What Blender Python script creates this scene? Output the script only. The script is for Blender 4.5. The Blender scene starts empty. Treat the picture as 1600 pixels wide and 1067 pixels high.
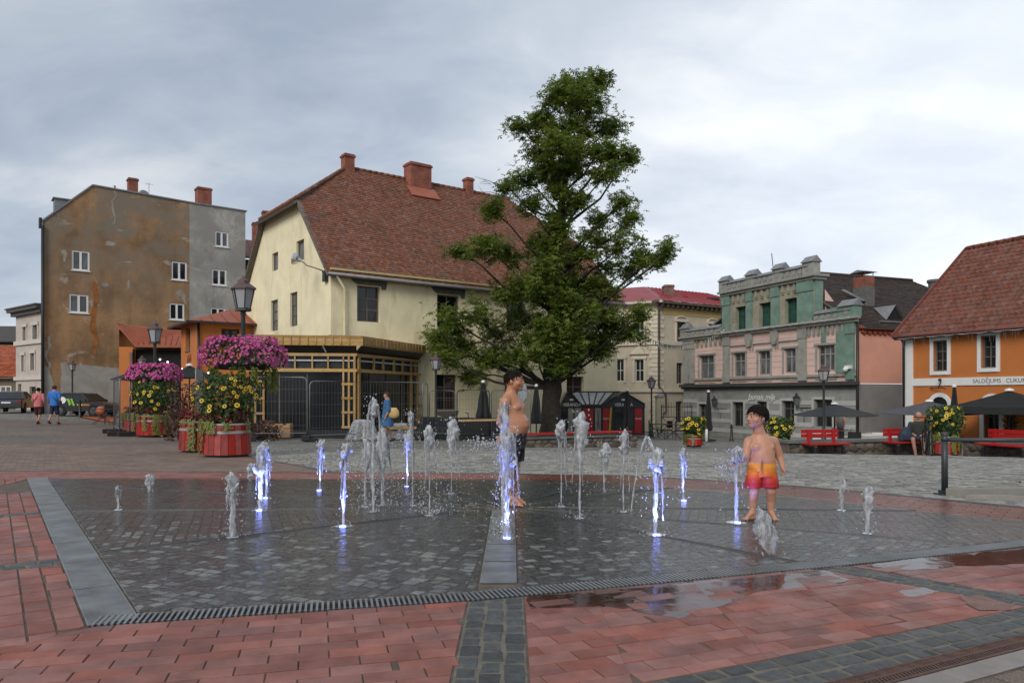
import bpy, bmesh, math, random
from math import sin, cos, pi, radians, sqrt, atan2, exp
from mathutils import Vector, Matrix, noise as mnoise
random.seed(11)
SC = bpy.context.scene
COL = SC.collection
# ------------------------------------------------------------------ camera
CAMH = 1.2
FPX, HPX, CPX = 1160.0, 616.0, 800.0          # focal length, horizon row, centre column (of a 1600 x 1067 frame)
cam_data = bpy.data.cameras.new('camera'); cam = bpy.data.objects.new('camera', cam_data); COL.objects.link(cam)
cam.location = (0, 0, CAMH); cam.rotation_euler = (radians(90), 0, 0)
cam_data.sensor_width = 36; cam_data.lens = FPX/1600*36; cam_data.shift_y = (HPX-533.5)/1600
cam_data.clip_end = 3000; cam_data.clip_start = 0.05
SC.camera = cam
# ------------------------------------------------------------------ sky, sun, exposure
SUN_AZ, SUN_EL = radians(-155), radians(33)     # azimuth clockwise from +Y: high behind the camera, veiled by cloud
GLOW_AZ, GLOW_EL = radians(34), radians(16)     # thinner, brighter cloud low on the right
wd = bpy.data.worlds.new('World'); SC.world = wd; wd.use_nodes = True
def build_sky():
    nt = wd.node_tree; N = nt.nodes; L = nt.links; N.clear()
    out = N.new('ShaderNodeOutputWorld'); bg = N.new('ShaderNodeBackground'); L.new(bg.outputs[0], out.inputs[0])
    tc = N.new('ShaderNodeTexCoord')
    sep = N.new('ShaderNodeSeparateXYZ'); L.new(tc.outputs['Generated'], sep.inputs[0])
    def m(op, a, b=None, c=None, clamp=False):
        n = N.new('ShaderNodeMath'); n.operation = op; n.use_clamp = clamp
        for i, v in enumerate((a, b, c)):
            if v is None: continue
            if isinstance(v, (int, float)): n.inputs[i].default_value = v
            else: L.new(v, n.inputs[i])
        return n.outputs[0]
    zz = m('MAXIMUM', sep.outputs[2], 0.0)
    den = m('ADD', zz, 0.30)
    cx = m('DIVIDE', sep.outputs[0], den); cy = m('DIVIDE', sep.outputs[1], den)
    comb = N.new('ShaderNodeCombineXYZ'); L.new(cx, comb.inputs[0]); L.new(cy, comb.inputs[1])
    def noise(scale, detail, rough, dist, off, sx=1.0, sy=1.0):
        mp = N.new('ShaderNodeMapping'); mp.inputs['Location'].default_value = off; mp.inputs['Scale'].default_value = (sx, sy, 1); mp.inputs['Rotation'].default_value = (0, 0, radians(-14))
        L.new(comb.outputs[0], mp.inputs[0])
        n = N.new('ShaderNodeTexNoise'); n.inputs['Scale'].default_value = scale; n.inputs['Detail'].default_value = detail
        n.inputs['Roughness'].default_value = rough; n.inputs['Distortion'].default_value = dist
        L.new(mp.outputs[0], n.inputs['Vector']); return n.outputs[0]
    big = noise(1.25, 5, 0.52, 0.5, (3.1, 0.7, 0), 0.85, 1.15)
    fine = noise(3.4, 8, 0.58, 0.5, (1.3, 4.2, 0), 0.85, 1.1)
    d = m('ADD', m('MULTIPLY', big, 0.68), m('MULTIPLY', fine, 0.32))
    ramp = N.new('ShaderNodeValToRGB'); L.new(d, ramp.inputs[0])
    e = ramp.color_ramp.elements
    e[0].position = 0.39; e[0].color = (0.255, 0.305, 0.385, 1)
    e[1].position = 0.64; e[1].color = (0.54, 0.56, 0.585, 1)
    k = ramp.color_ramp.elements.new(0.5); k.color = (0.35, 0.395, 0.46, 1)
    # thinner cloud patch low on the right is brighter, apart from the sun
    sd = Vector((sin(GLOW_AZ)*cos(GLOW_EL), cos(GLOW_AZ)*cos(GLOW_EL), sin(GLOW_EL)))
    dp = N.new('ShaderNodeVectorMath'); dp.operation = 'DOT_PRODUCT'; L.new(tc.outputs['Generated'], dp.inputs[0]); dp.inputs[1].default_value = sd
    glow = m('POWER', m('MAXIMUM', dp.outputs['Value'], 0.0), 7.0)
    hor = m('POWER', m('SUBTRACT', 1.0, zz), 5.0)
    g2 = m('ADD', m('MULTIPLY', glow, 0.34), m('MULTIPLY', hor, 0.10))
    gl = N.new('ShaderNodeMix'); gl.data_type = 'RGBA'; gl.blend_type = 'ADD'; gl.inputs[0].default_value = 1
    gc = N.new('ShaderNodeCombineXYZ')
    L.new(g2, gc.inputs[0]); L.new(m('MULTIPLY', g2, 0.99), gc.inputs[1]); L.new(m('MULTIPLY', g2, 0.95), gc.inputs[2])
    L.new(ramp.outputs[0], gl.inputs[6]); L.new(gc.outputs[0], gl.inputs[7])
    sky = N.new('ShaderNodeTexSky'); sky.sky_type = 'NISHITA'; sky.sun_disc = False
    sky.sun_elevation = SUN_EL; sky.sun_rotation = SUN_AZ
    sm = N.new('ShaderNodeMix'); sm.data_type = 'RGBA'; sm.blend_type = 'MULTIPLY'; sm.inputs[0].default_value = 1
    L.new(sky.outputs[0], sm.inputs[6]); sm.inputs[7].default_value = (0.07, 0.07, 0.07, 1)
    mx = N.new('ShaderNodeMix'); mx.data_type = 'RGBA'; mx.inputs[0].default_value = 0.9   # cloud cover
    L.new(sm.outputs[2], mx.inputs[6]); L.new(gl.outputs[2], mx.inputs[7])
    L.new(mx.outputs[2], bg.inputs[0]); bg.inputs[1].default_value = 1.0
build_sky()
sl = bpy.data.lights.new('sun', 'SUN'); sl.energy = 1.5; sl.angle = radians(30); sl.color = (1.0, 0.95, 0.88)
so = bpy.data.objects.new('sun', sl); COL.objects.link(so)
so.rotation_euler = Vector((sin(SUN_AZ)*cos(SUN_EL), cos(SUN_AZ)*cos(SUN_EL), sin(SUN_EL))).to_track_quat('Z', 'Y').to_euler()
so.location = (20, 20, 40)
vs = SC.view_settings; vs.view_transform = 'Standard'; vs.look = 'None'; vs.exposure = 0.5; vs.gamma = 1.0; vs.use_curve_mapping = False
SC.render.engine = 'CYCLES'
SC.cycles.use_denoising = True
SC.cycles.max_bounces = 8; SC.cycles.transparent_max_bounces = 16; SC.cycles.caustics_reflective = False; SC.cycles.caustics_refractive = False
SC.cycles.sample_clamp_indirect = 4.0
# ------------------------------------------------------------------ geometry of the place
def clamp(a, lo, hi): return max(lo, min(hi, a))
def T(x, y):
    """height of the square: level round the fountain, falling away behind it, most on the right"""
    xc = clamp(x, -28, 22)
    s = clamp(0.033+0.0012*xc+0.00004*max(xc, 0)**2, 0.0, 0.08)
    t = y-11.5
    r = 1.5*math.log(1+exp(clamp(t/1.5, -30, 30)))
    if r > 20.5: r = 20.5+(min(r, 60)-20.5)*0.38
    return -s*r
def G(px, py):
    """ground point seen at a pixel of the photograph"""
    a = (px-CPX)/FPX; b = (HPX-py)/FPX
    lo, hi = 1.0, 300.0
    y = 2.0
    f0 = CAMH+b*y-T(a*y, y)
    while y < 200:
        y2 = y*1.02; f1 = CAMH+b*y2-T(a*y2, y2)
        if f1 <= 0:
            for _ in range(30):
                mid = (y+y2)/2
                if CAMH+b*mid-T(a*mid, mid) <= 0: y2 = mid
                else: y = mid
            break
        y = y2
    return Vector((a*y, y, T(a*y, y)))
def at(px, py, Y): return Vector(((px-CPX)/FPX*Y, Y, CAMH+(HPX-py)/FPX*Y))
def gx(px, Y):
    x = (px-CPX)/FPX*Y; return Vector((x, Y, T(x, Y)))
# ------------------------------------------------------------------ mesh builder
class MB:
    def __init__(self): self.v = []; self.f = []; self.mi = []; self.m = 0
    def add(self, vs, fs):
        b = len(self.v); self.v.extend([tuple(p) for p in vs]); self.f.extend([tuple(b+i for i in f) for f in fs]); self.mi.extend([self.m]*len(fs)); return self
    def box(self, x0, x1, y0, y1, z0, z1):
        return self.add([(x0,y0,z0),(x1,y0,z0),(x1,y1,z0),(x0,y1,z0),(x0,y0,z1),(x1,y0,z1),(x1,y1,z1),(x0,y1,z1)],
                        [(0,3,2,1),(4,5,6,7),(0,1,5,4),(1,2,6,5),(2,3,7,6),(3,0,4,7)])
    def cbox(self, c, s): return self.box(c[0]-s[0]/2, c[0]+s[0]/2, c[1]-s[1]/2, c[1]+s[1]/2, c[2]-s[2]/2, c[2]+s[2]/2)
    def obox(self, M, s):
        pts = [M @ Vector((sx*s[0]/2, sy*s[1]/2, sz*s[2]/2)) for sz in (-1,1) for sx, sy in ((-1,-1),(1,-1),(1,1),(-1,1))]
        return self.add(pts, [(0,3,2,1),(4,5,6,7),(0,1,5,4),(1,2,6,5),(2,3,7,6),(3,0,4,7)])
    def bar(self, a, b, w, h=None, up=(0,0,1)):
        a, b = Vector(a), Vector(b); h = h or w; d = b-a
        if d.length < 1e-6: return self
        d.normalize(); u = Vector(up)
        if abs(d.dot(u)) > .98: u = Vector((0,1,0))
        s = d.cross(u).normalized(); t = s.cross(d)
        p = [q+s*i*w/2+t*j*h/2 for q in (a, b) for i, j in ((-1,-1),(1,-1),(1,1),(-1,1))]
        return self.add(p, [(0,3,2,1),(4,5,6,7),(0,1,5,4),(1,2,6,5),(2,3,7,6),(3,0,4,7)])
    def tube(self, pts, r, n=8, cap=True):
        pts = [Vector(p) for p in pts]; k = len(pts)
        rs = r if isinstance(r, (list, tuple)) else [r]*k
        b = len(self.v); ref = None
        for i, p in enumerate(pts):
            d = (pts[min(i+1,k-1)]-pts[max(i-1,0)])
            d = d.normalized() if d.length > 1e-9 else Vector((0,0,1))
            if ref is None: ref = Vector((1,0,0)) if abs(d.x) < .9 else Vector((0,1,0))
            s = d.cross(ref).normalized(); t = d.cross(s).normalized(); ref = -t if False else ref
            for j in range(n):
                a = 2*pi*j/n; self.v.append(tuple(p+s*(cos(a)*rs[i])+t*(sin(a)*rs[i])))
        for i in range(k-1):
            for j in range(n):
                j2 = (j+1) % n
                self.f.append((b+i*n+j, b+i*n+j2, b+(i+1)*n+j2, b+(i+1)*n+j)); self.mi.append(self.m)
        if cap:
            self.f.append(tuple(b+j for j in reversed(range(n)))); self.mi.append(self.m)
            self.f.append(tuple(b+(k-1)*n+j for j in range(n))); self.mi.append(self.m)
        return self
    def lathe(self, prof, n=16, c=(0,0,0), sq=0, a0=0):
        """profile of (radius, z)"""
        b = len(self.v); k = len(prof)
        for r, z in prof:
            for j in range(n):
                a = a0+2*pi*j/n; self.v.append((c[0]+r*cos(a), c[1]+r*sin(a), c[2]+z))
        for i in range(k-1):
            for j in range(n):
                j2 = (j+1) % n
                self.f.append((b+i*n+j, b+i*n+j2, b+(i+1)*n+j2, b+(i+1)*n+j)); self.mi.append(self.m)
        self.f.append(tuple(b+j for j in reversed(range(n)))); self.mi.append(self.m)
        self.f.append(tuple(b+(k-1)*n+j for j in range(n))); self.mi.append(self.m)
        return self
    def prism(self, poly, vec):
        """poly: list of 3d points; extruded by vec"""
        n = len(poly); vec = Vector(vec); p = [Vector(q) for q in poly]
        nn = Vector((0,0,0))
        for i in range(n): nn += (p[i]-p[0]).cross(p[(i+1) % n]-p[0])
        if nn.dot(vec) > 0: p = p[::-1]
        q = [a+vec for a in p]
        return self.add(p+q, [tuple(range(n)), tuple(range(2*n-1, n-1, -1))]+[(i, n+i, n+(i+1) % n, (i+1) % n) for i in range(n)])
    def quad(self, a, b, c, d): return self.add([a,b,c,d], [(0,1,2,3)])
    def poly(self, pts): return self.add(pts, [tuple(range(len(pts)))])
    def ball(self, c, r, n=8, m=6, sq=(1,1,1), M=None):
        b = len(self.v); c = Vector(c); pts = [Vector((0,0,-r*sq[2]))]
        for i in range(1, m):
            ph = -pi/2+pi*i/m
            for j in range(n):
                a = 2*pi*j/n; pts.append(Vector((r*sq[0]*cos(ph)*cos(a), r*sq[1]*cos(ph)*sin(a), r*sq[2]*sin(ph))))
        pts.append(Vector((0,0,r*sq[2])))
        if M is not None: pts = [M @ p for p in pts]
        fs = [(0, 1+(j+1) % n, 1+j) for j in range(n)]
        for i in range(m-2):
            for j in range(n): fs.append((1+i*n+j, 1+i*n+(j+1) % n, 1+(i+1)*n+(j+1) % n, 1+(i+1)*n+j))
        t = 1+(m-1)*n; fs += [(t, t-n+j, t-n+(j+1) % n) for j in range(n)]
        return self.add([c+p for p in pts], fs)
    def mesh(self, name):
        me = bpy.data.meshes.new(name); me.from_pydata(self.v, [], self.f); me.update(); return me
    def build(self, name, mat=None, parent=None, smooth=False, mats=None, auto=None, kind=None, label=None):
        me = self.mesh(name)
        for q in (mats or ([mat] if mat else [])): me.materials.append(q)
        if mats: me.polygons.foreach_set('material_index', self.mi)
        if smooth: me.polygons.foreach_set('use_smooth', [True]*len(me.polygons))
        if auto: me.set_sharp_from_angle(angle=radians(auto))
        return link(name, me, parent, kind, label)
def link(name, me, parent=None, kind=None, label=None):
    o = bpy.data.objects.new(name, me); COL.objects.link(o)
    if parent is not None: o.parent = parent
    if kind: o['kind'] = kind
    if label: o['label'] = label
    return o
def thing(name, label, cat, loc=(0,0,0), rz=0.0, group=None):
    o = bpy.data.objects.new(name, None); COL.objects.link(o); o.location = loc; o.rotation_euler = (0,0,rz)
    o.empty_display_size = 0.1
    return tag(o, label, cat, group)
def tag(o, label, cat, group=None):
    o['label'] = label; o['category'] = cat
    if group: o['group'] = group
    return o
def struct(o): o['kind'] = 'structure'; return o
def copy_tree(o, parent=None):
    c = o.copy(); COL.objects.link(c); c.parent = parent
    for ch in list(o.children): copy_tree(ch, c)
    return c
# ------------------------------------------------------------------ polygons in the plane
def clip_half(poly, a, b, c):
    """keep a*x+b*y <= c"""
    out = []; n = len(poly)
    for i in range(n):
        p, q = poly[i], poly[(i+1) % n]; dp = a*p[0]+b*p[1]-c; dq = a*q[0]+b*q[1]-c
        if dp <= 0: out.append(p)
        if (dp < 0 < dq) or (dq < 0 < dp):
            t = dp/(dp-dq); out.append((p[0]+(q[0]-p[0])*t, p[1]+(q[1]-p[1])*t))
    return out
def area(poly): return 0.5*sum(poly[i][0]*poly[(i+1) % len(poly)][1]-poly[(i+1) % len(poly)][0]*poly[i][1] for i in range(len(poly)))
def clip_convex(poly, conv):
    if area(conv) < 0: conv = conv[::-1]
    n = len(conv)
    for i in range(n):
        (x0, y0), (x1, y1) = conv[i], conv[(i+1) % n]
        a, b = (y1-y0), -(x1-x0)
        poly = clip_half(poly, a, b, a*x0+b*y0)
        if len(poly) < 3: return []
    return poly
# ------------------------------------------------------------------ materials
MATS = {}
def pm(name, col, rough=0.8, var=0.12, scale=3.0, bump=0.0, bscale=40.0, island=0.0, stain=None, stain_amt=0.0, stain_scale=0.6, streak=False, metal=0.0, spec=0.5, detail=6, coord='pos', rvar=0.0, trans=0.0, ior=1.45, coat=0.0, bdist=0.01):
    if name in MATS: return MATS[name]
    m = bpy.data.materials.new(name); MATS[name] = m; m.use_nodes = True
    nt = m.node_tree; N = nt.nodes; L = nt.links; b = N['Principled BSDF']
    b.inputs['Roughness'].default_value = rough; b.inputs['Metallic'].default_value = metal
    b.inputs['Specular IOR Level'].default_value = spec; b.inputs['IOR'].default_value = ior
    if trans: b.inputs['Transmission Weight'].default_value = trans
    if coat: b.inputs['Coat Weight'].default_value = coat; b.inputs['Coat Roughness'].default_value = 0.08
    geo = N.new('ShaderNodeNewGeometry'); tcn = N.new('ShaderNodeTexCoord')
    vec = geo.outputs['Position'] if coord == 'pos' else tcn.outputs['Object']
    def noise(sc, det=detail, ro=0.6, map_scale=None, off=(0,0,0)):
        src = vec
        if map_scale or any(off):
            mp = N.new('ShaderNodeMapping'); mp.inputs['Scale'].default_value = map_scale or (1,1,1); mp.inputs['Location'].default_value = off; L.new(vec, mp.inputs[0]); src = mp.outputs[0]
        n = N.new('ShaderNodeTexNoise'); n.inputs['Scale'].default_value = sc; n.inputs['Detail'].default_value = det; n.inputs['Roughness'].default_value = ro
        L.new(src, n.inputs['Vector']); return n.outputs[0]
    base = (col[0], col[1], col[2], 1)
    n1 = noise(scale)
    mix = N.new('ShaderNodeMix'); mix.data_type = 'RGBA'
    mr = N.new('ShaderNodeMapRange'); mr.inputs[1].default_value = 0.3; mr.inputs[2].default_value = 0.7; L.new(n1, mr.inputs[0]); L.new(mr.outputs[0], mix.inputs[0])
    mix.inputs[6].default_value = tuple(c*(1-var) for c in col)+(1,); mix.inputs[7].default_value = tuple(min(1, c*(1+var)) for c in col)+(1,)
    cur = mix.outputs[2]
    if stain is not None:
        n2 = noise(stain_scale, 8, 0.68, (1,1,0.28) if streak else None, (7.7, 3.3, 1.1))
        r2 = N.new('ShaderNodeMapRange'); r2.inputs[1].default_value = 0.52; r2.inputs[2].default_value = 0.70; r2.inputs[4].default_value = stain_amt; L.new(n2, r2.inputs[0])
        mx = N.new('ShaderNodeMix'); mx.data_type = 'RGBA'; L.new(r2.outputs[0], mx.inputs[0]); L.new(cur, mx.inputs[6]); mx.inputs[7].default_value = tuple(stain)+(1,)
        cur = mx.outputs[2]
    if island:
        hs = N.new('ShaderNodeHueSaturation'); L.new(cur, hs.inputs['Color'])
        oi = N.new('ShaderNodeObjectInfo'); ad = N.new('ShaderNodeMath'); ad.operation = 'ADD'; L.new(geo.outputs['Random Per Island'], ad.inputs[0]); L.new(oi.outputs['Random'], ad.inputs[1])
        fr = N.new('ShaderNodeMath'); fr.operation = 'FRACT'; L.new(ad.outputs[0], fr.inputs[0])
        r3 = N.new('ShaderNodeMapRange'); r3.inputs[3].default_value = 1-island; r3.inputs[4].default_value = 1+island; L.new(fr.outputs[0], r3.inputs[0])
        L.new(r3.outputs[0], hs.inputs['Value'])
        fr2 = N.new('ShaderNodeMath'); fr2.operation = 'FRACT'; ml = N.new('ShaderNodeMath'); ml.operation = 'MULTIPLY'; L.new(fr.outputs[0], ml.inputs[0]); ml.inputs[1].default_value = 17.3; L.new(ml.outputs[0], fr2.inputs[0])
        r4 = N.new('ShaderNodeMapRange'); r4.inputs[3].default_value = 1-island*0.6; r4.inputs[4].default_value = 1+island*0.6; L.new(fr2.outputs[0], r4.inputs[0]); L.new(r4.outputs[0], hs.inputs['Saturation'])
        cur = hs.outputs[0]
    L.new(cur, b.inputs['Base Color'])
    if rvar:
        n4 = noise(scale*0.7, 4, 0.6, None, (2.2, 9.1, 0)); r5 = N.new('ShaderNodeMapRange'); r5.inputs[1].default_value = 0.35; r5.inputs[2].default_value = 0.65
        r5.inputs[3].default_value = max(0.02, rough-rvar); r5.inputs[4].default_value = min(1, rough+rvar); L.new(n4, r5.inputs[0]); L.new(r5.outputs[0], b.inputs['Roughness'])
    if bump:
        n3 = noise(bscale, 5, 0.65); bp = N.new('ShaderNodeBump'); bp.inputs['Strength'].default_value = bump; bp.inputs['Distance'].default_value = bdist
        L.new(n3, bp.inputs['Height']); L.new(bp.outputs[0], b.inputs['Normal'])
    return m
def simple(name, col, rough=0.6, metal=0.0, emit=None, estr=0.0):
    if name in MATS: return MATS[name]
    m = pm(name, col, rough, var=0.06, metal=metal)
    if emit:
        b = m.node_tree.nodes['Principled BSDF']; b.inputs['Emission Color'].default_value = tuple(emit)+(1,); b.inputs['Emission Strength'].default_value = estr
    return m
def text_mesh(name, body, size, M, mat, parent, extrude=0.004, shear=0.0, align='CENTER'):
    cu = bpy.data.curves.new(name, 'FONT'); cu.body = body; cu.size = size; cu.extrude = extrude; cu.align_x = align; cu.align_y = 'CENTER'; cu.shear = shear; cu.resolution_u = 3
    to = bpy.data.objects.new(name+'_tmp', cu); COL.objects.link(to)
    dg = bpy.context.evaluated_depsgraph_get(); me = bpy.data.meshes.new_from_object(to.evaluated_get(dg)); bpy.data.objects.remove(to); bpy.data.curves.remove(cu)
    me.transform(M); me.materials.clear(); me.materials.append(mat)
    return link(name, me, parent)
# ================================================================== ground and paving
def cobble_mat(name, c0, c1, cj, scale, bump=0.6):
    m = bpy.data.materials.new(name); m.use_nodes = True; nt = m.node_tree; N = nt.nodes; L = nt.links; b = N['Principled BSDF']
    geo = N.new('ShaderNodeNewGeometry')
    mp = N.new('ShaderNodeMapping'); mp.inputs['Scale'].default_value = (1, 1.25, 0.0); L.new(geo.outputs['Position'], mp.inputs[0])
    v = N.new('ShaderNodeTexVoronoi'); v.inputs['Scale'].default_value = scale; v.inputs['Randomness'].default_value = 0.75; L.new(mp.outputs[0], v.inputs['Vector'])
    e = N.new('ShaderNodeTexVoronoi'); e.feature = 'DISTANCE_TO_EDGE'; e.inputs['Scale'].default_value = scale; e.inputs['Randomness'].default_value = 0.75; L.new(mp.outputs[0], e.inputs['Vector'])
    sp = N.new('ShaderNodeSeparateColor'); L.new(v.outputs['Color'], sp.inputs[0])
    mx = N.new('ShaderNodeMix'); mx.data_type = 'RGBA'; L.new(sp.outputs[0], mx.inputs[0]); mx.inputs[6].default_value = c0+(1,); mx.inputs[7].default_value = c1+(1,)
    r = N.new('ShaderNodeMapRange'); r.inputs[1].default_value = 0.02; r.inputs[2].default_value = 0.10; L.new(e.outputs['Distance'], r.inputs[0])
    mj = N.new('ShaderNodeMix'); mj.data_type = 'RGBA'; L.new(r.outputs[0], mj.inputs[0]); mj.inputs[6].default_value = cj+(1,); L.new(mx.outputs[2], mj.inputs[7])
    n = N.new('ShaderNodeTexNoise'); n.inputs['Scale'].default_value = 0.35; n.inputs['Detail'].default_value = 5; L.new(geo.outputs['Position'], n.inputs['Vector'])
    hv = N.new('ShaderNodeHueSaturation'); L.new(mj.outputs[2], hv.inputs['Color']); r2 = N.new('ShaderNodeMapRange'); r2.inputs[1].default_value = .3; r2.inputs[2].default_value = .7; r2.inputs[3].default_value = 0.8; r2.inputs[4].default_value = 1.2; L.new(n.outputs[0], r2.inputs[0]); L.new(r2.outputs[0], hv.inputs['Value'])
    L.new(hv.outputs[0], b.inputs['Base Color']); b.inputs['Roughness'].default_value = 0.75
    bp = N.new('ShaderNodeBump'); bp.inputs['Strength'].default_value = bump; bp.inputs['Distance'].default_value = 0.02; L.new(r.outputs[0], bp.inputs['Height']); L.new(bp.outputs[0], b.inputs['Normal'])
    return m
M_GROUND = cobble_mat('cobble_ground', (0.15, 0.145, 0.13), (0.30, 0.285, 0.26), (0.07, 0.065, 0.055), 7.5)
M_TANFAR = cobble_mat('tan_paving_far', (0.15, 0.11, 0.09), (0.19, 0.145, 0.115), (0.08, 0.065, 0.055), 6.0, 0.3)
M_BED = pm('sand_joint', (0.115, 0.092, 0.072), 0.95, 0.35, 9, 0.6, 120)
M_JOINT = pm('pale_sand_joint', (0.15, 0.135, 0.105), 0.95, 0.3, 9, 0.6, 120)
M_BEDWET = pm('wet_joint', (0.045, 0.043, 0.035), 0.5, 0.4, 9, 0.6, 120)
M_BRICK = pm('red_paving_brick', (0.24, 0.094, 0.073), 0.62, 0.28, 5.5, 0.5, 200, island=0.20, stain=(0.16, 0.078, 0.063), stain_amt=0.85, stain_scale=1.3, rvar=0.22, bdist=0.003)
def wet_by_drain(m):
    # water thrown over the drain keeps the bricks beside it wet: darker and glossier, with a ragged edge
    nt = m.node_tree; N = nt.nodes; L = nt.links; b = N['Principled BSDF']; geo = N.new('ShaderNodeNewGeometry'); sx = N.new('ShaderNodeSeparateXYZ'); L.new(geo.outputs['Position'], sx.inputs[0])
    def M(op, a, c):
        n = N.new('ShaderNodeMath'); n.operation = op
        for i, v in enumerate((a, c)):
            if isinstance(v, (int, float)): n.inputs[i].default_value = v
            else: L.new(v, n.inputs[i])
        return n.outputs[0]
    def R(v, a, c, lo=0.0, hi=1.0):
        r = N.new('ShaderNodeMapRange'); r.interpolation_type = 'SMOOTHSTEP'; r.inputs[1].default_value = a; r.inputs[2].default_value = c; r.inputs[3].default_value = lo; r.inputs[4].default_value = hi; L.new(v, r.inputs[0]); return r.outputs[0]
    nz = N.new('ShaderNodeTexNoise'); nz.inputs['Scale'].default_value = 2.6; nz.inputs['Detail'].default_value = 6; L.new(geo.outputs['Position'], nz.inputs['Vector'])
    d = M('SUBTRACT', sx.outputs[1], M('ADD', M('MULTIPLY', sx.outputs[0], 0.36), 4.40)); d = M('ADD', d, M('MULTIPLY', M('SUBTRACT', nz.outputs[0], 0.5), 1.1))
    f = M('MULTIPLY', R(d, -0.62, -0.22), R(sx.outputs[0], -0.05, 0.35))
    old = b.inputs['Base Color'].links[0].from_socket; mx = N.new('ShaderNodeMix'); mx.data_type = 'RGBA'; mx.blend_type = 'MULTIPLY'; L.new(f, mx.inputs[0]); L.new(old, mx.inputs[6]); mx.inputs[7].default_value = (0.62, 0.50, 0.46, 1); L.new(mx.outputs[2], b.inputs['Base Color'])
    oldr = b.inputs['Roughness'].links[0].from_socket; mr = N.new('ShaderNodeMix'); mr.data_type = 'FLOAT'; L.new(f, mr.inputs[0]); L.new(oldr, mr.inputs[2]); mr.inputs[3].default_value = 0.16; L.new(mr.outputs[0], b.inputs['Roughness'])
wet_by_drain(M_BRICK)
M_SETT = pm('granite_sett', (0.15, 0.152, 0.145), 0.40, 0.45, 26, 1.0, 50, island=0.32, stain=(0.205, 0.197, 0.16), stain_amt=0.5, stain_scale=3.0, rvar=0.14, bdist=0.006)
M_BANDSETT = pm('basalt_sett', (0.058, 0.062, 0.062), 0.55, 0.4, 26, 0.9, 60, island=0.3, stain=(0.13, 0.12, 0.10), stain_amt=0.45, stain_scale=5.0, bdist=0.006)
M_FIELD = pm('grey_field_sett', (0.225, 0.215, 0.192), 0.6, 0.3, 14, 0.8, 60, island=0.38, stain=(0.10, 0.10, 0.085), stain_amt=0.6, stain_scale=0.45, bdist=0.006)
M_TAN = pm('tan_brick', (0.185, 0.13, 0.10), 0.75, 0.2, 3, 0.5, 90, island=0.2, stain=(0.11, 0.085, 0.07), stain_amt=0.6, stain_scale=0.5)
M_STEEL = pm('stainless_grate', (0.36, 0.37, 0.37), 0.42, 0.18, 5, 0.1, 30, metal=0.85, rvar=0.12, stain=(0.2, 0.2, 0.19), stain_amt=0.6, stain_scale=2.0)
M_STEELDK = pm('grate_bearing_steel', (0.18, 0.185, 0.185), 0.5, 0.2, 5, metal=0.8)
M_RUST = pm('rusty_cast_iron', (0.10, 0.055, 0.042), 0.75, 0.3, 14, 0.6, 90, island=0.1)
M_SLAB = pm('pale_kerb_slab', (0.24, 0.215, 0.20), 0.8, 0.15, 6, 0.4, 120, island=0.08)
M_AGG = pm('exposed_aggregate_paver', (0.155, 0.12, 0.09), 0.9, 0.5, 90, 1.0, 130, island=0.08, bdist=0.004)
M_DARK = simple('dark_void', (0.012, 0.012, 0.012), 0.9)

# one sheet to the horizon
def lines(pts):
    out = []
    for a, b, n in pts: out += [a+(b-a)*i/n for i in range(n)]
    return out+[pts[-1][1]]
def ground_sheet():
    xs = lines([(-1500,-200,5), (-200,-60,10), (-60,60,80), (60,200,10), (200,1500,5)])
    ys = lines([(-300,-20,6), (-20,8,14), (8,70,62), (70,200,12), (200,2500,8)])
    mb = MB(); nx = len(xs)
    for y in ys:
        for x in xs: mb.v.append((x, y, T(x, y)-0.04))
    for j in range(len(ys)-1):
        for i in range(nx-1):
            # no stairwell is cut here; a dark sheet paints its shade
            a = j*nx+i; mb.f.append((a, a+1, a+nx+1, a+nx)); mb.mi.append(0)
    return struct(mb.build('ground', M_GROUND, smooth=True))
GROUND = ground_sheet()

def drape(name, conv_polys, mat, dz, res=0.8, parent=None):
    mb = MB()
    for poly in conv_polys:
        x0 = min(p[0] for p in poly); x1 = max(p[0] for p in poly); y0 = min(p[1] for p in poly); y1 = max(p[1] for p in poly)
        nx = max(1, int((x1-x0)/res)); ny = max(1, int((y1-y0)/res))
        for i in range(nx):
            for j in range(ny):
                c = [(x0+(x1-x0)*(i+a)/nx, y0+(y1-y0)*(j+b)/ny) for a, b in ((0,0),(1,0),(1,1),(0,1))]
                c = clip_convex(c, poly)
                if len(c) >= 3 and abs(area(c)) > 1e-6: mb.poly([(x, y, T(x, y)+dz) for x, y in c])
    return mb.build(name, mat, parent, smooth=True)

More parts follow.
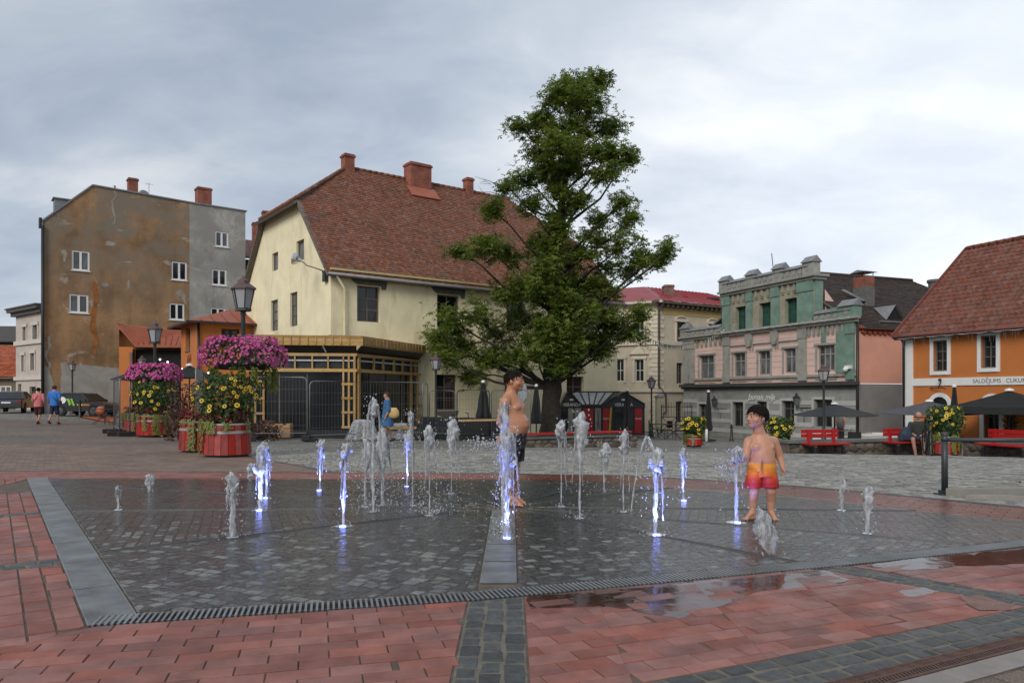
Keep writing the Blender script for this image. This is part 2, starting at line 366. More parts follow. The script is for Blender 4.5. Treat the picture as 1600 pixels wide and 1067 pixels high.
def inset(poly, d):
    n = len(poly); out = []
    if area(poly) < 0: poly = poly[::-1]
    for i in range(n):
        p0, p1, p2 = Vector(poly[i-1]), Vector(poly[i]), Vector(poly[(i+1) % n])
        a = (p1-p0); b = (p2-p1)
        if a.length < 1e-6 or b.length < 1e-6: out.append(tuple(p1)); continue
        a.normalize(); b.normalize(); na = Vector((-a.y, a.x)); nb = Vector((-b.y, b.x)); s = na+nb
        if s.length < 1e-3: out.append(tuple(p1)); continue
        s = s/ max(0.35, s.length_squared/2)
        out.append(tuple(p1+s*d))
    return out
def piece(mb, poly, top, h, ch, tilt=(0,0), off=(0,0), onT=True):
    if area(poly) < 0: poly = poly[::-1]
    n = len(poly); ins = inset(poly, ch)
    cx = sum(p[0] for p in poly)/n; cy = sum(p[1] for p in poly)/n
    tz = T(cx, cy) if onT else 0.0
    z = lambda p: top+(p[0]-cx)*tilt[0]+(p[1]-cy)*tilt[1]+(T(p[0], p[1]) if onT else 0)
    vs = [(p[0]-off[0], p[1]-off[1], z(p)-h) for p in poly]+[(p[0]-off[0], p[1]-off[1], z(p)-ch*0.8) for p in poly]+[(p[0]-off[0], p[1]-off[1], z(p)) for p in ins]
    fs = [tuple(range(2*n, 3*n))]
    for k in (0, 1):
        for i in range(n):
            j = (i+1) % n; fs.append((k*n+i, k*n+j, (k+1)*n+j, (k+1)*n+i))
    mb.add(vs, fs)
def in_frame(x, y):
    if y < 0.5: return False
    px = CPX+FPX*x/y; py = HPX+FPX*(CAMH-T(x, y))/y
    return -40 < px < 1640 and py < 1090
def pave(parent, name, zones, n_ind, mat, h=0.05, ch=0.003, jit=0.0, top=0.0, zj=0.001, tl=0.004, stuff_name=None, seed=1):
    """zones: (convex polygons, origin, angle, L, W, gap, bond). The pieces that show largest become single parts, the rest one mass."""
    rnd = random.Random(seed); pcs = []
    for polys, o, ang, Lb, Wb, gap, bond in zones:
        d = Vector((cos(ang), sin(ang))); n = Vector((-d.y, d.x)); O = Vector(o)
        for poly in polys:
            uu = [(Vector(p)-O).dot(d) for p in poly]; vv = [(Vector(p)-O).dot(n) for p in poly]
            v0 = math.floor(min(vv)/Wb)-1; v1 = math.ceil(max(vv)/Wb)+1
            for r in range(v0, v1):
                sh = {'half': 0.5*(r % 2), 'stack': 0.02*(r % 3), 'rand': random.Random(r*7+seed).random()}[bond]
                u0 = math.floor(min(uu)/Lb-sh)-1; u1 = math.ceil(max(uu)/Lb-sh)+1
                cuts = [(k+sh)*Lb+(rnd.uniform(-jit, jit)*1.6 if bond == 'rand' else 0) for k in range(u0, u1+1)]
                for k in range(len(cuts)-1):
                    a0, a1 = cuts[k]+gap/2, cuts[k+1]-gap/2; b0, b1 = r*Wb+gap/2, (r+1)*Wb-gap/2
                    q = [(a0+rnd.uniform(-jit, jit)*.5, b0+rnd.uniform(-jit, jit)*.5), (a1+rnd.uniform(-jit, jit)*.5, b0+rnd.uniform(-jit, jit)*.5), (a1+rnd.uniform(-jit, jit)*.5, b1+rnd.uniform(-jit, jit)*.5), (a0+rnd.uniform(-jit, jit)*.5, b1+rnd.uniform(-jit, jit)*.5)]
                    w = [tuple(O+d*a+n*b) for a, b in q]
                    c = clip_convex(w, poly)
                    if len(c) < 3: continue
                    A = abs(area(c))
                    if A < 0.12*Lb*Wb: continue
                    full = A > 0.999*abs(area(w)) and jit == 0
                    cx = sum(p[0] for p in c)/len(c); cy = sum(p[1] for p in c)/len(c)
                    if not in_frame(cx, cy): 
                        if cy < 2.2 or abs(cx) > 14: continue
                        vis = 0
                    else: vis = A/max(cy, 1)**3
                    pcs.append((vis, c, full, (Lb, Wb, gap), ang))
    pcs.sort(key=lambda t: -t[0])
    shared = {}; mass = MB()
    for i, (vis, c, full, dims, ang) in enumerate(pcs):
        tz = top+rnd.uniform(-zj, zj); tilt = (rnd.uniform(-tl, tl), rnd.uniform(-tl, tl))
        if i < n_ind and vis > 0:
            cx = sum(p[0] for p in c)/len(c); cy = sum(p[1] for p in c)/len(c)
            if full:
                if dims not in shared:
                    mb = MB(); a, b = (dims[0]-dims[2])/2, (dims[1]-dims[2])/2
                    piece(mb, [(-a,-b),(a,-b),(a,b),(-a,b)], 0, h, ch, onT=False); me = mb.mesh(name); me.materials.append(mat); shared[dims] = me
                o = link(name, shared[dims], parent); o.location = (cx, cy, T(cx, cy)+tz); o.rotation_euler = (tilt[1], -tilt[0], ang)
            else:
                mb = MB(); piece(mb, c, 0, h, ch, tilt, (cx, cy), onT=False); o = mb.build(name, mat, parent); o.location = (cx, cy, T(cx, cy)+tz)
        else: piece(mass, c, tz, h, ch, tilt)
    if mass.f: mass.build(stuff_name or ('far_'+name), mat, parent, kind='stuff')
    return pcs

FC = (-0.09, 7.95)                              # centre of the fountain
DRN = [(-2.198,3.845), (-0.242,4.323), (1.053,4.765), (2.5,5.27), (4.03,5.85), (6.4,6.80)]   # lower edge of the slotted drain
DW = 0.185
SU = Vector((-0.573, 0.8195)); SN = Vector((0.8195, 0.573))        # along / across the left steel strip
S0 = Vector((-2.198, 3.845)); SW = 0.245; SLEN = 8.3
# ---- red brick paving in front and left
BANDX = (-0.252, 0.066)
Z1 = [[(-0.262,2.2), (-0.262,4.31), (-2.198,3.838), (-2.44,3.52), (-3.6,2.2)]]
RB_U = [(2.35,5.20), (3.04,4.405)]               # upper edge of the right granite band
Z2 = [[(0.076,2.2), (0.076,4.425), (1.053,4.758), (2.16,5.14), (2.2,5.03), (2.905,4.215), (0.50,3.09), (-0.1+0.176,2.9)]]
Z2 = [[(0.076,2.9), (0.505,3.09), (0.5,4.57), (0.076,4.425)], [(0.5,3.088), (1.163,3.378), (1.163,4.80), (0.5,4.57)], [(1.163,3.378), (1.833,3.70), (1.833,5.03), (1.163,4.795)],
      [(1.833,3.70), (2.9,4.207), (2.10,5.125), (1.833,5.03)]]
Z3 = [[(2.37,5.21), (4.62,2.6), (9,2.6), (9,7.7)]]
lft = lambda s, t: tuple(S0+SU*s-SN*t)
Z4a = [[lft(0,0.012), lft(1.42,0.012), lft(1.42-0.02,1.6), (-3.6,2.35), (-2.45,3.52)]]
mit = [lft(0,0.012), (-2.44,3.52), (-5.2,-0.3)]
def bandL(s, slope, w):
    o = S0+SU*s; d = Vector((-1, -slope)).normalized(); n = Vector((-d.y, d.x)); n = n if n.dot(SU) > 0 else -n
    return o-SN*0.012+d*0.0, d, n, w
def left_zone(s0, s1):
    return [lft(s0,0.012), lft(s1,0.012), lft(s1+0.1,6.5), lft(s0+0.1,6.5)]
Zleft = [[lft(0.02,0.012), lft(1.70,0.012), lft(1.95,5.5), lft(-2.6,5.5), lft(-0.2,0.35)],
         [lft(1.96,0.012), lft(4.42,0.012), lft(4.65,6.5), lft(2.2,6.5)],
         [lft(4.62,0.012), lft(6.6,0.012), lft(6.8,6.5), lft(4.85,6.5)],
         [lft(6.72,0.012), lft(8.3,0.012), (-7.2,11.9), (-14,11.9), lft(6.9,6.5)]]
bed_polys = [[(-14,2.0), (14,2.0), (14,8.0), (-14,8.0)], [(-16,8.0), (-5,8.0), (-5,11.95), (-16,11.95)]]
brick_bed = struct(drape('brick_paving', bed_polys, M_BED, -0.0065, 1.0))
A1 = math.atan(0.262); A2 = math.atan(0.40); A3 = math.atan(0.40)
sang = atan2(SU.y, SU.x)
pave(brick_bed, 'brick', [(Z1, (-2.198,3.838), A1, 0.268, 0.112, 0.007, 'half'), (Z2, (0.05,4.4), math.atan(0.385), 0.25, 0.117, 0.005, 'half'),
      (Z3, (2.37,5.2), A3, 0.25, 0.117, 0.005, 'half'), (Zleft, tuple(S0-SN*0.006), sang, 0.235, 0.128, 0.012, 'stack')], 300, M_BRICK, stuff_name='far_bricks', ch=0.003, zj=0.0016, tl=0.006)
# ---- ring of brick round the back of the fountain
ring_in = [(-16,10.72), (-6.9,10.70), (0,10.56), (1.33,10.17), (2.18,9.50), (3.33,8.72), (4.15,7.66), (4.90,7.05), (5.7,6.55)]
ring_out = [(-16,11.95), (-6.9,11.9), (0,11.52), (1.75,11.23), (2.71,10.63), (3.73,9.84), (4.4,9.16), (5.5,7.85), (6.6,7.0)]
ringz = [[ring_in[i], ring_in[i+1], ring_out[i+1], ring_out[i]] for i in range(len(ring_in)-1)]
ring_bed = struct(drape('brick_ring', ringz, M_BED, -0.0055, 1.0))
for i, q in enumerate(ringz):
    if i == 0: q = [(-6.9,10.7), (-6.9,11.9), (-16,11.95), (-16,10.72)]
    a = atan2(ring_in[i+1][1]-ring_in[i][1], ring_in[i+1][0]-ring_in[i][0])
    pave(ring_bed, 'brick', [([q], ring_in[i], a, 0.25, 0.12, 0.006, 'half')], 12, M_BRICK, stuff_name='far_bricks', seed=30+i)
# ---- granite bands
def band(name, polys, o, ang, L_=0.155, W_=0.105, nind=120, seed=5, mat=None, parent_bed=True):
    bed = struct(drape(name, polys, M_JOINT, -0.0045, 0.5))
    pave(bed, 'sett', [(polys, o, ang, L_, W_, 0.014, 'rand')], nind, mat or M_BANDSETT, h=0.05, ch=0.009, jit=0.012, zj=0.003, tl=0.03, stuff_name='far_setts', seed=seed)
    return bed
band('granite_band', [[(BANDX[0],2.2), (BANDX[1],2.2), (BANDX[1],4.42), (BANDX[0],4.315)]], (BANDX[0], 2.2), radians(90), 0.135, 0.106, 70, 5)
band('granite_band', [[(2.12,5.13), (4.4,2.46), (4.62,2.62), (2.36,5.215)]], (2.185,5.045), atan2(-0.82,0.71), 0.135, 0.09, 60, 6)
band('granite_band', [[(0.0,2.85), (1.163,3.37), (1.27,3.07), (0.4,2.64)], [(1.163,3.37), (1.833,3.692), (1.95,3.42), (1.27,3.07)], [(1.833,3.692), (2.9,4.197), (3.05,3.97), (1.95,3.42)], [(2.9,4.197), (4.3,4.95), (4.45,4.70), (3.05,3.97)]],
     (0.505,3.082), math.atan(0.465), 0.15, 0.112, 110, 7)
for k, (s0, s1, sl) in enumerate(((1.70,1.96,0), (4.42,4.62,0), (6.6,6.72,0))):
    band('granite_band', [[lft(s0,0.012), lft(s1,0.012), lft(s1+0.25,5.5), lft(s0+0.25,5.5)]], lft(s0,0.012), atan2(-SN.y, -SN.x), 0.16, (s1-s0)/2, 40, 8+k)
# ---- lower right: trench drain, kerb slabs, rough pavers
tu = Vector((0.8955, 0.445)); tn = Vector((0.445, -0.8955)); t0 = Vector((1.30, 3.095))
def tp(s, t): return tuple(t0+tu*s+tn*t)
tr = thing('trench_drain', 'rusty cast iron trench drain with slanted bars beside the pale kerb', 'drain', (0,0,0))
mb = MB()
for t in (0.006, 0.062, 0.118): mb.prism([tp(-1,t-0.006)+(-0.03,), tp(3.2,t-0.006)+(-0.03,), tp(3.2,t+0.006)+(-0.03,), tp(-1,t+0.006)+(-0.03,)], (0,0,0.031))
mb.build('frame_rail', M_RUST, tr)
mb = MB()
for k in range(190):
    s = -1+k*0.022
    for a, b, sk in ((0.012,0.056,0.018), (0.068,0.112,-0.018)):
        mb.prism([tp(s,a)+(-0.02,), tp(s+0.011,a)+(-0.02,), tp(s+0.011+sk,b)+(-0.02,), tp(s+sk,b)+(-0.02,)], (0,0,0.019))
mb.build('grating', M_RUST, tr, kind='stuff')
mb = MB(); mb.poly([tp(-1,0)+(-0.0055,), tp(3.2,0)+(-0.0055,), tp(3.2,0.124)+(-0.0055,), tp(-1,0.124)+(-0.0055,)]); mb.build('channel', M_DARK, tr)
kb = struct(drape('kerb', [[tp(-1,0.126), tp(3.2,0.126), tp(3.2,0.255), tp(-1,0.255)]], M_BED, -0.0050, 0.4))
pave(kb, 'kerb_slab', [([[tp(-1,0.128), tp(3.2,0.128), tp(3.2,0.253), tp(-1,0.253)]], tp(0,0.128), atan2(tu.y,tu.x), 0.27, 0.125, 0.004, 'stack')], 20, M_SLAB, h=0.05, ch=0.004, zj=0.0015)
pv = struct(drape('corner_paving', [[tp(-1,0.257), tp(3.2,0.257), tp(3.2,1.3), tp(-1,1.3)]], M_BED, -0.0050, 0.4))
pave(pv, 'paver', [([[tp(-1,0.259), tp(3.2,0.259), tp(3.2,1.3), tp(-1,1.3)]], tp(0,0.259), atan2(tu.y,tu.x), 0.2, 0.155, 0.012, 'half')], 40, M_AGG, h=0.05, ch=0.012, zj=0.002)
# ---- fountain basin of dark setts, in sectors between the slot drains
inner = [tuple(S0+SN*SW), tuple(S0+SU*SLEN+SN*SW)]
dup = [(p[0]-0.05, p[1]+DW) for p in DRN]
outline = [tuple(S0+SN*(SW+0.012)+SU*0.13), (-0.29,4.51), (1.0,4.955), (2.44,5.46), (3.95,6.045), (5.65,6.53), (4.90,7.05), (4.15,7.66), (3.33,8.72), (2.18,9.50), (1.33,10.17), (0,10.56), tuple(S0+SN*(SW+0.012)+SU*8.2)]
spokes = [-90, -51, -28, -4, 37, 62, 90, 118, 146, 162, 184, 217, 270]
fb_polys = [[FC, outline[i], outline[(i+1) % len(outline)]] for i in range(len(outline))]
fount_bed = struct(drape('fountain_basin', fb_polys, M_BEDWET, -0.010, 0.6))
zones = []
sp_hit = {}
for k in range(len(spokes)-1):
    a0, a1 = radians(spokes[k]), radians(spokes[k+1])
    g0 = 0.13 if spokes[k] == -90 else 0.042; g1 = 0.13 if spokes[k+1] == 270 else 0.042
    bis = (a0+a1)/2
    for tri in fb_polys:
        q = clip_half(tri, sin(a0), -cos(a0), sin(a0)*FC[0]-cos(a0)*FC[1]-g0)       # left of spoke 0
        if len(q) < 3: continue
        q = clip_half(q, -sin(a1), cos(a1), -sin(a1)*FC[0]+cos(a1)*FC[1]-g1)
        if len(q) < 3 or abs(area(q)) < 0.004: continue
        zones.append(([q], FC, bis+pi/2, 0.120, 0.088, 0.010, 'rand'))
pave(fount_bed, 'sett', zones, 300, M_SETT, h=0.05, ch=0.008, jit=0.012, zj=0.0022, tl=0.022, stuff_name='far_setts', seed=3)
# slot drains along the spokes
def ray_hit(ang):
    d = (cos(ang), sin(ang)); best = 9
    for i in range(len(outline)):
        (x1, y1), (x2, y2) = outline[i], outline[(i+1) % len(outline)]
        ex, ey = x2-x1, y2-y1; den = d[0]*ey-d[1]*ex
        if abs(den) < 1e-9: continue
        t = ((x1-FC[0])*ey-(y1-FC[1])*ex)/den; u = ((x1-FC[0])*d[1]-(y1-FC[1])*d[0])/den
        if t > 0 and 0 <= u <= 1: best = min(best, t)
    return best
wordsp = {-51:'running to the front right', -28:'passing the smaller boy', -4:'running level to the right', 37:'running to the back right', 62:'short, at the far right back', 90:'straight behind the fountain centre', 118:'at the far left back', 146:'behind the tall white jets', 162:'by the strip end', 184:'running level to the left strip', 217:'running to the front left'}
for a in spokes[1:-1]:
    ra = radians(a); ln = ray_hit(ra)
    dr = thing('slot_drain', 'narrow dark slot drain in wet setts, '+wordsp[a], 'drain', (FC[0], FC[1], 0), ra, 'slot drains of the fountain')
    mb = MB()
    for s in (-1, 1): mb.box(0.5, ln-0.02, s*0.036-0.003, s*0.036+0.003, -0.03, 0.002)
    mb.build('rail', M_STEELDK, dr); mb = MB(); mb.poly([(0.5,-.033,-.0088),(ln-.02,-.033,-.0088),(ln-.02,.033,-.0088),(0.5,.033,-.0088)]); mb.build('channel', M_DARK, dr)
    mb = MB(); x = 0.5
    while x < ln-0.05: mb.box(x, x+0.012, -0.033, 0.033, -0.03, -0.006); x += 0.045
    mb.build('bar', M_STEELDK, dr, kind='stuff')
# ---- steel strip along the left side: panels of fine bars
def steel_strip(name, label, o, d, n, width, length, panel, pitch, n_single, z=0.0):
    st = thing(name, label, 'drain grate', (0,0,0))
    k = 0; s = 0.0
    while s < length-0.01:
        e = min(s+panel, length)
        mb = MB()
        P = lambda a, b, zz: (o[0]+d[0]*a+n[0]*b, o[1]+d[1]*a+n[1]*b, z+zz)
        for b0, b1 in ((0.0,0.008), (width-0.008,width), (width*0.33,width*0.33+0.005), (width*0.66,width*0.66+0.005)):
            top = 0.002 if b0 in (0.0, width-0.008) else -0.006
            mb.prism([P(s+0.004,b0,-0.03), P(e-0.004,b0,-0.03), P(e-0.004,b1,-0.03), P(s+0.004,b1,-0.03)], (0,0,0.03+top))
        pn = mb.build('grate_panel', M_STEELDK if False else M_STEEL, st)
        nb = int((e-s-0.012)/pitch); mass = MB(); bar_me = None
        for i in range(nb):
            a = s+0.008+i*pitch
            if k < n_single:
                if bar_me is None:
                    m1 = MB(); m1.prism([(d[0]*p+n[0]*q, d[1]*p+n[1]*q, -0.02) for p, q in ((0,0.009),(pitch*0.66,0.009),(pitch*0.66,width-0.009),(0,width-0.009))], (0,0,0.02)); bar_me = m1.mesh('grate_bar'); bar_me.materials.append(M_STEEL)
                ob = link('grate_bar', bar_me, pn); ob.location = P(a, 0, 0)
            else: mass.prism([P(a+p, q, -0.02) for p, q in ((0,0.009),(pitch*0.66,0.009),(pitch*0.66,width-0.009),(0,width-0.009))], (0,0,0.02))
        if mass.f: mass.build('grate_bars', M_STEEL, pn, kind='stuff')
        s = e; k += 1
    mb = MB(); mb.poly([(o[0]+d[0]*a+n[0]*b, o[1]+d[1]*a+n[1]*b, z-0.0052) for a, b in ((0,0.001),(length,0.001),(length,width-0.001),(0,width-0.001))]); mb.build('channel', M_DARK, st)
    return st
steel_strip('steel_grate_strip', 'long light steel grate strip along the left edge of the fountain', tuple(S0+SU*0.01), SU, SN, SW-0.004, SLEN, 0.86, 0.0235, 3)
steel_strip('steel_grate_strip', 'wet steel grate strip running from the front drain to the fountain centre', (0.03-0.0, 4.72), Vector((0,1)), Vector((-1,0)), 0.235, 3.0, 0.62, 0.0235, 2, 0.004)
# ---- slotted drain along the front: single bright bars over a dark channel
fd = thing('slotted_drain', 'curved slotted drain of bright steel bars along the front of the fountain', 'drain', (0,0,0))
def along(pts, s):
    for i in range(len(pts)-1):
        a, b = Vector(pts[i]), Vector(pts[i+1]); l = (b-a).length
        if s <= l or i == len(pts)-2: return a+(b-a)*(s/l), (b-a).normalized()
        s -= l
tot = sum((Vector(DRN[i+1])-Vector(DRN[i])).length for i in range(len(DRN)-1))
mbc = MB(); mbr = MB()
for i in range(len(DRN)-1):
    a, b = Vector(DRN[i]), Vector(DRN[i+1]); d = (b-a).normalized(); n = Vector((-d.y, d.x))
    q = [a+n*0.004, b+n*0.004, b+n*(DW-0.004), a+n*(DW-0.004)]
    mbc.poly([(p.x, p.y, -0.0050) for p in q])
    for w in (0.035, 0.15):
        r = [a+n*w, b+n*w, b+n*(w+0.008), a+n*(w+0.008)]; mbr.prism([(p.x, p.y, -0.012) for p in r], (0,0,0.0085))
mbc.build('channel', M_DARK, fd); mbr.build('bearer', M_STEELDK, fd)
s = 0.02; k = 0; bme = {}
while s < tot-0.05 and k < 298:
    p, d = along(DRN, s); key = round(atan2(d.y, d.x), 3); n = Vector((-d.y, d.x))
    if key not in bme:
        mb = MB(); mb.prism([(d.x*a+n.x*b, d.y*a+n.y*b, -0.012) for a, b in ((-0.0065,0.006),(0.0065,0.006),(0.0065,DW-0.008),(-0.0065,DW-0.008))], (0,0,0.016)); bme[key] = mb.mesh('drain_bar'); bme[key].materials.append(M_STEEL)
    inner_c = (p-S0).dot(SN)
    if inner_c > -0.01: 
        o = link('drain_bar', bme[key], fd); o.location = (p.x, p.y, 0.0005)
    s += 0.0305; k += 1
# ---- field of grey setts behind, tan bricks on the left
tan_line = [(-2.72,11.62), (-5.4,15.4), (-9.5,22.0), (-11,27), (-13.5,40)]
fieldz = [[(tan_line[i][0]+0.05, tan_line[i][1]), (16,tan_line[i][1]), (16,tan_line[i+1][1]), (tan_line[i+1][0]+0.05, tan_line[i+1][1])] for i in range(1)]
front_edge = [ring_out[i] for i in range(2, len(ring_out))]
fz = []
for i in range(2, len(ring_out)-1):
    (xa, ya), (xb, yb) = ring_out[i], ring_out[i+1]
    fz.append([(xa, ya), (xb, yb), (xb, 16.0), (xa, 16.0)] if False else [(xa, ya+0.01), (xb, yb+0.01), (xb, 12.6), (xa, 12.6)])
fz.append([(6.6,7.0), (7.05,7.0), (7.05,12.6), (6.6,12.6)])
fz.append([(-2.68,11.60), (0,11.53), (0,12.6), (-3.38,12.6)])
fz.append([(-3.38,12.6), (7.05,12.6), (7.05,15.4), (-5.38,15.4)])
fz.append([(7.05,10.6), (12.5,10.6), (14,15.4), (7.05,15.4)])
fz.append([(-5.38,15.4), (14,15.4), (17,19.5), (-7.9,19.5)])
field_bed = struct(drape('sett_field', fz, M_BED, -0.014, 1.0))
pave(field_bed, 'sett', [(fz[:-1], (0,11.5), radians(2), 0.17, 0.125, 0.016, 'rand'), (fz[-1:], (0,11.5), radians(2), 0.19, 0.14, 0.018, 'rand')], 60, M_FIELD, h=0.04, ch=0.014, jit=0.02, zj=0.004, tl=0.04, stuff_name='far_setts', seed=9)
tz = [[(-2.82,11.66), (-5.42,15.4), (-16.5,15.4), (-16.5,12.02), (-6.9,11.96)], [(-5.42,15.4), (-8.3,19.9), (-21,19.9), (-16.5,15.4)]]
tan_far = struct(drape('tan_paving', [[(-9.0,21), (-13.4,38), (-70,38), (-70,21)], [(-8.3,19.9), (-9.0,21), (-70,21), (-21,19.9)], [(-16.5,11.95), (-16.5,15.4), (-21,19.9), (-70,21), (-70,2)]], M_TANFAR, -0.020, 2.0))
tan_bed = struct(drape('tan_brick_paving', tz, M_BED, -0.012, 1.0))
pave(tan_bed, 'brick', [(tz[:1], (-2.8,11.7), radians(32), 0.21, 0.105, 0.007, 'half'), (tz[1:], (-2.8,11.7), radians(32), 0.21, 0.105, 0.007, 'half')], 30, M_TAN, h=0.04, ch=0.004, zj=0.002, tl=0.012, stuff_name='far_bricks', seed=12)
# dark edging lines between the surfaces
mb = MB()
for i in range(len(tan_line)-1):
    (xa, ya), (xb, yb) = tan_line[i], tan_line[i+1]
    for k in range(8):
        p = [(xa+(xb-xa)*(k+e)/8, ya+(yb-ya)*(k+e)/8) for e in (0, 1)]
        mb.prism([(p[0][0]-0.05, p[0][1], T(*p[0])-0.03), (p[1][0]-0.05, p[1][1], T(*p[1])-0.03), (p[1][0]+0.05, p[1][1], T(*p[1])-0.03), (p[0][0]+0.05, p[0][1], T(*p[0])-0.03)], (0,0,0.033))
struct(mb.build('edging_strip', M_BANDSETT))
mb = MB()
for i in range(len(ring_out)-1):
    a, b = Vector(ring_out[i]), Vector(ring_out[i+1]); d = (b-a).normalized(); n = Vector((-d.y, d.x))
    mb.prism([(q.x, q.y, T(q.x,q.y)-0.03) for q in (a-n*0.03, b-n*0.03, b+n*0.07, a+n*0.07)], (0,0,0.034))
struct(mb.build('edging_strip', M_BANDSETT))
# ---- water lying on the paving
def film_mat(name, rscale, strength, rough=0.02, dist=0.01):
    m = bpy.data.materials.new(name); m.use_nodes = True; nt = m.node_tree; N = nt.nodes; L = nt.links; N.clear()
    out = N.new('ShaderNodeOutputMaterial'); mix = N.new('ShaderNodeMixShader'); tr_ = N.new('ShaderNodeBsdfTransparent'); tr_.inputs[0].default_value = (0.97,0.97,0.97,1); gl = N.new('ShaderNodeBsdfGlossy'); gl.inputs['Roughness'].default_value = rough
    gl.inputs[0].default_value = (0.95,0.95,0.95,1)
    fr = N.new('ShaderNodeFresnel'); fr.inputs[0].default_value = 1.33
    geo = N.new('ShaderNodeNewGeometry'); mp = N.new('ShaderNodeMapping'); mp.inputs['Scale'].default_value = (1, 1, 1); L.new(geo.outputs['Position'], mp.inputs[0])
    n = N.new('ShaderNodeTexNoise'); n.inputs['Scale'].default_value = rscale; n.inputs['Detail'].default_value = 3; L.new(mp.outputs[0], n.inputs['Vector'])
    bp = N.new('ShaderNodeBump'); bp.inputs['Strength'].default_value = strength; bp.inputs['Distance'].default_value = dist; L.new(n.outputs[0], bp.inputs['Height'])
    L.new(bp.outputs[0], gl.inputs['Normal']); L.new(bp.outputs[0], fr.inputs['Normal'])
    L.new(fr.outputs[0], mix.inputs[0]); L.new(tr_.outputs[0], mix.inputs[1]); L.new(gl.outputs[0], mix.inputs[2]); L.new(mix.outputs[0], out.inputs[0])
    return m
M_FILM = film_mat('rippled_water_film', 20.0, 0.55, 0.10, 0.022)
M_PUDDLE = film_mat('still_puddle', 12.0, 0.2, 0.05, 0.006)
M_SILT = pm('wet_red_silt', (0.13, 0.042, 0.018), 0.35, 0.25, 12, 0.2, 60, rvar=0.1)
def blob(name, poly, mat, z, label, cat, group=None, rag=0.05, sub=10, seed=0):
    pts = []
    n = len(poly)
    if area(poly) < 0: poly = poly[::-1]
    for i in range(n):
        a, b = Vector(poly[i]), Vector(poly[(i+1) % n]); l = (b-a).length; k = max(2, int(l/0.03)) if l < 6 else 120
        nn = Vector((-(b-a).y, (b-a).x)).normalized()
        for j in range(k):
            p = a+(b-a)*j/k; q = mnoise.fractal(Vector((p.x*5+seed, p.y*5, seed)), 0.8, 2.0, 4)
            p = p+nn*q*rag; pts.append((p.x, p.y, z))
    mb = MB(); mb.poly(pts); o = mb.build(name, mat)
    return tag(o, label, cat, group)
film_poly = [(-1.75,4.40), (-1.0,4.42), (-0.24,4.60), (0.05,4.70), (1.0,4.98), (2.44,5.48), (3.95,6.06), (5.5,6.52), (4.8,7.08), (4.1,7.68), (3.28,8.7), (2.1,9.45), (1.2,10.0), (-1.5,10.3), (-3.6,10.45), (-5.9,10.4), (-5.6,9.2), (-4.6,7.9), (-3.8,6.7), (-2.9,5.5), (-2.2,4.8)]
mb = MB()                                   # the sheet breaks at the slot drains, where it runs off
for z_ in zones:
    c = list(z_[0][0])
    if len(c) >= 3 and abs(area(c)) > 1e-3:
        if area(c) < 0: c = c[::-1]
        mb.poly([(x, y, 0.0) for x, y in c])
struct(mb.build('water_film', M_FILM))
Q = lambda *pp: [tuple(G(x, y).xy) for x, y in pp]
blob('puddle', Q((820,931),(900,926),(1057,912),(1150,903),(1290,891),(1300,896),(1330,905),(1270,915),(1180,925),(1130,945),(1060,965),(1000,957),(940,945),(830,952)), M_PUDDLE, 0.0003, 'long puddle on red bricks below the front drain, mirroring the sky', 'puddle', 'puddles on the bricks', 0.03, seed=2)
blob('puddle', Q((1345,884),(1420,873),(1500,866),(1600,856),(1640,862),(1600,880),(1480,886),(1420,890)), M_PUDDLE, 0.0006, 'orange-reflecting puddle on bricks beyond the right granite band', 'puddle', 'puddles on the bricks', 0.025, seed=5)
blob('puddle', Q((1500,932),(1530,930),(1590,945),(1575,952),(1530,953),(1512,945)), M_SILT, 0.0022, 'small muddy puddle in the corner of two granite bands', 'puddle', 'puddles on the bricks', 0.02, seed=8)
blob('puddle', Q((1390,920),(1440,917),(1470,924),(1420,932)), M_PUDDLE, -0.0003, 'faint thin puddle on the bricks right of the long puddle', 'puddle', 'puddles on the bricks', 0.04, seed=9)
# ================================================================== building kit
class Fr:
    """vertical plane through o along angle ang; hit() turns a pixel into (distance along, world height)"""
    def __init__(s, o, ang): s.o = Vector((o[0], o[1])); s.a = ang; s.u = Vector((cos(ang), sin(ang)))
    def hit(s, px, py):
        a = (px-CPX)/FPX; t = (a*s.o.y-s.o.x)/(s.u.x-a*s.u.y); Y = s.o.y+s.u.y*t
        return t, CAMH+(HPX-py)/FPX*Y
    def rect(s, x0, x1, y0, y1, zb):
        u0, _ = s.hit(x0, (y0+y1)/2); u1, _ = s.hit(x1, (y0+y1)/2); _, z1 = s.hit((x0+x1)/2, y0); _, z0 = s.hit((x0+x1)/2, y1)
        return (min(u0,u1), max(u0,u1), z0-zb, z1-zb)
IDM = lambda u, d, z: (u, d, z)                 # wall along local x, outside is -y
def sideM(x, sgn=1):                            # wall along local y at a given x, outside is -x (sgn=1) or +x (-1)
    return lambda u, d, z: (x+sgn*d, u, z)
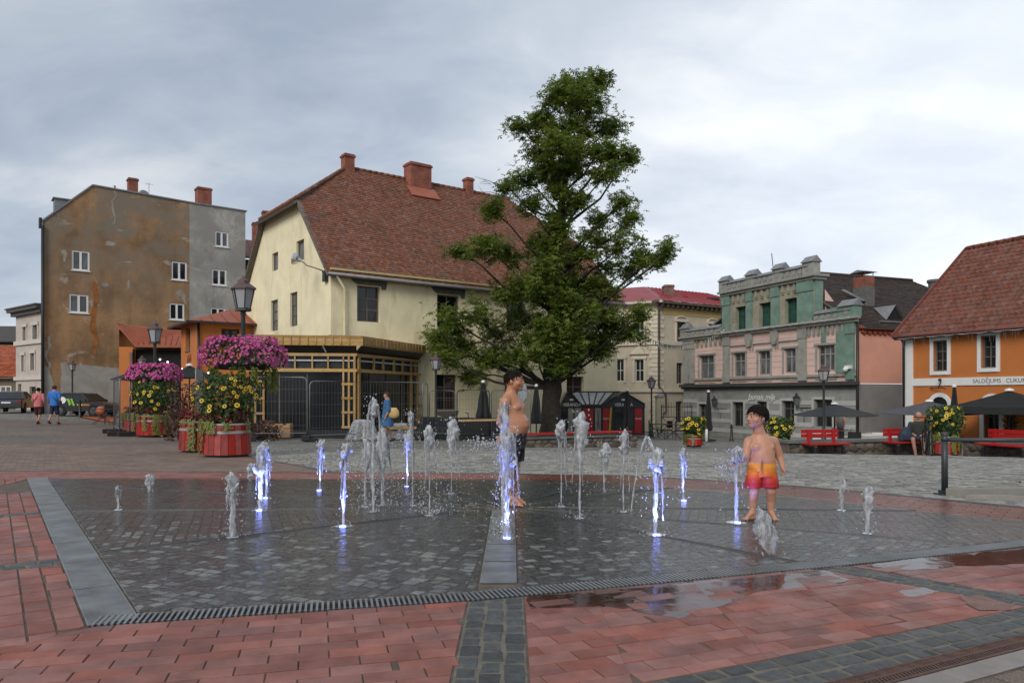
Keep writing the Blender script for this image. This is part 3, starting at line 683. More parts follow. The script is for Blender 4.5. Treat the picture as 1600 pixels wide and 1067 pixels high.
def wall(mb, M, poly, holes, reveal=0.18, thick=0.0):
    us = sorted({round(v, 5) for h in holes for v in h[:2]} | {round(min(p[0] for p in poly), 5), round(max(p[0] for p in poly), 5)})
    zs = sorted({round(v, 5) for h in holes for v in h[2:4]} | {round(min(p[1] for p in poly), 5), round(max(p[1] for p in poly), 5)})
    for i in range(len(us)-1):
        for j in range(len(zs)-1):
            cu, cz = (us[i]+us[i+1])/2, (zs[j]+zs[j+1])/2
            if any(h[0] < cu < h[1] and h[2] < cz < h[3] for h in holes): continue
            c = clip_convex([(us[i],zs[j]), (us[i+1],zs[j]), (us[i+1],zs[j+1]), (us[i],zs[j+1])], poly)
            if len(c) >= 3 and abs(area(c)) > 1e-5: mb.poly([M(a, 0, b) for a, b in c])
    for h in holes:
        a, b, c, d = h[:4]
        for p, q in (((a,c),(b,c)), ((b,c),(b,d)), ((b,d),(a,d)), ((a,d),(a,c))):
            mb.quad(M(p[0],0,p[1]), M(q[0],0,q[1]), M(q[0],reveal,q[1]), M(p[0],reveal,p[1]))
def mbox(mb, M, u0, u1, d0, d1, z0, z1):
    pts = [M(u,d,z) for z in (z0,z1) for u, d in ((u0,d0),(u1,d0),(u1,d1),(u0,d1))]
    mb.add(pts, [(0,3,2,1),(4,5,6,7),(0,1,5,4),(1,2,6,5),(2,3,7,6),(3,0,4,7)])
M_GLASS = pm('dark_window_glass', (0.016, 0.018, 0.02), 0.06, 0.3, 1.2, 0.06, 3.0, spec=0.6, island=0.4)
M_GLASSB = pm('curtained_window_glass', (0.09, 0.095, 0.10), 0.10, 0.6, 1.6, 0.06, 3.0, spec=0.6, island=0.5)
M_DIRTY = pm('dusty_window_glass', (0.13, 0.13, 0.115), 0.35, 0.4, 2.5, 0.1, 8)
M_WHITE = pm('white_paint', (0.72, 0.72, 0.70), 0.5, 0.05, 4)
M_OLDWOOD = pm('old_grey_wood', (0.14, 0.125, 0.105), 0.85, 0.3, 12, 0.4, 60)
M_BLACK = pm('black_metal', (0.02, 0.021, 0.022), 0.45, 0.2, 6)
M_ZINC = pm('grey_zinc', (0.20, 0.205, 0.21), 0.5, 0.18, 3, metal=0.3)
def window(parent, M, h, depth, fmat, gmat, nx=2, nz=1, fw=0.06, bw=0.035, cross=None, sill=None, proud=0.03, name='window', label=None):
    """frame ring + bars as the window part, every pane a sub-part"""
    a, b, c, d = h[:4]
    mb = MB(); d0, d1 = depth-proud, depth+0.03
    mbox(mb, M, a, a+fw, d0, d1, c, d); mbox(mb, M, b-fw, b, d0, d1, c, d); mbox(mb, M, a+fw, b-fw, d0, d1, c, c+fw); mbox(mb, M, a+fw, b-fw, d0, d1, d-fw, d)
    us = [a+fw+(b-a-2*fw)*i/nx for i in range(nx+1)]
    zs = [c+fw+(d-c-2*fw)*i/nz for i in range(nz+1)] if cross is None else [c+fw]+[c+fw+(d-c-2*fw)*q for q in cross]+[d-fw]
    for u in us[1:-1]: mbox(mb, M, u-bw/2, u+bw/2, d0+0.004, d1, c+fw, d-fw)
    for z in zs[1:-1]:
        for i in range(nx): mbox(mb, M, us[i]+(bw/2 if i else 0), us[i+1]-(bw/2 if i < nx-1 else 0), d0+0.008, d1, z-bw/2, z+bw/2)
    w = mb.build(name, fmat, parent, label=label)
    for i in range(nx):
        for j in range(len(zs)-1):
            p = MB(); g = 0.01
            t1, t2 = random.uniform(-.006, .006), random.uniform(-.006, .006)
            p.quad(M(us[i]+g,depth+0.012+t1,zs[j]+g), M(us[i+1]-g,depth+0.012-t1,zs[j]+g), M(us[i+1]-g,depth+0.012-t1+t2,zs[j+1]-g), M(us[i]+g,depth+0.012+t1+t2,zs[j+1]-g)); p.build('pane', gmat, w)
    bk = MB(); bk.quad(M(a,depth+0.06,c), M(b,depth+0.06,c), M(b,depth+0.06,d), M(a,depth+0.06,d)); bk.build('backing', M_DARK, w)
    if sill is not None:
        s = MB(); mbox(s, M, a-0.06, b+0.06, -0.07, depth-proud-0.002, c-0.055, c-0.003); s.build('sill', sill, w)
    return w
def tiles(mb, O, ex, ey, poly, tw, th, t=0.03, seed=0, half=True, curved=False):
    """laid tiles over a convex polygon given in (a,b) on the plane O + a*ex + b*ey"""
    O, ex, ey = Vector(O), Vector(ex).normalized(), Vector(ey).normalized(); nz = ex.cross(ey).normalized()
    if nz.z < 0: nz = -nz
    rnd = random.Random(seed)
    a0 = min(p[0] for p in poly); a1 = max(p[0] for p in poly); b0 = min(p[1] for p in poly); b1 = max(p[1] for p in poly)
    r = 0; b = b0
    while b < b1:
        a = a0-(tw/2 if half and r % 2 else 0)
        while a < a1:
            c = clip_convex([(a+0.004,b), (a+tw-0.004,b), (a+tw-0.004,b+th*1.12), (a+0.004,b+th*1.12)], poly)
            if len(c) >= 3 and abs(area(c)) > 0.15*tw*th:
                k = rnd.uniform(0.7, 1.35); w = rnd.uniform(-.006, .006)
                if curved and len(c) == 4:
                    P = []
                    for bb, hh in ((c[0][1], t*k), (c[2][1], 0.004)):
                        for q in range(5):
                            f = q/4; P.append(O+ex*(c[0][0]+(c[1][0]-c[0][0])*f)+ey*(bb+w)+nz*(hh+0.045*sin(f*pi*2*0.75)))
                    base = P[:5]; low = [p-nz*0.03 for p in base]
                    mb.add(P+low, [(q, q+1, q+6, q+5) for q in range(4)]+[(10+q, 10+q+1, q+1, q) for q in range(4)])
                else:
                    top = [O+ex*p[0]+ey*(p[1]+w)+nz*(t*k*(1-(p[1]-b)/(th*1.12))+0.004) for p in c]
                    lip = [top[0]-nz*t*k, top[1]-nz*t*k]
                    n = len(c); mb.add(top+lip, [tuple(range(n)), (n, n+1, 1, 0)])
            a += tw
        b += th; r += 1
def plane_slab(mb, O, ex, ey, poly, th=0.08):
    O, ex, ey = Vector(O), Vector(ex).normalized(), Vector(ey).normalized(); nz = ex.cross(ey).normalized()
    if nz.z < 0: nz = -nz
    mb.prism([O+ex*p[0]+ey*p[1]-nz*0.006 for p in poly], -nz*th)
def chimney(parent, x, y, z0, z1, w, d, mat, capmat=None, name='chimney'):
    mb = MB(); mb.box(x-w/2, x+w/2, y-d/2, y+d/2, z0, z1-0.16); mb.box(x-w/2-0.05, x+w/2+0.05, y-d/2-0.05, y+d/2+0.05, z1-0.16, z1-0.06); mb.box(x-w/2, x+w/2, y-d/2, y+d/2, z1-0.06, z1)
    c = mb.build(name, mat, parent)
    fl = MB(); fl.box(x-w/2+0.1, x+w/2-0.1, y-d/2+0.1, y+d/2-0.1, z1, z1+0.02); fl.build('flue', M_DARK, c)
    return c
def pipe(parent, pts, r, mat, name='downpipe'):
    mb = MB(); mb.tube(pts, r, 8); return mb.build(name, mat, parent, smooth=True)
def brick_mat(name, c1, c2, cm, scale=1.0):
    m = bpy.data.materials.new(name); m.use_nodes = True; nt = m.node_tree; N = nt.nodes; L = nt.links; b = N['Principled BSDF']
    tc = N.new('ShaderNodeTexCoord'); mp = N.new('ShaderNodeMapping'); mp.inputs['Rotation'].default_value = (radians(90), 0, 0)
    geo = N.new('ShaderNodeNewGeometry'); sx = N.new('ShaderNodeSeparateXYZ'); L.new(tc.outputs['Object'], sx.inputs[0])
    ad = N.new('ShaderNodeMath'); ad.operation = 'ADD'; L.new(sx.outputs[0], ad.inputs[0]); L.new(sx.outputs[1], ad.inputs[1])
    cb = N.new('ShaderNodeCombineXYZ'); L.new(ad.outputs[0], cb.inputs[0]); L.new(sx.outputs[2], cb.inputs[1])
    br = N.new('ShaderNodeTexBrick'); L.new(cb.outputs[0], br.inputs['Vector']); br.inputs['Scale'].default_value = scale; br.inputs['Brick Width'].default_value = 0.25; br.inputs['Row Height'].default_value = 0.08; br.inputs['Mortar Size'].default_value = 0.008
    br.inputs['Color1'].default_value = c1+(1,); br.inputs['Color2'].default_value = c2+(1,); br.inputs['Mortar'].default_value = cm+(1,)
    n = N.new('ShaderNodeTexNoise'); n.inputs['Scale'].default_value = 2.5; n.inputs['Detail'].default_value = 6; L.new(geo.outputs['Position'], n.inputs['Vector'])
    h = N.new('ShaderNodeHueSaturation'); r = N.new('ShaderNodeMapRange'); r.inputs[1].default_value = .3; r.inputs[2].default_value = .7; r.inputs[3].default_value = .7; r.inputs[4].default_value = 1.25; L.new(n.outputs[0], r.inputs[0]); L.new(r.outputs[0], h.inputs['Value']); L.new(br.outputs[0], h.inputs['Color']); L.new(h.outputs[0], b.inputs['Base Color'])
    bp = N.new('ShaderNodeBump'); bp.inputs['Strength'].default_value = 0.5; bp.inputs['Distance'].default_value = 0.01; bp.invert = True; L.new(br.outputs['Fac'], bp.inputs['Height']); L.new(bp.outputs[0], b.inputs['Normal']); b.inputs['Roughness'].default_value = 0.9
    return m
M_CHIM = brick_mat('chimney_brick', (0.30, 0.085, 0.05), (0.24, 0.07, 0.042), (0.17, 0.11, 0.085))
M_CHIMOLD = brick_mat('old_chimney_brick', (0.22, 0.12, 0.085), (0.17, 0.10, 0.075), (0.17, 0.13, 0.11))

# ================================================================== yellow house
M_YEL = pm('yellow_limewash', (0.79, 0.71, 0.475), 0.9, 0.10, 1.0, 0.25, 25, stain=(0.55, 0.475, 0.31), stain_amt=0.8, stain_scale=1.1, streak=True)
M_YEL2 = pm('yellow_eave_board', (0.50, 0.43, 0.20), 0.8, 0.1, 2)
M_TILE = pm('old_red_tile', (0.20, 0.084, 0.052), 0.88, 0.3, 9, 0.4, 50, island=0.26, stain=(0.085, 0.062, 0.046), stain_amt=0.9, stain_scale=0.42)
M_CEM = pm('cement_patch', (0.125, 0.12, 0.112), 0.95, 0.25, 6, 0.5, 30)
YA = atan2(0.598, 0.80)
YO = (-7.56, 31.0); YB = -1.2
yf = Fr(YO, YA); yg = Fr(YO, YA+pi/2)
yh = thing('yellow_house', 'pale yellow house with steep red tiled half-hipped roof behind the tree', 'house', (YO[0], YO[1], YB), YA)
LW, GW = 16.7, 11.5; zo = CAMH-YB; EV, BK, RG = 5.29+zo, 8.72+zo, 11.4+zo
fr_w = [yf.rect(558,594,447,503,YB), yf.rect(683,718,461,512,YB)]
dz = (fr_w[0][2], fr_w[0][3])
fr_w += [(9.1,10.2,dz[0],dz[1]), (13.1,14.2,dz[0],dz[1])]
gr_w = [yf.rect(680,714,585,641,YB), (9.0,10.2,1.75,3.35), (13.0,14.2,1.75,3.35)]
mb = MB(); wall(mb, IDM, [(0,0),(LW,0),(LW,EV),(0,EV)], fr_w+gr_w, 0.22)
gpoly = [(0,0),(GW,0),(GW,EV),(GW-3.3,BK),(3.2,BK),(0,EV)]
g_w = [yg.rect(423,434,469,517,YB), yg.rect(453,464.5,457,510,YB), yg.rect(425,434.5,395,423,YB), yg.rect(463,475,375.5,407.5,YB)]
wall(mb, sideM(0), gpoly, g_w, 0.2)
wall(mb, sideM(LW,-1), gpoly, [], 0.2)
mb.quad((0,GW,0), (LW,GW,0), (LW,GW,EV), (0,GW,EV))
mb.build('wall', M_YEL, yh)
for h in fr_w: window(yh, IDM, h, 0.2, M_OLDWOOD, M_GLASS, 2, 3, 0.06, 0.045)
for h in gr_w: window(yh, IDM, h, 0.2, M_OLDWOOD, M_GLASS, 2, 3, 0.05, 0.04)
for i, h in enumerate(g_w): window(yh, sideM(0), h, 0.12, M_OLDWOOD, M_DIRTY, 2 if i == 1 else 1, 3 if i < 2 else 1, 0.07, 0.05)
for i, h in enumerate(fr_w):       # bare cement lintels with broken edges
    mb = MB(); a, b, c, d = h[:4]; w = 0.34
    top = [(a-w,d+0.5), (a-w+0.02,d+0.28), (a-w+0.16,d+0.12), (a-0.02,d+0.03), (b+0.05,d+0.03), (b+0.1,d-0.12), (b+w-0.08,d-0.1), (b+w-0.02,d+0.2), (b+w,d+0.5)]
    mb.prism([(p[0]+random.uniform(-.02,.02), -0.025, p[1]) for p in top], (0,0.05,0)); mb.build('lintel', M_CEM, yh)
for h in gr_w[:1]:
    mb = MB(); a, b, c, d = h[:4]; mb.prism([(a-0.05,-0.012,c-0.02),(b+0.1,-0.012,c-0.02),(b+0.02,-0.012,c-0.25),(a+0.6,-0.012,c-0.36),(a+0.1,-0.012,c-0.22)], (0,0.02,0)); mb.build('plaster_scar', M_CEM, yh)
sl_ = (RG-EV)/5.75; sd_ = Vector((0,1,sl_)).normalized(); q = sqrt(1+sl_*sl_)
ov = 0.35
fp = [(-0.28,-ov*q), (LW+0.28,-ov*q), (LW+0.28,3.2*q), (LW-3.24,5.75*q), (3.26,5.75*q), (-0.28,3.2*q)]
mb = MB(); plane_slab(mb, (0,0,EV+0.05), (1,0,0), sd_, fp, 0.12)
hx = Vector((3.26+0.28, 0, RG-BK)); hl = hx.length; hip = [(3.0,0), (GW-3.05,0), (5.75,hl)]
plane_slab(mb, (-0.28,0,BK+0.05), (0,1,0), hx, [(2.95,-0.3),(GW-2.95,-0.3),(5.75,hl)], 0.12)
plane_slab(mb, (0,GW,EV+0.05), (1,0,0), Vector((0,-1,sl_)), fp, 0.12)
plane_slab(mb, (LW+0.28,0,BK+0.05), (0,1,0), Vector((-hx.x,0,hx.z)), [(2.95,-0.3),(GW-2.95,-0.3),(5.75,hl)], 0.12)
rf = mb.build('roof', M_OLDWOOD, yh)
mb = MB(); tiles(mb, (0,0,EV+0.05), (1,0,0), sd_, fp, 0.175, 0.155, 0.024, 1)
tiles(mb, (-0.28,0,BK+0.05), (0,1,0), hx, [(2.95,-0.3),(GW-2.95,-0.3),(5.75,hl)], 0.175, 0.155, 0.024, 2)
mb.build('roof_tiles', M_TILE, rf, kind='stuff')
mb = MB()
for i in range(30): x = 3.26+i*0.34; mb.tube([(x,5.75,RG+0.06),(x+0.37,5.75,RG+0.085)], 0.1, 8)
def ridge_run(p0, p1, n, r=0.085):
    p0, p1 = Vector(p0), Vector(p1)
    for i in range(n): a = p0+(p1-p0)*i/n; b = p0+(p1-p0)*(i+1.08)/n; mb.tube([a, b+Vector((0,0,.02))], r, 7)
ridge_run((-0.28,3.1,BK+0.1), (3.26,5.75,RG+0.08), 14); ridge_run((-0.28,GW-3.1,BK+0.1), (3.26,5.75,RG+0.08), 14)
mb.build('ridge_tiles', M_TILE, rf, smooth=True, kind='stuff')
mb = MB(); mb.box(-0.1, LW+0.1, -0.10, -0.002, EV-0.24, EV-0.12); mb.box(-0.1, LW+0.1, -0.26, -0.002, EV-0.12, EV-0.03); mb.build('cornice', M_YEL2, yh)
pipe(yh, [(-0.3,-0.43,EV-0.32), (LW+0.3,-0.43,EV-0.38)], 0.07, M_ZINC, 'gutter')
mb = MB()     # dark verge boards of the gable
for p0, p1 in (((0,EV),(3.2,BK)), ((GW,EV),(GW-3.3,BK)), ((3.2,BK),(GW-3.3,BK))): mb.bar((-0.2,p0[0],p0[1]-0.02), (-0.2,p1[0],p1[1]-0.02), 0.2, 0.1)
mb.build('verge_board', M_OLDWOOD, yh)
pipe(yh, [(0.1,-0.36,EV-0.38), (0.55,-0.14,EV-0.85), (0.55,-0.12,3.4), (0.55,-0.12,0.2)], 0.055, M_YEL)
chimney(yh, 3.35, 5.75, RG-0.5, RG+0.72, 0.52, 0.5, M_CHIM); c = chimney(yh, 7.25, 5.5, RG-0.9, RG+0.88, 1.26, 0.75, M_CHIM); chimney(yh, 10.65, 5.75, RG-0.5, RG+0.80, 0.42, 0.45, M_CHIM)
mb = MB(); mb.prism([(6.4,4.6,RG-1.14+0.05),(8.1,4.6,RG-1.14+0.05),(8.1,5.2,RG-0.5+0.05),(6.4,5.2,RG-0.5+0.05)], (0,-0.03,0.05)); mb.build('flashing', pm('rust_red_sheet', (0.33,0.10,0.06), 0.6), c)
fl = thing('floodlight', 'silver floodlight on a bent arm at the corner of the yellow house', 'floodlight', (YO[0], YO[1], YB), YA)
_, fz_ = yg.hit(508,433); fz_ -= YB; tb, _ = yg.hit(507,433)
mb = MB(); mb.box(-0.16, -0.004, 0.25, 0.55, fz_-0.22, fz_+0.22); mb.build('control_box', M_BLACK, fl)
mb = MB(); mb.tube([(-0.12,0.4,fz_+0.2), (-0.45,0.55,fz_+0.33), (-0.75,0.7,fz_+0.42), (-0.95,0.8,fz_+0.6)], 0.03, 6); mb.build('arm', M_ZINC, fl, smooth=True)
mb = MB(); mb.lathe([(0.06,0),(0.1,0.12),(0.2,0.2),(0.26,0.3),(0.27,0.34),(0.24,0.36)], 14); me_ = mb.mesh('lamp_head'); me_.materials.append(pm('silver_reflector', (0.6,0.6,0.6), 0.25, metal=0.9)); hd = link('lamp_head', me_, fl); hd.location = (-0.95,0.82,fz_+0.62); hd.rotation_euler = (radians(-10), radians(-75), radians(-25))

# ================================================================== brown fire-wall building
def plaster_mat(name, c, patches, brick, grey_x=None):
    m = bpy.data.materials.new(name); m.use_nodes = True; nt = m.node_tree; N = nt.nodes; L = nt.links; b = N['Principled BSDF']; b.inputs['Roughness'].default_value = 0.95
    tc = N.new('ShaderNodeTexCoord')
    def nz(sc, det, ro, ms=(1,1,1), off=(0,0,0), dist=0.0):
        mp = N.new('ShaderNodeMapping'); mp.inputs['Scale'].default_value = ms; mp.inputs['Location'].default_value = off; L.new(tc.outputs['Object'], mp.inputs[0]); n = N.new('ShaderNodeTexNoise'); n.inputs['Scale'].default_value = sc; n.inputs['Detail'].default_value = det; n.inputs['Roughness'].default_value = ro; n.inputs['Distortion'].default_value = dist; L.new(mp.outputs[0], n.inputs['Vector']); return n.outputs[0]
    def rng(v, a, b_, lo=0, hi=1):
        r = N.new('ShaderNodeMapRange'); r.inputs[1].default_value = a; r.inputs[2].default_value = b_; r.inputs[3].default_value = lo; r.inputs[4].default_value = hi; L.new(v, r.inputs[0]); return r.outputs[0]
    def mix(f, A, B):
        x = N.new('ShaderNodeMix'); x.data_type = 'RGBA'; L.new(f, x.inputs[0])
        for i, q in ((6, A), (7, B)):
            if isinstance(q, tuple): x.inputs[i].default_value = q+(1,)
            else: L.new(q, x.inputs[i])
        return x.outputs[2]
    n1 = nz(0.5, 9, 0.66, (1,1,0.8)); c1 = mix(rng(n1,.38,.62), tuple(v*0.58 for v in c), tuple(v*1.35 for v in c))
    n2 = nz(9, 5, 0.7); c2 = mix(rng(n2,.35,.75,0,.5), c1, tuple(v*0.55 for v in c))
    ns = nz(1.3, 6, 0.6, (1.0,1,0.10), (4,0,0)); c3 = mix(rng(ns,.55,.72,0,.55), c2, tuple(v*0.5 for v in c))         # run-down streaks
    sx = N.new('ShaderNodeSeparateXYZ'); L.new(tc.outputs['Object'], sx.inputs[0])
    nb = nz(0.5, 8, 0.7, (1,1,1), (9,2,5)); 
    mb_ = N.new('ShaderNodeMath'); mb_.operation = 'MULTIPLY'; L.new(rng(nb,.42,.56), mb_.inputs[0]); L.new(rng(sx.outputs[2], 6.0, 12.5), mb_.inputs[1])
    c4 = mix(mb_.outputs[0], c3, brick)                                                                                # bare brick and old render higher up
    npch = nz(0.75, 8, 0.62, (1,1,1.3), (1,6,2), 0.8); c5 = mix(rng(npch,.60,.66,0,.8), c4, patches)                  # lime patches
    L.new(c5, b.inputs['Base Color'])
    bp = N.new('ShaderNodeBump'); bp.inputs['Strength'].default_value = 0.5; bp.inputs['Distance'].default_value = 0.02; L.new(n2, bp.inputs['Height']); L.new(bp.outputs[0], b.inputs['Normal'])
    return m
M_BROWN = plaster_mat('ochre_render', (0.295, 0.175, 0.088), (0.36, 0.33, 0.28), (0.20, 0.165, 0.125))
M_GREYR = plaster_mat('grey_render', (0.34, 0.325, 0.29), (0.42, 0.40, 0.36), (0.26, 0.25, 0.225))
M_PATCH = pm('pale_cement_render', (0.30, 0.285, 0.255), 0.95, 0.2, 1.2, 0.4, 20, stain=(0.22,0.18,0.13), stain_amt=0.6, stain_scale=0.8)
BO = (-29.6, 46.8); BA = atan2(0.6, 0.8); BB = -0.3; bf = Fr(BO, BA)
bh = thing('tall_brown_house', 'tall brown house with weathered blank side wall and a few white windows', 'house', (BO[0], BO[1], BB), BA)
zb = CAMH-BB
bp_w = {k: bf.rect(*k, BB) for k in ((112,140,392,423), (108,138,460,489), (268,292,409,438), (264.5,288,474,500), (336,357,362,386), (331,354,421,446), (329,352,481,505))}
GX = bf.hit(296, 450)[0]
poly = [(0,0), (GX,0), (GX,13.42+zb), (2.8,13.62+zb), (0,10.9+zb)]
hl_ = [h for h in bp_w.values() if h[0] < GX]; hr_ = [h for h in bp_w.values() if h[0] > GX]
mb = MB(); wall(mb, IDM, poly, hl_, 0.16); mb.build('wall', M_BROWN, bh)
mb = MB(); wall(mb, IDM, [(GX,0),(12.6,0),(12.6,13.38+zb),(GX,13.42+zb)], hr_, 0.16); mb.quad((12.6,0,0),(12.6,9,0),(12.6,9,13.3+zb),(12.6,0,13.38+zb)); mb.build('wall', M_GREYR, bh, label='grey rendered right part of the side wall')
mb = MB(); mb.quad((0.003,0.01,0),(1.6,10,0),(1.6,10,10.8+zb),(0.003,0.01,10.8+zb)); mb.build('wall', M_BROWN, bh)
for i, h in enumerate(bp_w.values()): window(bh, IDM, h, 0.07, M_WHITE, M_GLASSB if i in (0, 1, 4) else M_GLASS, 2, 1, 0.10, 0.13, sill=M_WHITE)
for px in ((147,292,296,318), ):
    pass
mb = MB()
tp_ = [(-0.1,10.82+zb), (2.78,13.62+zb), (GX,13.42+zb), (12.7,13.38+zb)]
for i in range(3): mb.bar((tp_[i][0],0.1,tp_[i][1]+0.03), (tp_[i+1][0],0.1,tp_[i+1][1]+0.03), 0.35, 0.09)
mb.build('coping', M_ZINC, bh)
mb = MB(); mb.prism([(0.1,0.28,10.8+zb),(2.78,0.28,13.5+zb),(12.6,0.28,13.2+zb),(12.6,0.28,12.9+zb),(2.85,0.28,13.0+zb)], (1.6,9.5,0)); mb.build('roof', M_ZINC, bh)
mb = MB(); a, z1 = bf.hit(95, 566); b_, _ = bf.hit(185, 566); _, z0 = bf.hit(120,612)
edge = [(a+0.12*mnoise.noise(Vector((i*1.7,0,3))), 0.3+(z1-BB-0.35)*i/14) for i in range(15)]+[(a+(b_+0.3-a)*i/26, z1-BB-0.02-0.012*i+0.16*mnoise.fractal(Vector((i*.8,5,1)),.8,2,3)) for i in range(27)]
mb.prism([(a,-0.015,0.3)]+[(p[0],-0.015,p[1]) for p in edge]+[(b_+0.3,-0.015,0.3)], (0,0.03,0)); mb.build('render_patch', M_PATCH, bh)
mb = MB(); mb.prism([(0.02,-0.025,0),(1.5,-0.025,0),(1.4,-0.025,1.3),(0.75,-0.025,1.75),(0.3,-0.025,3.2),(0.02,-0.025,3.4)], (0,0.03,0)); mb.build('render_patch', M_PATCH, bh)
for (x, y, w, hh) in ((172,381,12,8),(201,444,3,15),(165,445,8,7),(281,458,6,13)):
    u, z = bf.hit(x, y); k = 1160/(bf.o.y+bf.u.y*u); ww, hz = w/k/2*1.25, hh/k/2
    pts = [(u+ww*cos(t)*random.uniform(.6,1.2), -0.012, z-BB+hz*sin(t)*random.uniform(.6,1.2)) for t in [2*pi*i/25 for i in range(25)]]
    mb = MB(); mb.prism(pts, (0,0.02,0)); mb.build('render_patch', M_PATCH, bh)
for (x0, y0, y1, w, dk) in ((178,290,350,1.5,0), (147,440,556,3.5,1), (75,525,582,2.0,0)):
    u, za = bf.hit(x0, y0); _, zc = bf.hit(x0, y1)
    mb = MB(); pts = []; n = 12
    for i in range(n+1): z = za+(zc-za)*i/n; pts.append((u+random.uniform(-.07,.07)+0.1*sin(i*.8), z-BB, w*0.045*random.uniform(.5,1.2)))
    mb.prism([(p[0]-p[2], -0.008, p[1]) for p in pts]+[(p[0]+p[2], -0.008, p[1]) for p in pts[::-1]], (0,0.012,0))
    mb.build('crack_filler' if not dk else 'rust_stain', M_PATCH if not dk else pm('rust_stain', (0.27,0.105,0.03), 0.95, 0.3, 3), bh)
u, z = bf.hit(216, 277); chimney(bh, u, 2.0, 12.8+zb, z-BB+0.35, 0.6, 0.6, M_CHIM)
u, z = bf.hit(321, 292); chimney(bh, u, 0.55, 12.3+zb, z-BB, 0.95, 0.8, M_CHIM)
u, z = bf.hit(98, 309); mb = MB(); mb.box(u-0.4, u+0.55, 0.5, 1.4, z-BB-1.2, z-BB); mb.box(u-0.5, u+0.65, 0.4, 1.5, z-BB, z-BB+0.07); mb.build('roof_hatch', M_ZINC, bh)
u, z = bf.hit(231, 297); mb = MB(); mb.tube([(u,1.5,z-BB-1), (u,1.5,z-BB)], 0.02, 5); mb.ball((u,1.4,z-BB-0.05), 0.36, 12, 8, (1,0.22,1)); mb.build('satellite_dish', M_ZINC, bh, smooth=True)
u, z = bf.hit(240, 278); mb = MB(); mb.tube([(u,1.5,z-BB-1.6), (u,1.5,z-BB)], 0.015, 5); mb.tube([(u-0.25,1.5,z-BB-0.1), (u+0.25,1.5,z-BB-0.1)], 0.01, 4); mb.build('antenna', M_BLACK, bh)
pipe(bh, [(0.0,-0.14,10.6+zb), (0.0,-0.14,0.1)], 0.09, M_BLACK); mb = MB(); mb.box(-0.18,-0.02,-0.1,0.4,10.5+zb,11.1+zb); mb.build('gutter_end', M_BLACK, bh)

# ================================================================== pale house, far left, and low red-roofed one
M_PALE = pm('pale_stucco', (0.47, 0.41, 0.36), 0.9, 0.1, 1.5, 0.2, 20, stain=(0.33,0.28,0.24), stain_amt=0.5)
M_PALE2 = pm('pale_stucco_trim', (0.54, 0.49, 0.44), 0.85, 0.08, 2)
PO = (-36.6, 58.0); pd = Vector((-4.6, 3.7)).normalized(); PA = atan2(-pd.y, -pd.x); pend = Vector(PO)+pd*6.0
pf = Fr(pend, PA); PB = -0.2
ph = thing('pale_stone_house', 'narrow pale house with tall arched windows at the far left corner', 'house', (pend.x, pend.y, PB), PA)
zt = pf.hit(40, 487)[1]-PB
pw = [pf.rect(*r, PB) for r in ((36.5,41.5,511,535), (52,59,508,533), (34.5,38.5,555,580), (48.5,54.5,552,578))]
pg = [pf.rect(*r, PB) for r in ((28,33,600,614), (46,56,604,622))]
mb = MB(); wall(mb, IDM, [(0,0),(6,0),(6,zt),(0,zt)], pw+pg, 0.2); mb.quad((0,0,0),(0,9,0),(0,9,zt),(0,0,zt)); mb.build('wall', M_PALE, ph)
for h in pw+pg: window(ph, IDM, h, 0.18, M_OLDWOOD, M_GLASS, 1, 2, 0.07, 0.05)
for h in pw:
    mb = MB(); a, b, c, d = h; mbox(mb, IDM, a-0.18, a, -0.07, 0, c, d); mbox(mb, IDM, b, b+0.18, -0.07, 0, c, d); mbox(mb, IDM, a-0.25, b+0.25, -0.12, 0, d, d+0.25); mb.build('architrave', M_PALE2, ph)
mb = MB(); mbox(mb, IDM, -0.5, 6.1, -0.55, 0, zt, zt+0.25); mbox(mb, IDM, -0.3, 6.1, -0.3, 0, zt-0.3, zt); mbox(mb, IDM, -0.6, 6.1, -0.65, 9, zt+0.25, zt+0.36); mb.build('cornice', pm('dark_cornice', (0.09,0.085,0.08), 0.8), ph)
zc = pf.hit(40,536)[1]-PB; zc2 = pf.hit(40,592)[1]-PB
mb = MB(); mbox(mb, IDM, -0.1, 6.05, -0.15, 0, zc-0.15, zc+0.2); mb.build('string_course', M_PALE2, ph); mb = MB(); mbox(mb, IDM, -0.1, 6.05, -0.15, 0, zc2-0.1, zc2+0.2); mb.build('string_course', M_PALE2, ph)
mb = MB()
z = zc2+0.5
while z < zt-0.4:
    if not (zc-0.3 < z < zc+0.3): mbox(mb, IDM, 0.0, 6.0, -0.012, 0, z, z+0.02)
    z += 0.42
chimney(ph, 5.4, 2.0, zt, zt+1.6, 0.6, 0.6, M_CHIMOLD)
rh = thing('low_red_house', 'low house with red tiled roof at the left edge, mostly cut off', 'house', (-48.5, 62, -0.2), 0.05)
mb = MB(); mb.box(-8, 7.2, 0, 6, 0, 2.9); mb.build('wall', pm('dim_ochre_wall', (0.16,0.13,0.09), 0.9), rh)
mb = MB(); mb.prism([(-8.3,-0.4,2.7),(7.5,-0.4,2.7),(7.5,3,5.6),(-8.3,3,5.6)], (0,0.05,0.1)); mb.prism([(-8.3,6.4,2.7),(7.5,6.4,2.7),(7.5,3,5.6),(-8.3,3,5.6)], (0,0,0.1)); r2_ = mb.build('roof', M_OLDWOOD, rh)
mb = MB(); tiles(mb, (0,-0.4,2.85), (1,0,0), Vector((0,3.4,2.9)), [(-8.3,0),(7.5,0),(7.5,4.4),(-8.3,4.4)], 0.3, 0.28, 0.04, 5); mb.build('roof_tiles', pm('red_tile_far', (0.32,0.085,0.04), 0.85, 0.2, 4, island=0.2), r2_, kind='stuff')
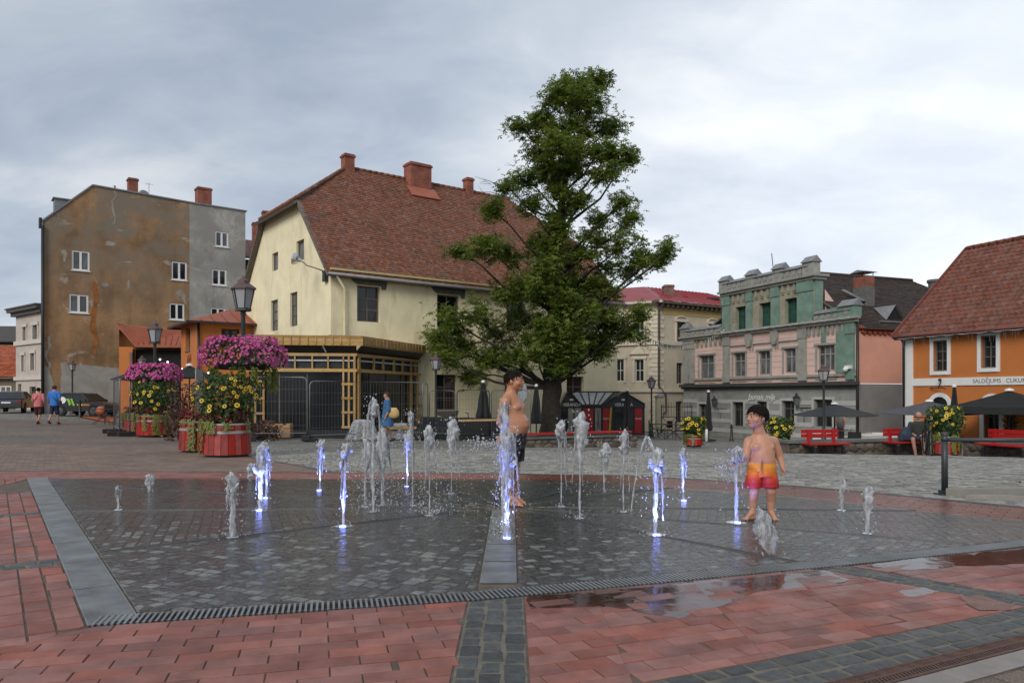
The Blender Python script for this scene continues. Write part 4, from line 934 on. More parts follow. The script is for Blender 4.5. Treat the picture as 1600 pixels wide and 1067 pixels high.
for x in (4.3, 5.6): window(rh, IDM, (x,x+0.9,0.8,2.1), -0.01, M_WHITE, M_GLASS, 2, 1, 0.08, 0.08)
mb = MB(); mb.box(-8, 7.8, 8, 14, 0, 6.4); mb.prism([(-8.3,7.6,6.3),(8.1,7.6,6.3),(8.1,11,8.0),(-8.3,11,8.0)], (0,0,0.1)); hb2 = mb.build('rear_wing', pm('dim_grey_roof', (0.07,0.065,0.06), 0.9), rh)

# ================================================================== orange buildings left of the yellow house
M_OR = pm('orange_render', (0.48, 0.165, 0.045), 0.9, 0.08, 1.5, 0.2, 25, stain=(0.40,0.145,0.05), stain_amt=0.5, stain_scale=0.8)
M_SEAM = pm('red_seam_metal', (0.30, 0.085, 0.045), 0.5, 0.12, 2, metal=0.15)
OA = radians(8); oo = gx(186, 42); of_ = Fr((oo.x, oo.y), OA); OB = oo.z
ob_ = thing('orange_shed', 'orange shed with sloping red metal roof and wide dark opening', 'shed', (oo.x, oo.y, OB), OA)
zr = of_.hit(186,507)[1]-OB; ze = of_.hit(213,542)[1]-OB; xw = of_.hit(213,560)[0]; xe = of_.hit(284,560)[0]; zlow = ze
mb = MB(); wall(mb, IDM, [(0,0),(xe+0.5,0),(xe+0.5,ze),(xw*0.75,ze),(0,zr-0.35)], [(xw*0.78,xe,0,ze-0.12)], 0.42); mb.quad((0,0,0),(0,5,0),(0,5,zr),(0,0,zr-0.3)); mb.build('wall', M_OR, ob_)
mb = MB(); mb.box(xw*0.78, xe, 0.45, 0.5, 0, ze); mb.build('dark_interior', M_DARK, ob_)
mb = MB(); mb.prism([(-0.1,-0.15,zr-0.05),(xw,-0.15,ze),(xe+0.6,-0.15,ze),(xe+0.4,1.5,zr-0.25),(-0.1,1.5,zr-0.05)], (0,0,0.12)); rr = mb.build('roof', M_SEAM, ob_)
mb = MB()
for k in range(9):
    a = xw+0.15+k*(xe-xw)/8.5; mb.bar((a,-0.17,ze+0.14), (a-xw+0.1*k,1.5,zr-0.02-0.02*k), 0.035, 0.05)
mb.build('standing_seam', M_SEAM, rr)
mb = MB(); mb.box(xw*0.62, xw*0.78, -0.04, 0.3, 0, ze-0.3); mb.build('stone_pier', M_CHIMOLD, ob_)
HA = radians(35); ho = gx(308, 37.5); HB = ho.z
hf = Fr((ho.x, ho.y), HA); hs = Fr((ho.x, ho.y), HA+radians(90))
hb = thing('orange_pavilion', 'orange building with low red hipped roof and dark window beside the yellow house', 'building', (ho.x, ho.y, HB), HA)
ze = hf.hit(320,503)[1]-HB; sl = abs(hs.hit(283,540)[0])
hw = [hf.rect(346,374,514,540,HB)]; sw = [hs.rect(290,297,512,548,HB)]
W_ = 6.5
mb = MB(); wall(mb, IDM, [(0,0),(W_,0),(W_,ze),(0,ze)], hw, 0.2); wall(mb, sideM(0), [(0,0),(sl,0),(sl,ze),(0,ze)], sw, 0.2); mb.quad((0,sl,0),(W_,sl,0),(W_,sl,ze),(0,sl,ze)); mb.build('wall', M_OR, hb)
window(hb, IDM, hw[0], 0.18, M_BLACK, M_GLASS, 2, 1, 0.06, 0.05); window(hb, sideM(0), sw[0], 0.18, M_OLDWOOD, M_GLASS, 1, 2, 0.06, 0.05, sill=M_ZINC)
e = 0.55; pk = ze+0.95
mb = MB(); c4 = [(-e,-e,ze),(W_+e,-e,ze),(W_+e,sl+e,ze),(-e,sl+e,ze)]; rdg = [(2.2,sl/2,pk),(W_-1.5,sl/2,pk)]
mb.add(c4+rdg, [(0,1,5,4),(1,2,5),(2,3,4,5),(3,0,4),(3,2,1,0)]); rr = mb.build('roof', M_SEAM, hb)
mb = MB()
for k in range(1, 12):
    t = k/12; a = Vector(c4[0]).lerp(Vector(c4[1]), t); tt = clamp((a.x-2.2)/(W_-3.7), 0, 1); top = Vector(rdg[0]).lerp(Vector(rdg[1]), tt); f = 1.0 if 2.2 < a.x < W_-1.5 else clamp(1-abs(a.x-(2.2 if a.x < 2.2 else W_-1.5))/2.4, 0.1, 1)
    mb.bar(a+Vector((0,0,0.02)), a.lerp(Vector((a.x, top.y, pk)), f)+Vector((0,0,0.02)), 0.035, 0.05)
mb.build('standing_seam', M_SEAM, rr)
mb = MB()
for i in range(4): mb.bar(Vector(c4[i])-Vector((0,0,.06)), Vector(c4[(i+1) % 4])-Vector((0,0,.06)), 0.12, 0.1)
mb.build('eave_board', M_BLACK, hb); pipe(hb, [(0.05,-0.09,ze-0.05),(0.05,-0.09,0.1)], 0.06, M_BLACK)
u, z = hf.hit(337,540); mb = MB(); mbox(mb, IDM, u-0.25, u+0.2, -0.05, -0.01, z-HB-0.09, z-HB+0.09); sg = mb.build('house_number_plate', M_WHITE, hb)
text_mesh('lettering', 'EI II', 0.13, Matrix.Translation((u-0.02,-0.056,z-HB)) @ Matrix.Rotation(radians(90),4,'X'), M_BLACK, sg, 0.002)
u, z = hs.hit(296,562); z -= HB; mb = MB(); rg_ = random.Random(4)
for k in range(9):
    a0 = u+0.5-k*0.12; zz_ = z+rg_.uniform(-.1,.1); mb.bar((-0.008,a0,zz_-0.18), (-0.008,a0+rg_.uniform(-.12,.12),zz_+rg_.uniform(.05,.35)), 0.012, 0.035); mb.bar((-0.008,a0,zz_), (-0.008,a0-0.1,zz_+rg_.uniform(-.05,.1)), 0.012, 0.03)
mb.build('graffiti', pm('graffiti_paint', (0.16,0.05,0.03), 0.8), hb)
# dark house behind, in the gap
do = at(384,616,62); dk = thing('dark_rear_house', 'dark old house with brown roof and brick chimneys in the gap', 'house', (do.x-2, 62, -0.3), radians(25))
mb = MB(); wall(mb, IDM, [(0,0),(12,0),(12,12.9),(0,12.9)], [(2.2,3.1,9.0,11.2)], 0.2); mb.quad((0,0,0),(0,8,0),(0,8,12.9),(0,0,12.9)); mb.build('wall', pm('sooty_brown_wall', (0.085,0.07,0.05), 0.95, 0.3, 1.2, 0.4, 20), dk)
window(dk, IDM, (2.2,3.1,9.0,11.2), 0.18, M_OLDWOOD, M_GLASS, 1, 2, 0.08, 0.06)
mb = MB(); mb.prism([(-0.6,-0.6,12.9),(12.6,-0.6,12.9),(12.6,4,15.2),(-0.6,4,15.2)], (0,0,0.15)); r3_ = mb.build('roof', pm('brown_sheet_roof', (0.10,0.05,0.04), 0.6, 0.2, 2), dk)
mb = MB()
for k in range(28): mb.bar((-0.5+k*0.47,-0.6,13.08), (-0.5+k*0.47,4,15.38), 0.03, 0.05)
mb.build('standing_seam', MATS['brown_sheet_roof'], r3_)
df = Fr((do.x-2, 62), radians(25))
for px, py, w in ((402,349,.85), (417,331,.8), (447,321,.9)):
    p = at(px, py, 66.0)-Vector((do.x-2, 62, -0.3)); ca, sa = cos(radians(25)), sin(radians(25)); chimney(dk, p.x*ca+p.y*sa, -p.x*sa+p.y*ca, 12.5, p.z, w, 0.8, M_CHIM)
# ================================================================== cream house with red roof
def dirM(o, ang):
    c, s = cos(ang), sin(ang)
    return lambda u, d, z: (o[0]+u*c-d*s, o[1]+u*s+d*c, z)
M_CREAM = pm('cream_stucco', (0.52, 0.45, 0.335), 0.9, 0.08, 1.4, 0.2, 20, stain=(0.38,0.33,0.25), stain_amt=0.45, stain_scale=0.7)
M_CREAM2 = pm('cream_trim', (0.60, 0.54, 0.43), 0.85, 0.08, 2, island=0.08)
M_OCH = pm('ochre_frieze', (0.46, 0.33, 0.13), 0.9, 0.1, 2)
M_REDM = pm('red_sheet_roof', (0.27, 0.04, 0.045), 0.5, 0.15, 2, metal=0.1)
CO = Vector((10.37, 53.0)); CB = -2.2; CAR = radians(32.7); CAL = radians(-28)
cl0 = CO-Vector((cos(CAL), sin(CAL)))*8.0
cf = Fr(CO, CAR); cfl = Fr(cl0, CAL)
ch = thing('cream_house', 'cream stucco house with red sheet roof and arched upper windows behind the kiosk', 'house', (CO.x, CO.y, CB), 0)
MR = dirM((0,0), CAR); ML = dirM(cl0-CO, CAL)
ez = cf.hit(1027,474)[1]-CB
wr = [cf.rect(*r, CB) for r in ((1057,1071,503,534),)]; wr += [(wr[0][0]+3.3, wr[0][1]+3.3, wr[0][2], wr[0][3])]
wr2 = [cf.rect(*r, CB) for r in ((1057,1067,567,599), (1056,1066,627,660))]
wl = [cfl.rect(*r, CB) for r in ((992,1006,500,533), (992,1006,561,596), (962,975,500,533), (962,975,561,596))]
mb = MB(); wall(mb, MR, [(0,0),(12,0),(12,ez),(0,ez)], wr+wr2, 0.2); wall(mb, ML, [(0,0),(8,0),(8,ez),(0,ez)], wl, 0.2); mb.build('wall', M_CREAM, ch)
for h in wr: window(ch, MR, h, 0.18, M_OLDWOOD, M_GLASS, 2, 3, 0.06, 0.04)
for h in wr2: window(ch, MR, h, 0.18, M_OLDWOOD, M_GLASS, 2, 2, 0.06, 0.04)
for h in wl: window(ch, ML, h, 0.18, M_WHITE, M_GLASS, 2, 2, 0.06, 0.04)
for h, M in [(h, MR) for h in wr]+[(h, ML) for h in wl]:
    a, b, c, d = h; mb = MB(); mbox(mb, M, a-0.16, a, -0.07, 0, c-0.1, d); mbox(mb, M, b, b+0.16, -0.07, 0, c-0.1, d); mbox(mb, M, a-0.22, b+0.22, -0.12, 0, d, d+0.2)
    if M is MR: mb.tube([M(a+(b-a)*(0.5-0.62*cos(pi*i/8)), -0.05, d+0.17+0.22*sin(pi*i/8)) for i in range(9)], 0.07, 6)
    mb.build('architrave', M_CREAM2, ch)
h = wl[1]; mb = MB(); mb.prism([ML(h[0]-0.4,-0.16,h[3]+0.35), ML(h[1]+0.4,-0.16,h[3]+0.35), ML((h[0]+h[1])/2,-0.16,h[3]+0.95)], (Vector(ML(0,0.16,0))-Vector(ML(0,0,0)))); mb.build('pediment', M_CREAM2, ch)
zb1 = cf.hit(1040,536)[1]-CB; zb2 = cf.hit(1030,610)[1]-CB
mb = MB()
for z, hh in ((zb1,0.28), (zb2,0.22)):
    mb = MB(); mbox(mb, MR, -0.1, 12, -0.16, 0, z-hh/2, z+hh/2); mb.build('string_course', M_CREAM2, ch); mb = MB(); mbox(mb, ML, 0, 8.06, -0.16, 0, z-hh/2, z+hh/2); mb.build('string_course', M_CREAM2, ch)
mb = MB(); mbox(mb, MR, 0.4, 12, -0.03, 0, ez-0.75, ez-0.25); mb.build('frieze', M_OCH, ch)
# corner quoins, one block each
qz = 0.4; k = 0; qm = {}
while qz < ez-0.8:
    for M, s in ((MR, 0), (ML, 1)):
        w = 0.62 if (k+s) % 2 else 0.42
        mb = MB()
        if s == 0: mbox(mb, M, -0.03, w, -0.05, 0, qz, qz+0.26)
        else: mbox(mb, M, 8-w, 8.03, -0.05, 0, qz, qz+0.26)
        mb.build('quoin', M_CREAM2, ch)
    qz += 0.31; k += 1
mb = MB(); mbox(mb, MR, -0.6, 12.4, -0.55, 0, ez, ez+0.16); mb.build('cornice', pm('brown_cornice', (0.13,0.10,0.075), 0.8), ch)
mb = MB(); mbox(mb, ML, 0, 8.5, -0.55, 0, ez+0.002, ez+0.158); mb.build('cornice', M_CREAM2, ch)
bm_ = None
for k in range(24):
    mb = MB(); mbox(mb, MR, 0.1+k*0.5, 0.3+k*0.5, -0.4, 0, ez-0.22, ez-0.002); mb.build('corbel', MATS['brown_cornice'], ch)
c0, c1, c2, c3 = [Vector(p) for p in (ML(-0.3,-0.6,ez+0.16), MR(-0.35,-0.6,ez+0.16), MR(12.5,-0.6,ez+0.16), MR(12.5,8,ez+0.16))]
pk = Vector(MR(2.6,4.2,ez+1.9)); pk2 = Vector(MR(9.5,4.2,ez+1.9)); pk0 = Vector(ML(1.0,4.2,ez+1.9))
mb = MB(); mb.add([c0,c1,c2,c3,pk,pk2,pk0], [(0,1,4,6),(1,2,5,4),(2,3,5)]); rr = mb.build('roof', M_REDM, ch)
mb = MB()
for i in range(1, 22):
    a = c1.lerp(c2, i/22); b = pk.lerp(pk2, clamp((i-3)/17, 0, 1)); f = clamp(i/4, 0.2, 1) if i < 5 else 1; mb.bar(a+Vector((0,0,.02)), a.lerp(b, f)+Vector((0,0,.02)), 0.03, 0.05)
mb.build('standing_seam', M_REDM, rr)
def cchim(px, py, w, mat, up=0.0):
    u = cf.hit(px, 500)[0]; p = MR(u+0.6, 2.6, 0); Y = CO.y+p[1]; zt_ = CAMH+(HPX-py)/FPX*Y-CB; X_ = (px-CPX)/FPX*Y-CO.x
    return chimney(ch, X_, p[1], ez+0.4, zt_, w, 0.8, mat)
cchim(1044, 446, 0.72, M_CHIMOLD); cchim(1069, 462, 0.25, M_REDM); cchim(1112, 466, 0.9, M_BLACK); cchim(1125, 466, 0.5, M_CHIMOLD)
pipe(ch, [MR(0.06,-0.5,ez), MR(0.06,-0.12,ez-0.5), MR(0.06,-0.12,zb2+0.3), MR(0.75,-0.12,zb2-0.35), MR(0.75,-0.12,zb2-1.5), MR(0.1,-0.12,zb2-1.9), MR(0.1,-0.12,0.2)], 0.07, pm('brown_pipe', (0.09,0.07,0.06), 0.6))
# garden gate beside it
gt = thing('iron_gate', 'black wrought iron gate with diagonal braces beside the cream house', 'gate', (*gx(1034,47).xy, gx(1034,47).z), radians(10))
gw = 2.0; mb = MB()
for z in (0.1, 1.0, 1.65): mb.box(0, gw, -0.015, 0.015, z, z+0.04)
mb.box(-0.04, 0, -0.02, 0.02, 0, 1.8); mb.box(gw, gw+0.04, -0.02, 0.02, 0, 1.8); mb.build('frame', M_BLACK, gt)
for k in range(11): mb = MB(); mb.tube([(0.1+k*0.18,0,1.04), (0.1+k*0.18,0,1.95)], 0.012, 5); mb.build('bar', M_BLACK, gt)
for a, b in (((0,1.0),(1.0,0.14)), ((1.0,1.0),(0,0.14)), ((1.0,1.0),(2.0,0.14)), ((2.0,1.0),(1.0,0.14))): mb = MB(); mb.bar((a[0],0.03,a[1]), (b[0],0.03,b[1]), 0.03, 0.03); mb.build('brace', M_BLACK, gt)
gp = thing('gate_pier', 'pale rendered gate pier with small pyramid cap by the iron gate', 'pier', (*gx(1030,47.2).xy, gx(1030,47.2).z), radians(10))
mb = MB(); mb.box(-0.2,0.2,-0.2,0.2,-0.1,2.25); mb.build('shaft', pm('greenish_render', (0.42,0.40,0.27), 0.9, 0.12, 3), gp)
mb = MB(); mb.lathe([(0.36,2.25),(0.36,2.33),(0.02,2.52)], 4, a0=pi/4); mb.build('cap', M_ZINC, gp)

# ================================================================== pink and grey house with green attic
M_PINK = pm('pink_render', (0.68, 0.475, 0.42), 0.9, 0.07, 1.4, 0.15, 25, stain=(0.52,0.35,0.30), stain_amt=0.4, stain_scale=0.8)
M_PINK2 = pm('salmon_side_wall', (0.66, 0.33, 0.24), 0.9, 0.08, 1.0, 0.15, 20, stain=(0.52,0.28,0.21), stain_amt=0.4)
M_GTRIM = pm('grey_stone_trim', (0.30, 0.295, 0.265), 0.9, 0.16, 3, 0.25, 30, island=0.06, stain=(0.14,0.14,0.125), stain_amt=0.6, stain_scale=1.5)
M_GWALL = pm('grey_plinth_wall', (0.275, 0.277, 0.262), 0.9, 0.14, 2, 0.2, 30, stain=(0.085,0.088,0.085), stain_amt=0.5)
M_GBAND = pm('pale_grey_band', (0.43, 0.43, 0.41), 0.9, 0.12, 3, 0.2, 30)
M_GREEN = pm('green_facade_net', (0.155, 0.25, 0.205), 0.8, 0.25, 2.0, 0.5, 30, stain=(0.235,0.25,0.20), stain_amt=0.85, stain_scale=1.8)
M_GREEND = pm('dark_green_window_net', (0.02, 0.075, 0.055), 0.6, 0.3, 3, 0.3, 20)
M_ATT = pm('stained_attic_wall', (0.29, 0.275, 0.21), 0.95, 0.2, 2, 0.3, 30, stain=(0.10,0.095,0.07), stain_amt=0.7, stain_scale=1.3)
M_COPP = pm('grey_sheet_coping', (0.23, 0.235, 0.24), 0.55, 0.2, 3, metal=0.2)
M_DKTILE = pm('dark_brown_tile', (0.048, 0.033, 0.026), 0.85, 0.3, 8, 0.3, 40, island=0.35, stain=(0.085,0.07,0.045), stain_amt=0.5, stain_scale=0.8)
KO = Vector((12.04, 52.1)); KL = 15.16; KA = atan2(-0.930, 0.3668); KB = -2.6
kf = Fr(KO, KA); kh = thing('pink_town_house', 'pink and grey town house with crenellated parapets and green netted attic', 'house', (KO.x, KO.y, KB), KA)
kr = lambda *r: kf.rect(*r, KB)
k2 = [kr(1093,1116,555,592), kr(1146,1165,551,589), kr(1185,1204,548,586), kr(1225,1244,544,583), kr(1277,1305,539,580)]
k1 = [kr(1092,1104,631,665), kr(1145,1162,628,666), kr(1222,1242,626,666), kr(1272,1301,624,667)]
kd = kr(1183,1199,627,690); kd = (kd[0], kd[1], kd[2]-0.2, kd[3])
k3 = [kr(1149,1165,479,518), kr(1186,1204,473,513), kr(1226,1245,466,508)]
zM = 0.56+CAMH-KB; zT = 3.87+CAMH-KB; zA = 6.45+CAMH-KB
UA0, UA1 = kf.hit(1130,480)[0], kf.hit(1273,480)[0]
mb = MB(); wall(mb, IDM, [(0,0),(KL,0),(KL,zM),(0,zM)], k1+[kd], 0.25); mb.build('ground_floor_wall', M_GWALL, kh)
mb = MB(); wall(mb, IDM, [(0,zM),(KL,zM),(KL,zT),(0,zT)], k2, 0.2); mb.build('upper_wall', M_PINK, kh)
mb = MB(); wall(mb, IDM, [(UA0,zT),(UA1,zT),(UA1,zA),(UA0,zA)], k3, 0.35); wall(mb, sideM(UA1,-1), [(0,zT),(.6,zT),(.6,zA),(0,zA)], []); wall(mb, sideM(UA0), [(0,zT),(.6,zT),(.6,zA),(0,zA)], []); mb.quad((UA0,.6,zT),(UA1,.6,zT),(UA1,.6,zA),(UA0,.6,zA)); mb.build('attic_wall', M_ATT, kh)
for i, h in enumerate(k2): window(kh, IDM, h, 0.14, M_GTRIM, M_GLASSB, 3 if i == 4 else 2, 2, 0.09, 0.06, cross=[0.68])
for h in k1: window(kh, IDM, h, 0.2, M_OLDWOOD, M_GLASS, 2, 2, 0.05, 0.04, cross=[0.7])
for h in k3: window(kh, IDM, h, 0.3, M_GREEND, M_GREEND, 2, 2, 0.08, 0.06, cross=[0.68])
window(kh, IDM, kd, 0.22, M_OLDWOOD, M_GLASS, 2, 2, 0.06, 0.06, cross=[0.78], name='door')
for h in k1+[kd]:
    mb = MB(); a, b, c, d = h; mbox(mb, IDM, a-0.14, a, -0.05, 0, c, d+0.14); mbox(mb, IDM, b, b+0.14, -0.05, 0, c, d+0.14); mbox(mb, IDM, a, b, -0.05, 0, d, d+0.14); mb.build('door_surround' if h is kd else 'window_surround', M_GBAND, kh)
for h in k2:
    mb = MB(); a, b, c, d = h; mbox(mb, IDM, a-0.12, a, -0.05, 0, c, d); mbox(mb, IDM, b, b+0.12, -0.05, 0, c, d); mbox(mb, IDM, a-0.16, b+0.16, -0.09, 0, d, d+0.12); mb.build('window_surround', M_GTRIM, kh)
    mb = MB(); mbox(mb, IDM, a-0.12, b+0.12, -0.04, 0, zM+0.22, c-0.26); mb.build('apron_panel', M_GTRIM, kh)
# banded ground floor
hs_ = sorted(k1+[kd]); z = 0.75
while z < zM-0.55:
    x = 0.0
    for h in hs_+[(KL, KL, 0, 0)]:
        e_ = h[0]-0.15 if h[0] < KL else KL
        if z+0.2 < h[2] or z > h[3]+0.14 if h[0] < KL else False: continue
        if e_-x > 0.1: mb = MB(); mbox(mb, IDM, x, e_, -0.022, 0, z, z+0.24); mb.build('pale_band', M_GBAND, kh)
        x = h[1]+0.15
    z += 0.62
# grooves of the pink rustication
z = zM+1.0
while z < zT-0.5:
    mb = MB(); x = 0.95
    for h in sorted(k2)+[(KL-0.9,)*4]:
        e_ = h[0]-(0.13 if h[0] < KL-1 else 0)
        if not (h[2] < z < h[3]+0.1) and h[0] < KL-1: continue
        if e_-x > 0.1: mbox(mb, IDM, x, e_, -0.006, 0.0, z, z+0.025)
        x = h[1]+0.13
    if mb.f: mb.build('groove_line', M_GTRIM, kh, kind='stuff')
    z += 0.33
def hit_u(px): return kf.hit(px, 540)[0]
for a, b, mat in ((1069,1078,M_GTRIM), (1077.5,1086,M_GTRIM), (1131,1141,M_GTRIM), (1249,1261,M_GTRIM), (1324,1336,M_GREEN)):
    mb = MB(); u0, u1 = hit_u(a), hit_u(b); u1 = min(u1, KL); mbox(mb, IDM, u0, u1, -0.10, 0, zM+0.75, zT-0.75); mbox(mb, IDM, u0-0.04, min(u1+0.04,KL+0.02), -0.14, 0, zT-0.75, zT-0.05); mbox(mb, IDM, u0-0.03, min(u1+0.03,KL+0.02), -0.13, 0, zM+0.2, zM+0.75); mb.build('pilaster', mat, kh)
mb = MB(); u0, u1 = hit_u(1304.5), hit_u(1324); mbox(mb, IDM, u0+0.12, u1, -0.06, -0.01, k2[4][2]-0.1, zT-0.1); mb.build('net_panel', M_GREEN, kh)
mb = MB(); mbox(mb, IDM, hit_u(1284), hit_u(1291), -0.07, -0.01, k2[4][3]+0.15, zT-0.1); mb.build('net_strip', M_GREEN, kh)
mb = MB(); mbox(mb, IDM, -0.1, KL+0.25, -0.32, 0, zM-0.08, zM+0.12); mbox(mb, IDM, -0.05, KL+0.15, -0.18, 0, zM-0.2, zM-0.08); mb.build('cornice', pm('tarred_cornice',(0.05,0.05,0.05),.7), kh, label='dark tarred cornice above the grey ground floor')
mb = MB(); mbox(mb, IDM, -0.02, KL+0.1, -0.12, 0, k2[2][2]-0.2, k2[2][2]-0.06); mb.build('sill_course', M_GTRIM, kh)
mb = MB(); mbox(mb, IDM, -0.15, KL+0.3, -0.34, 0, zT, zT+0.14); mbox(mb, IDM, -0.1, KL+0.2, -0.2, 0, zT-0.16, zT); mb.build('cornice', M_GTRIM, kh)
mb = MB(); mbox(mb, IDM, UA0-0.2, UA1+0.25, -0.34, .8, zA, zA+0.14); mbox(mb, IDM, UA0-0.1, UA1+0.15, -0.2, .7, zA-0.16, zA); mb.build('cornice', M_GTRIM, kh)
# hood mould stepping over the windows
zz = k2[1][3]
for i in (1, 2, 3):
    a, b = k2[i][:2]; mb = MB(); mbox(mb, IDM, a-0.5, b+0.5, -0.08, 0, zz+0.42, zz+0.50); mbox(mb, IDM, a-0.5, a-0.42, -0.08, 0, zz+0.08, zz+0.42); mbox(mb, IDM, b+0.42, b+0.5, -0.08, 0, zz+0.08, zz+0.42); mb.build('hood_mould', M_GWALL, kh)
for px in (1172, 1212): u = hit_u(px); mb = MB(); mb.prism([(u-0.28,-0.2,zT-0.1),(u+0.28,-0.2,zT-0.1),(u+0.28,-0.2,zT-0.55),(u+0.14,-0.2,zT-0.95),(u-0.14,-0.2,zT-0.95),(u-0.28,-0.2,zT-0.55)], (0,0.2,0)); mb.build('corbel_bracket', M_GTRIM, kh)
# corbel tables
def corbels(u0, u1, z1, hgt, pitch, mat=None):
    mb0 = MB(); w = pitch*0.45; mb0.box(-w/2, w/2, -0.1, 0, -hgt, 0); mb0.box(-w*0.35, w*0.35, -0.07, 0, -hgt-0.1, -hgt); me_ = mb0.mesh('corbel'); me_.materials.append(mat or M_GTRIM); n = max(1, int((u1-u0)/pitch))
    for k in range(n): o = link('corbel', me_, kh); o.location = (u0+(k+0.5)*(u1-u0)/n, -0.004, z1)
corbels(hit_u(1087), hit_u(1130), zT-0.17, 0.42, 0.44); corbels(hit_u(1262), hit_u(1322), zT-0.17, 0.42, 0.33)
pil3 = [(1130,1141,M_GREEN), (1168,1176,M_GREEN), (1207,1218,M_GREEN), (1248,1271,M_GREEN)]
for a, b, mt in pil3:
    u0, u1 = kf.hit(a,490)[0], kf.hit(b,490)[0]; mb = MB(); mbox(mb, IDM, u0, u1, -0.10, 0, zT+0.15, zA-0.75); mbox(mb, IDM, u0-0.05, u1+0.05, -0.15, 0, zA-0.75, zA-0.17); mb.build('pilaster', mt, kh)
mb = MB(); mbox(mb, sideM(UA1,-1), 0, 0.5, -0.06, 0, zT+0.15, zA-0.2); mb.build('pilaster', M_GREEN, kh)
for i in range(3): corbels(kf.hit(pil3[i][1]+2,490)[0], kf.hit(pil3[i+1][0]-1,490)[0], zA-0.18, 0.42, 0.42, M_ATT)
# crenellated parapets: each merlon its own piece with a sheet coping
def parapet(u0, u1, z0, h, seg, caps, mat=M_GTRIM, capw=0.75, green=None):
    mb = MB(); mbox(mb, IDM, u0, u1, -0.18, 0.22, z0, z0+h); mb.build('parapet', mat, kh)
    n = max(1, int((u1-u0)/seg)); mb0 = MB(); w = (u1-u0)/n
    mb0.box(-w*0.30, w*0.30, -0.24, -0.185, -0.40*h-0.1, 0); mb0.box(-w*0.16, w*0.16, -0.22, -0.185, -0.40*h-0.28, -0.40*h-0.1)
    me_ = mb0.mesh('notch'); me_.materials.append(M_GWALL)
    m2 = MB(); m2.prism([(-w*0.47,-0.32,0),(-w*0.47,0.02,0.22),(-w*0.47,0.30,0)], (w*0.90,0,0)); cm = m2.mesh('coping'); cm.materials.append(M_COPP)
    for k in range(n):
        x = u0+(k+0.5)*w
        o = link('notch', me_, kh); o.location = (x, 0, z0+h-0.05); o = link('coping', cm, kh); o.location = (x, 0, z0+h+0.004)
    for c, mt in caps:
        mb = MB(); mbox(mb, IDM, c-capw/2, c+capw/2, -0.26, 0.32, z0, z0+h+0.22); pc = mb.build('merlon', mt, kh)
        mb = MB(); mb.prism([(c-capw/2-0.06,-0.36,z0+h+0.22),(c-capw/2-0.06,0.03,z0+h+0.58),(c-capw/2-0.06,0.42,z0+h+0.22)], (capw+0.12,0,0)); mb.build('coping', M_COPP, pc)
        mb = MB(); mbox(mb, IDM, c-0.12, c+0.12, -0.275, -0.262, z0+h*0.35, z0+h+0.1); mb.build('slit', M_GWALL, pc)
parapet(UA0+0.2, UA1-0.2, zA+0.14, 0.44, 0.46, [(UA0+0.25, M_GTRIM), (UA0+(UA1-UA0)*0.36, M_GTRIM), (UA0+(UA1-UA0)*0.66, M_GTRIM), (UA1-0.3, M_GTRIM)])
parapet(0.1, UA0-0.1, zT+0.14, 0.32, 0.5, [(0.35, M_GTRIM)])
parapet(UA1+0.1, KL-0.05, zT+0.14, 0.32, 0.40, [(KL-0.4, M_GREEN)], capw=0.95)
mb = MB(); mbox(mb, IDM, KL-1.5, KL-0.9, -0.22, -0.185, zT+0.16, zT+0.7); mb.build('net_patch', M_GREEN, kh)
# side wall
mb = MB(); wall(mb, sideM(KL,-1), [(0,zM),(13,zM),(13,zT-0.45),(0,zT-0.45)], [], 0.1); mb.build('side_wall', M_PINK2, kh)
mb = MB(); wall(mb, sideM(KL,-1), [(0,0),(13,0),(13,zM-0.02),(0,zM-0.02)], [], 0.1); mb.build('side_plinth', pm('plain_grey_render', (0.23,0.23,0.22), 0.9, 0.12, 1.2, 0.2, 20, stain=(0.17,0.17,0.165), stain_amt=0.5), kh)
m2 = MB(); m2.prism([(0.0,-0.16,0),(0.0,0.16,0),(0.0,0.13,-0.24),(0.0,0,-0.32),(0.0,-0.13,-0.24)], (0.14,0,0)); sc = m2.mesh('scallop'); sc.materials.append(pm('terracotta_trim', (0.30,0.075,0.035), 0.8, 0.2, 4))
for k in range(18): o = link('scallop', sc, kh); o.location = (KL, 0.45+k*0.36, zT-0.46)
mb = MB(); mb.box(KL, KL+0.2, 0.05, 7, zT-0.5, zT-0.36); mb.build('eave_moulding', MATS['terracotta_trim'], kh)
pipe(kh, [(KL+0.12,-0.02,zT+0.1), (KL+0.12,-0.02,0.3)], 0.07, M_BLACK)
# roof
rx, rz = 8.0, 7.5+CAMH-KB; ex_, ez_ = KL+0.35, zT-0.42; up_ = Vector((rx-ex_, 0, rz-ez_)); ul = up_.length
rp = [(0.4,0), (12.9,0), (12.6,ul), (1.2,ul)]
rp = [(0.25,0), (14.2,0), (12.4,ul), (1.0,ul)]
mb = MB(); plane_slab(mb, (ex_,0,ez_), (0,1,0), up_, rp, 0.12); plane_slab(mb, (0.2,0,ez_), (0,1,0), Vector((rx-0.2,0,rz-ez_)), rp, 0.12); rr = mb.build('roof', M_OLDWOOD, kh)
mb = MB(); tiles(mb, (ex_,0,ez_), (0,1,0), up_, rp, 0.22, 0.2, 0.03, 8); mb.build('roof_tiles', M_DKTILE, rr, kind='stuff')
mb = MB(); mb.tube([(rx,1.0,rz+0.05),(rx,12.4,rz+0.05)], 0.1, 8); mb.build('ridge', M_DKTILE, rr, smooth=True)
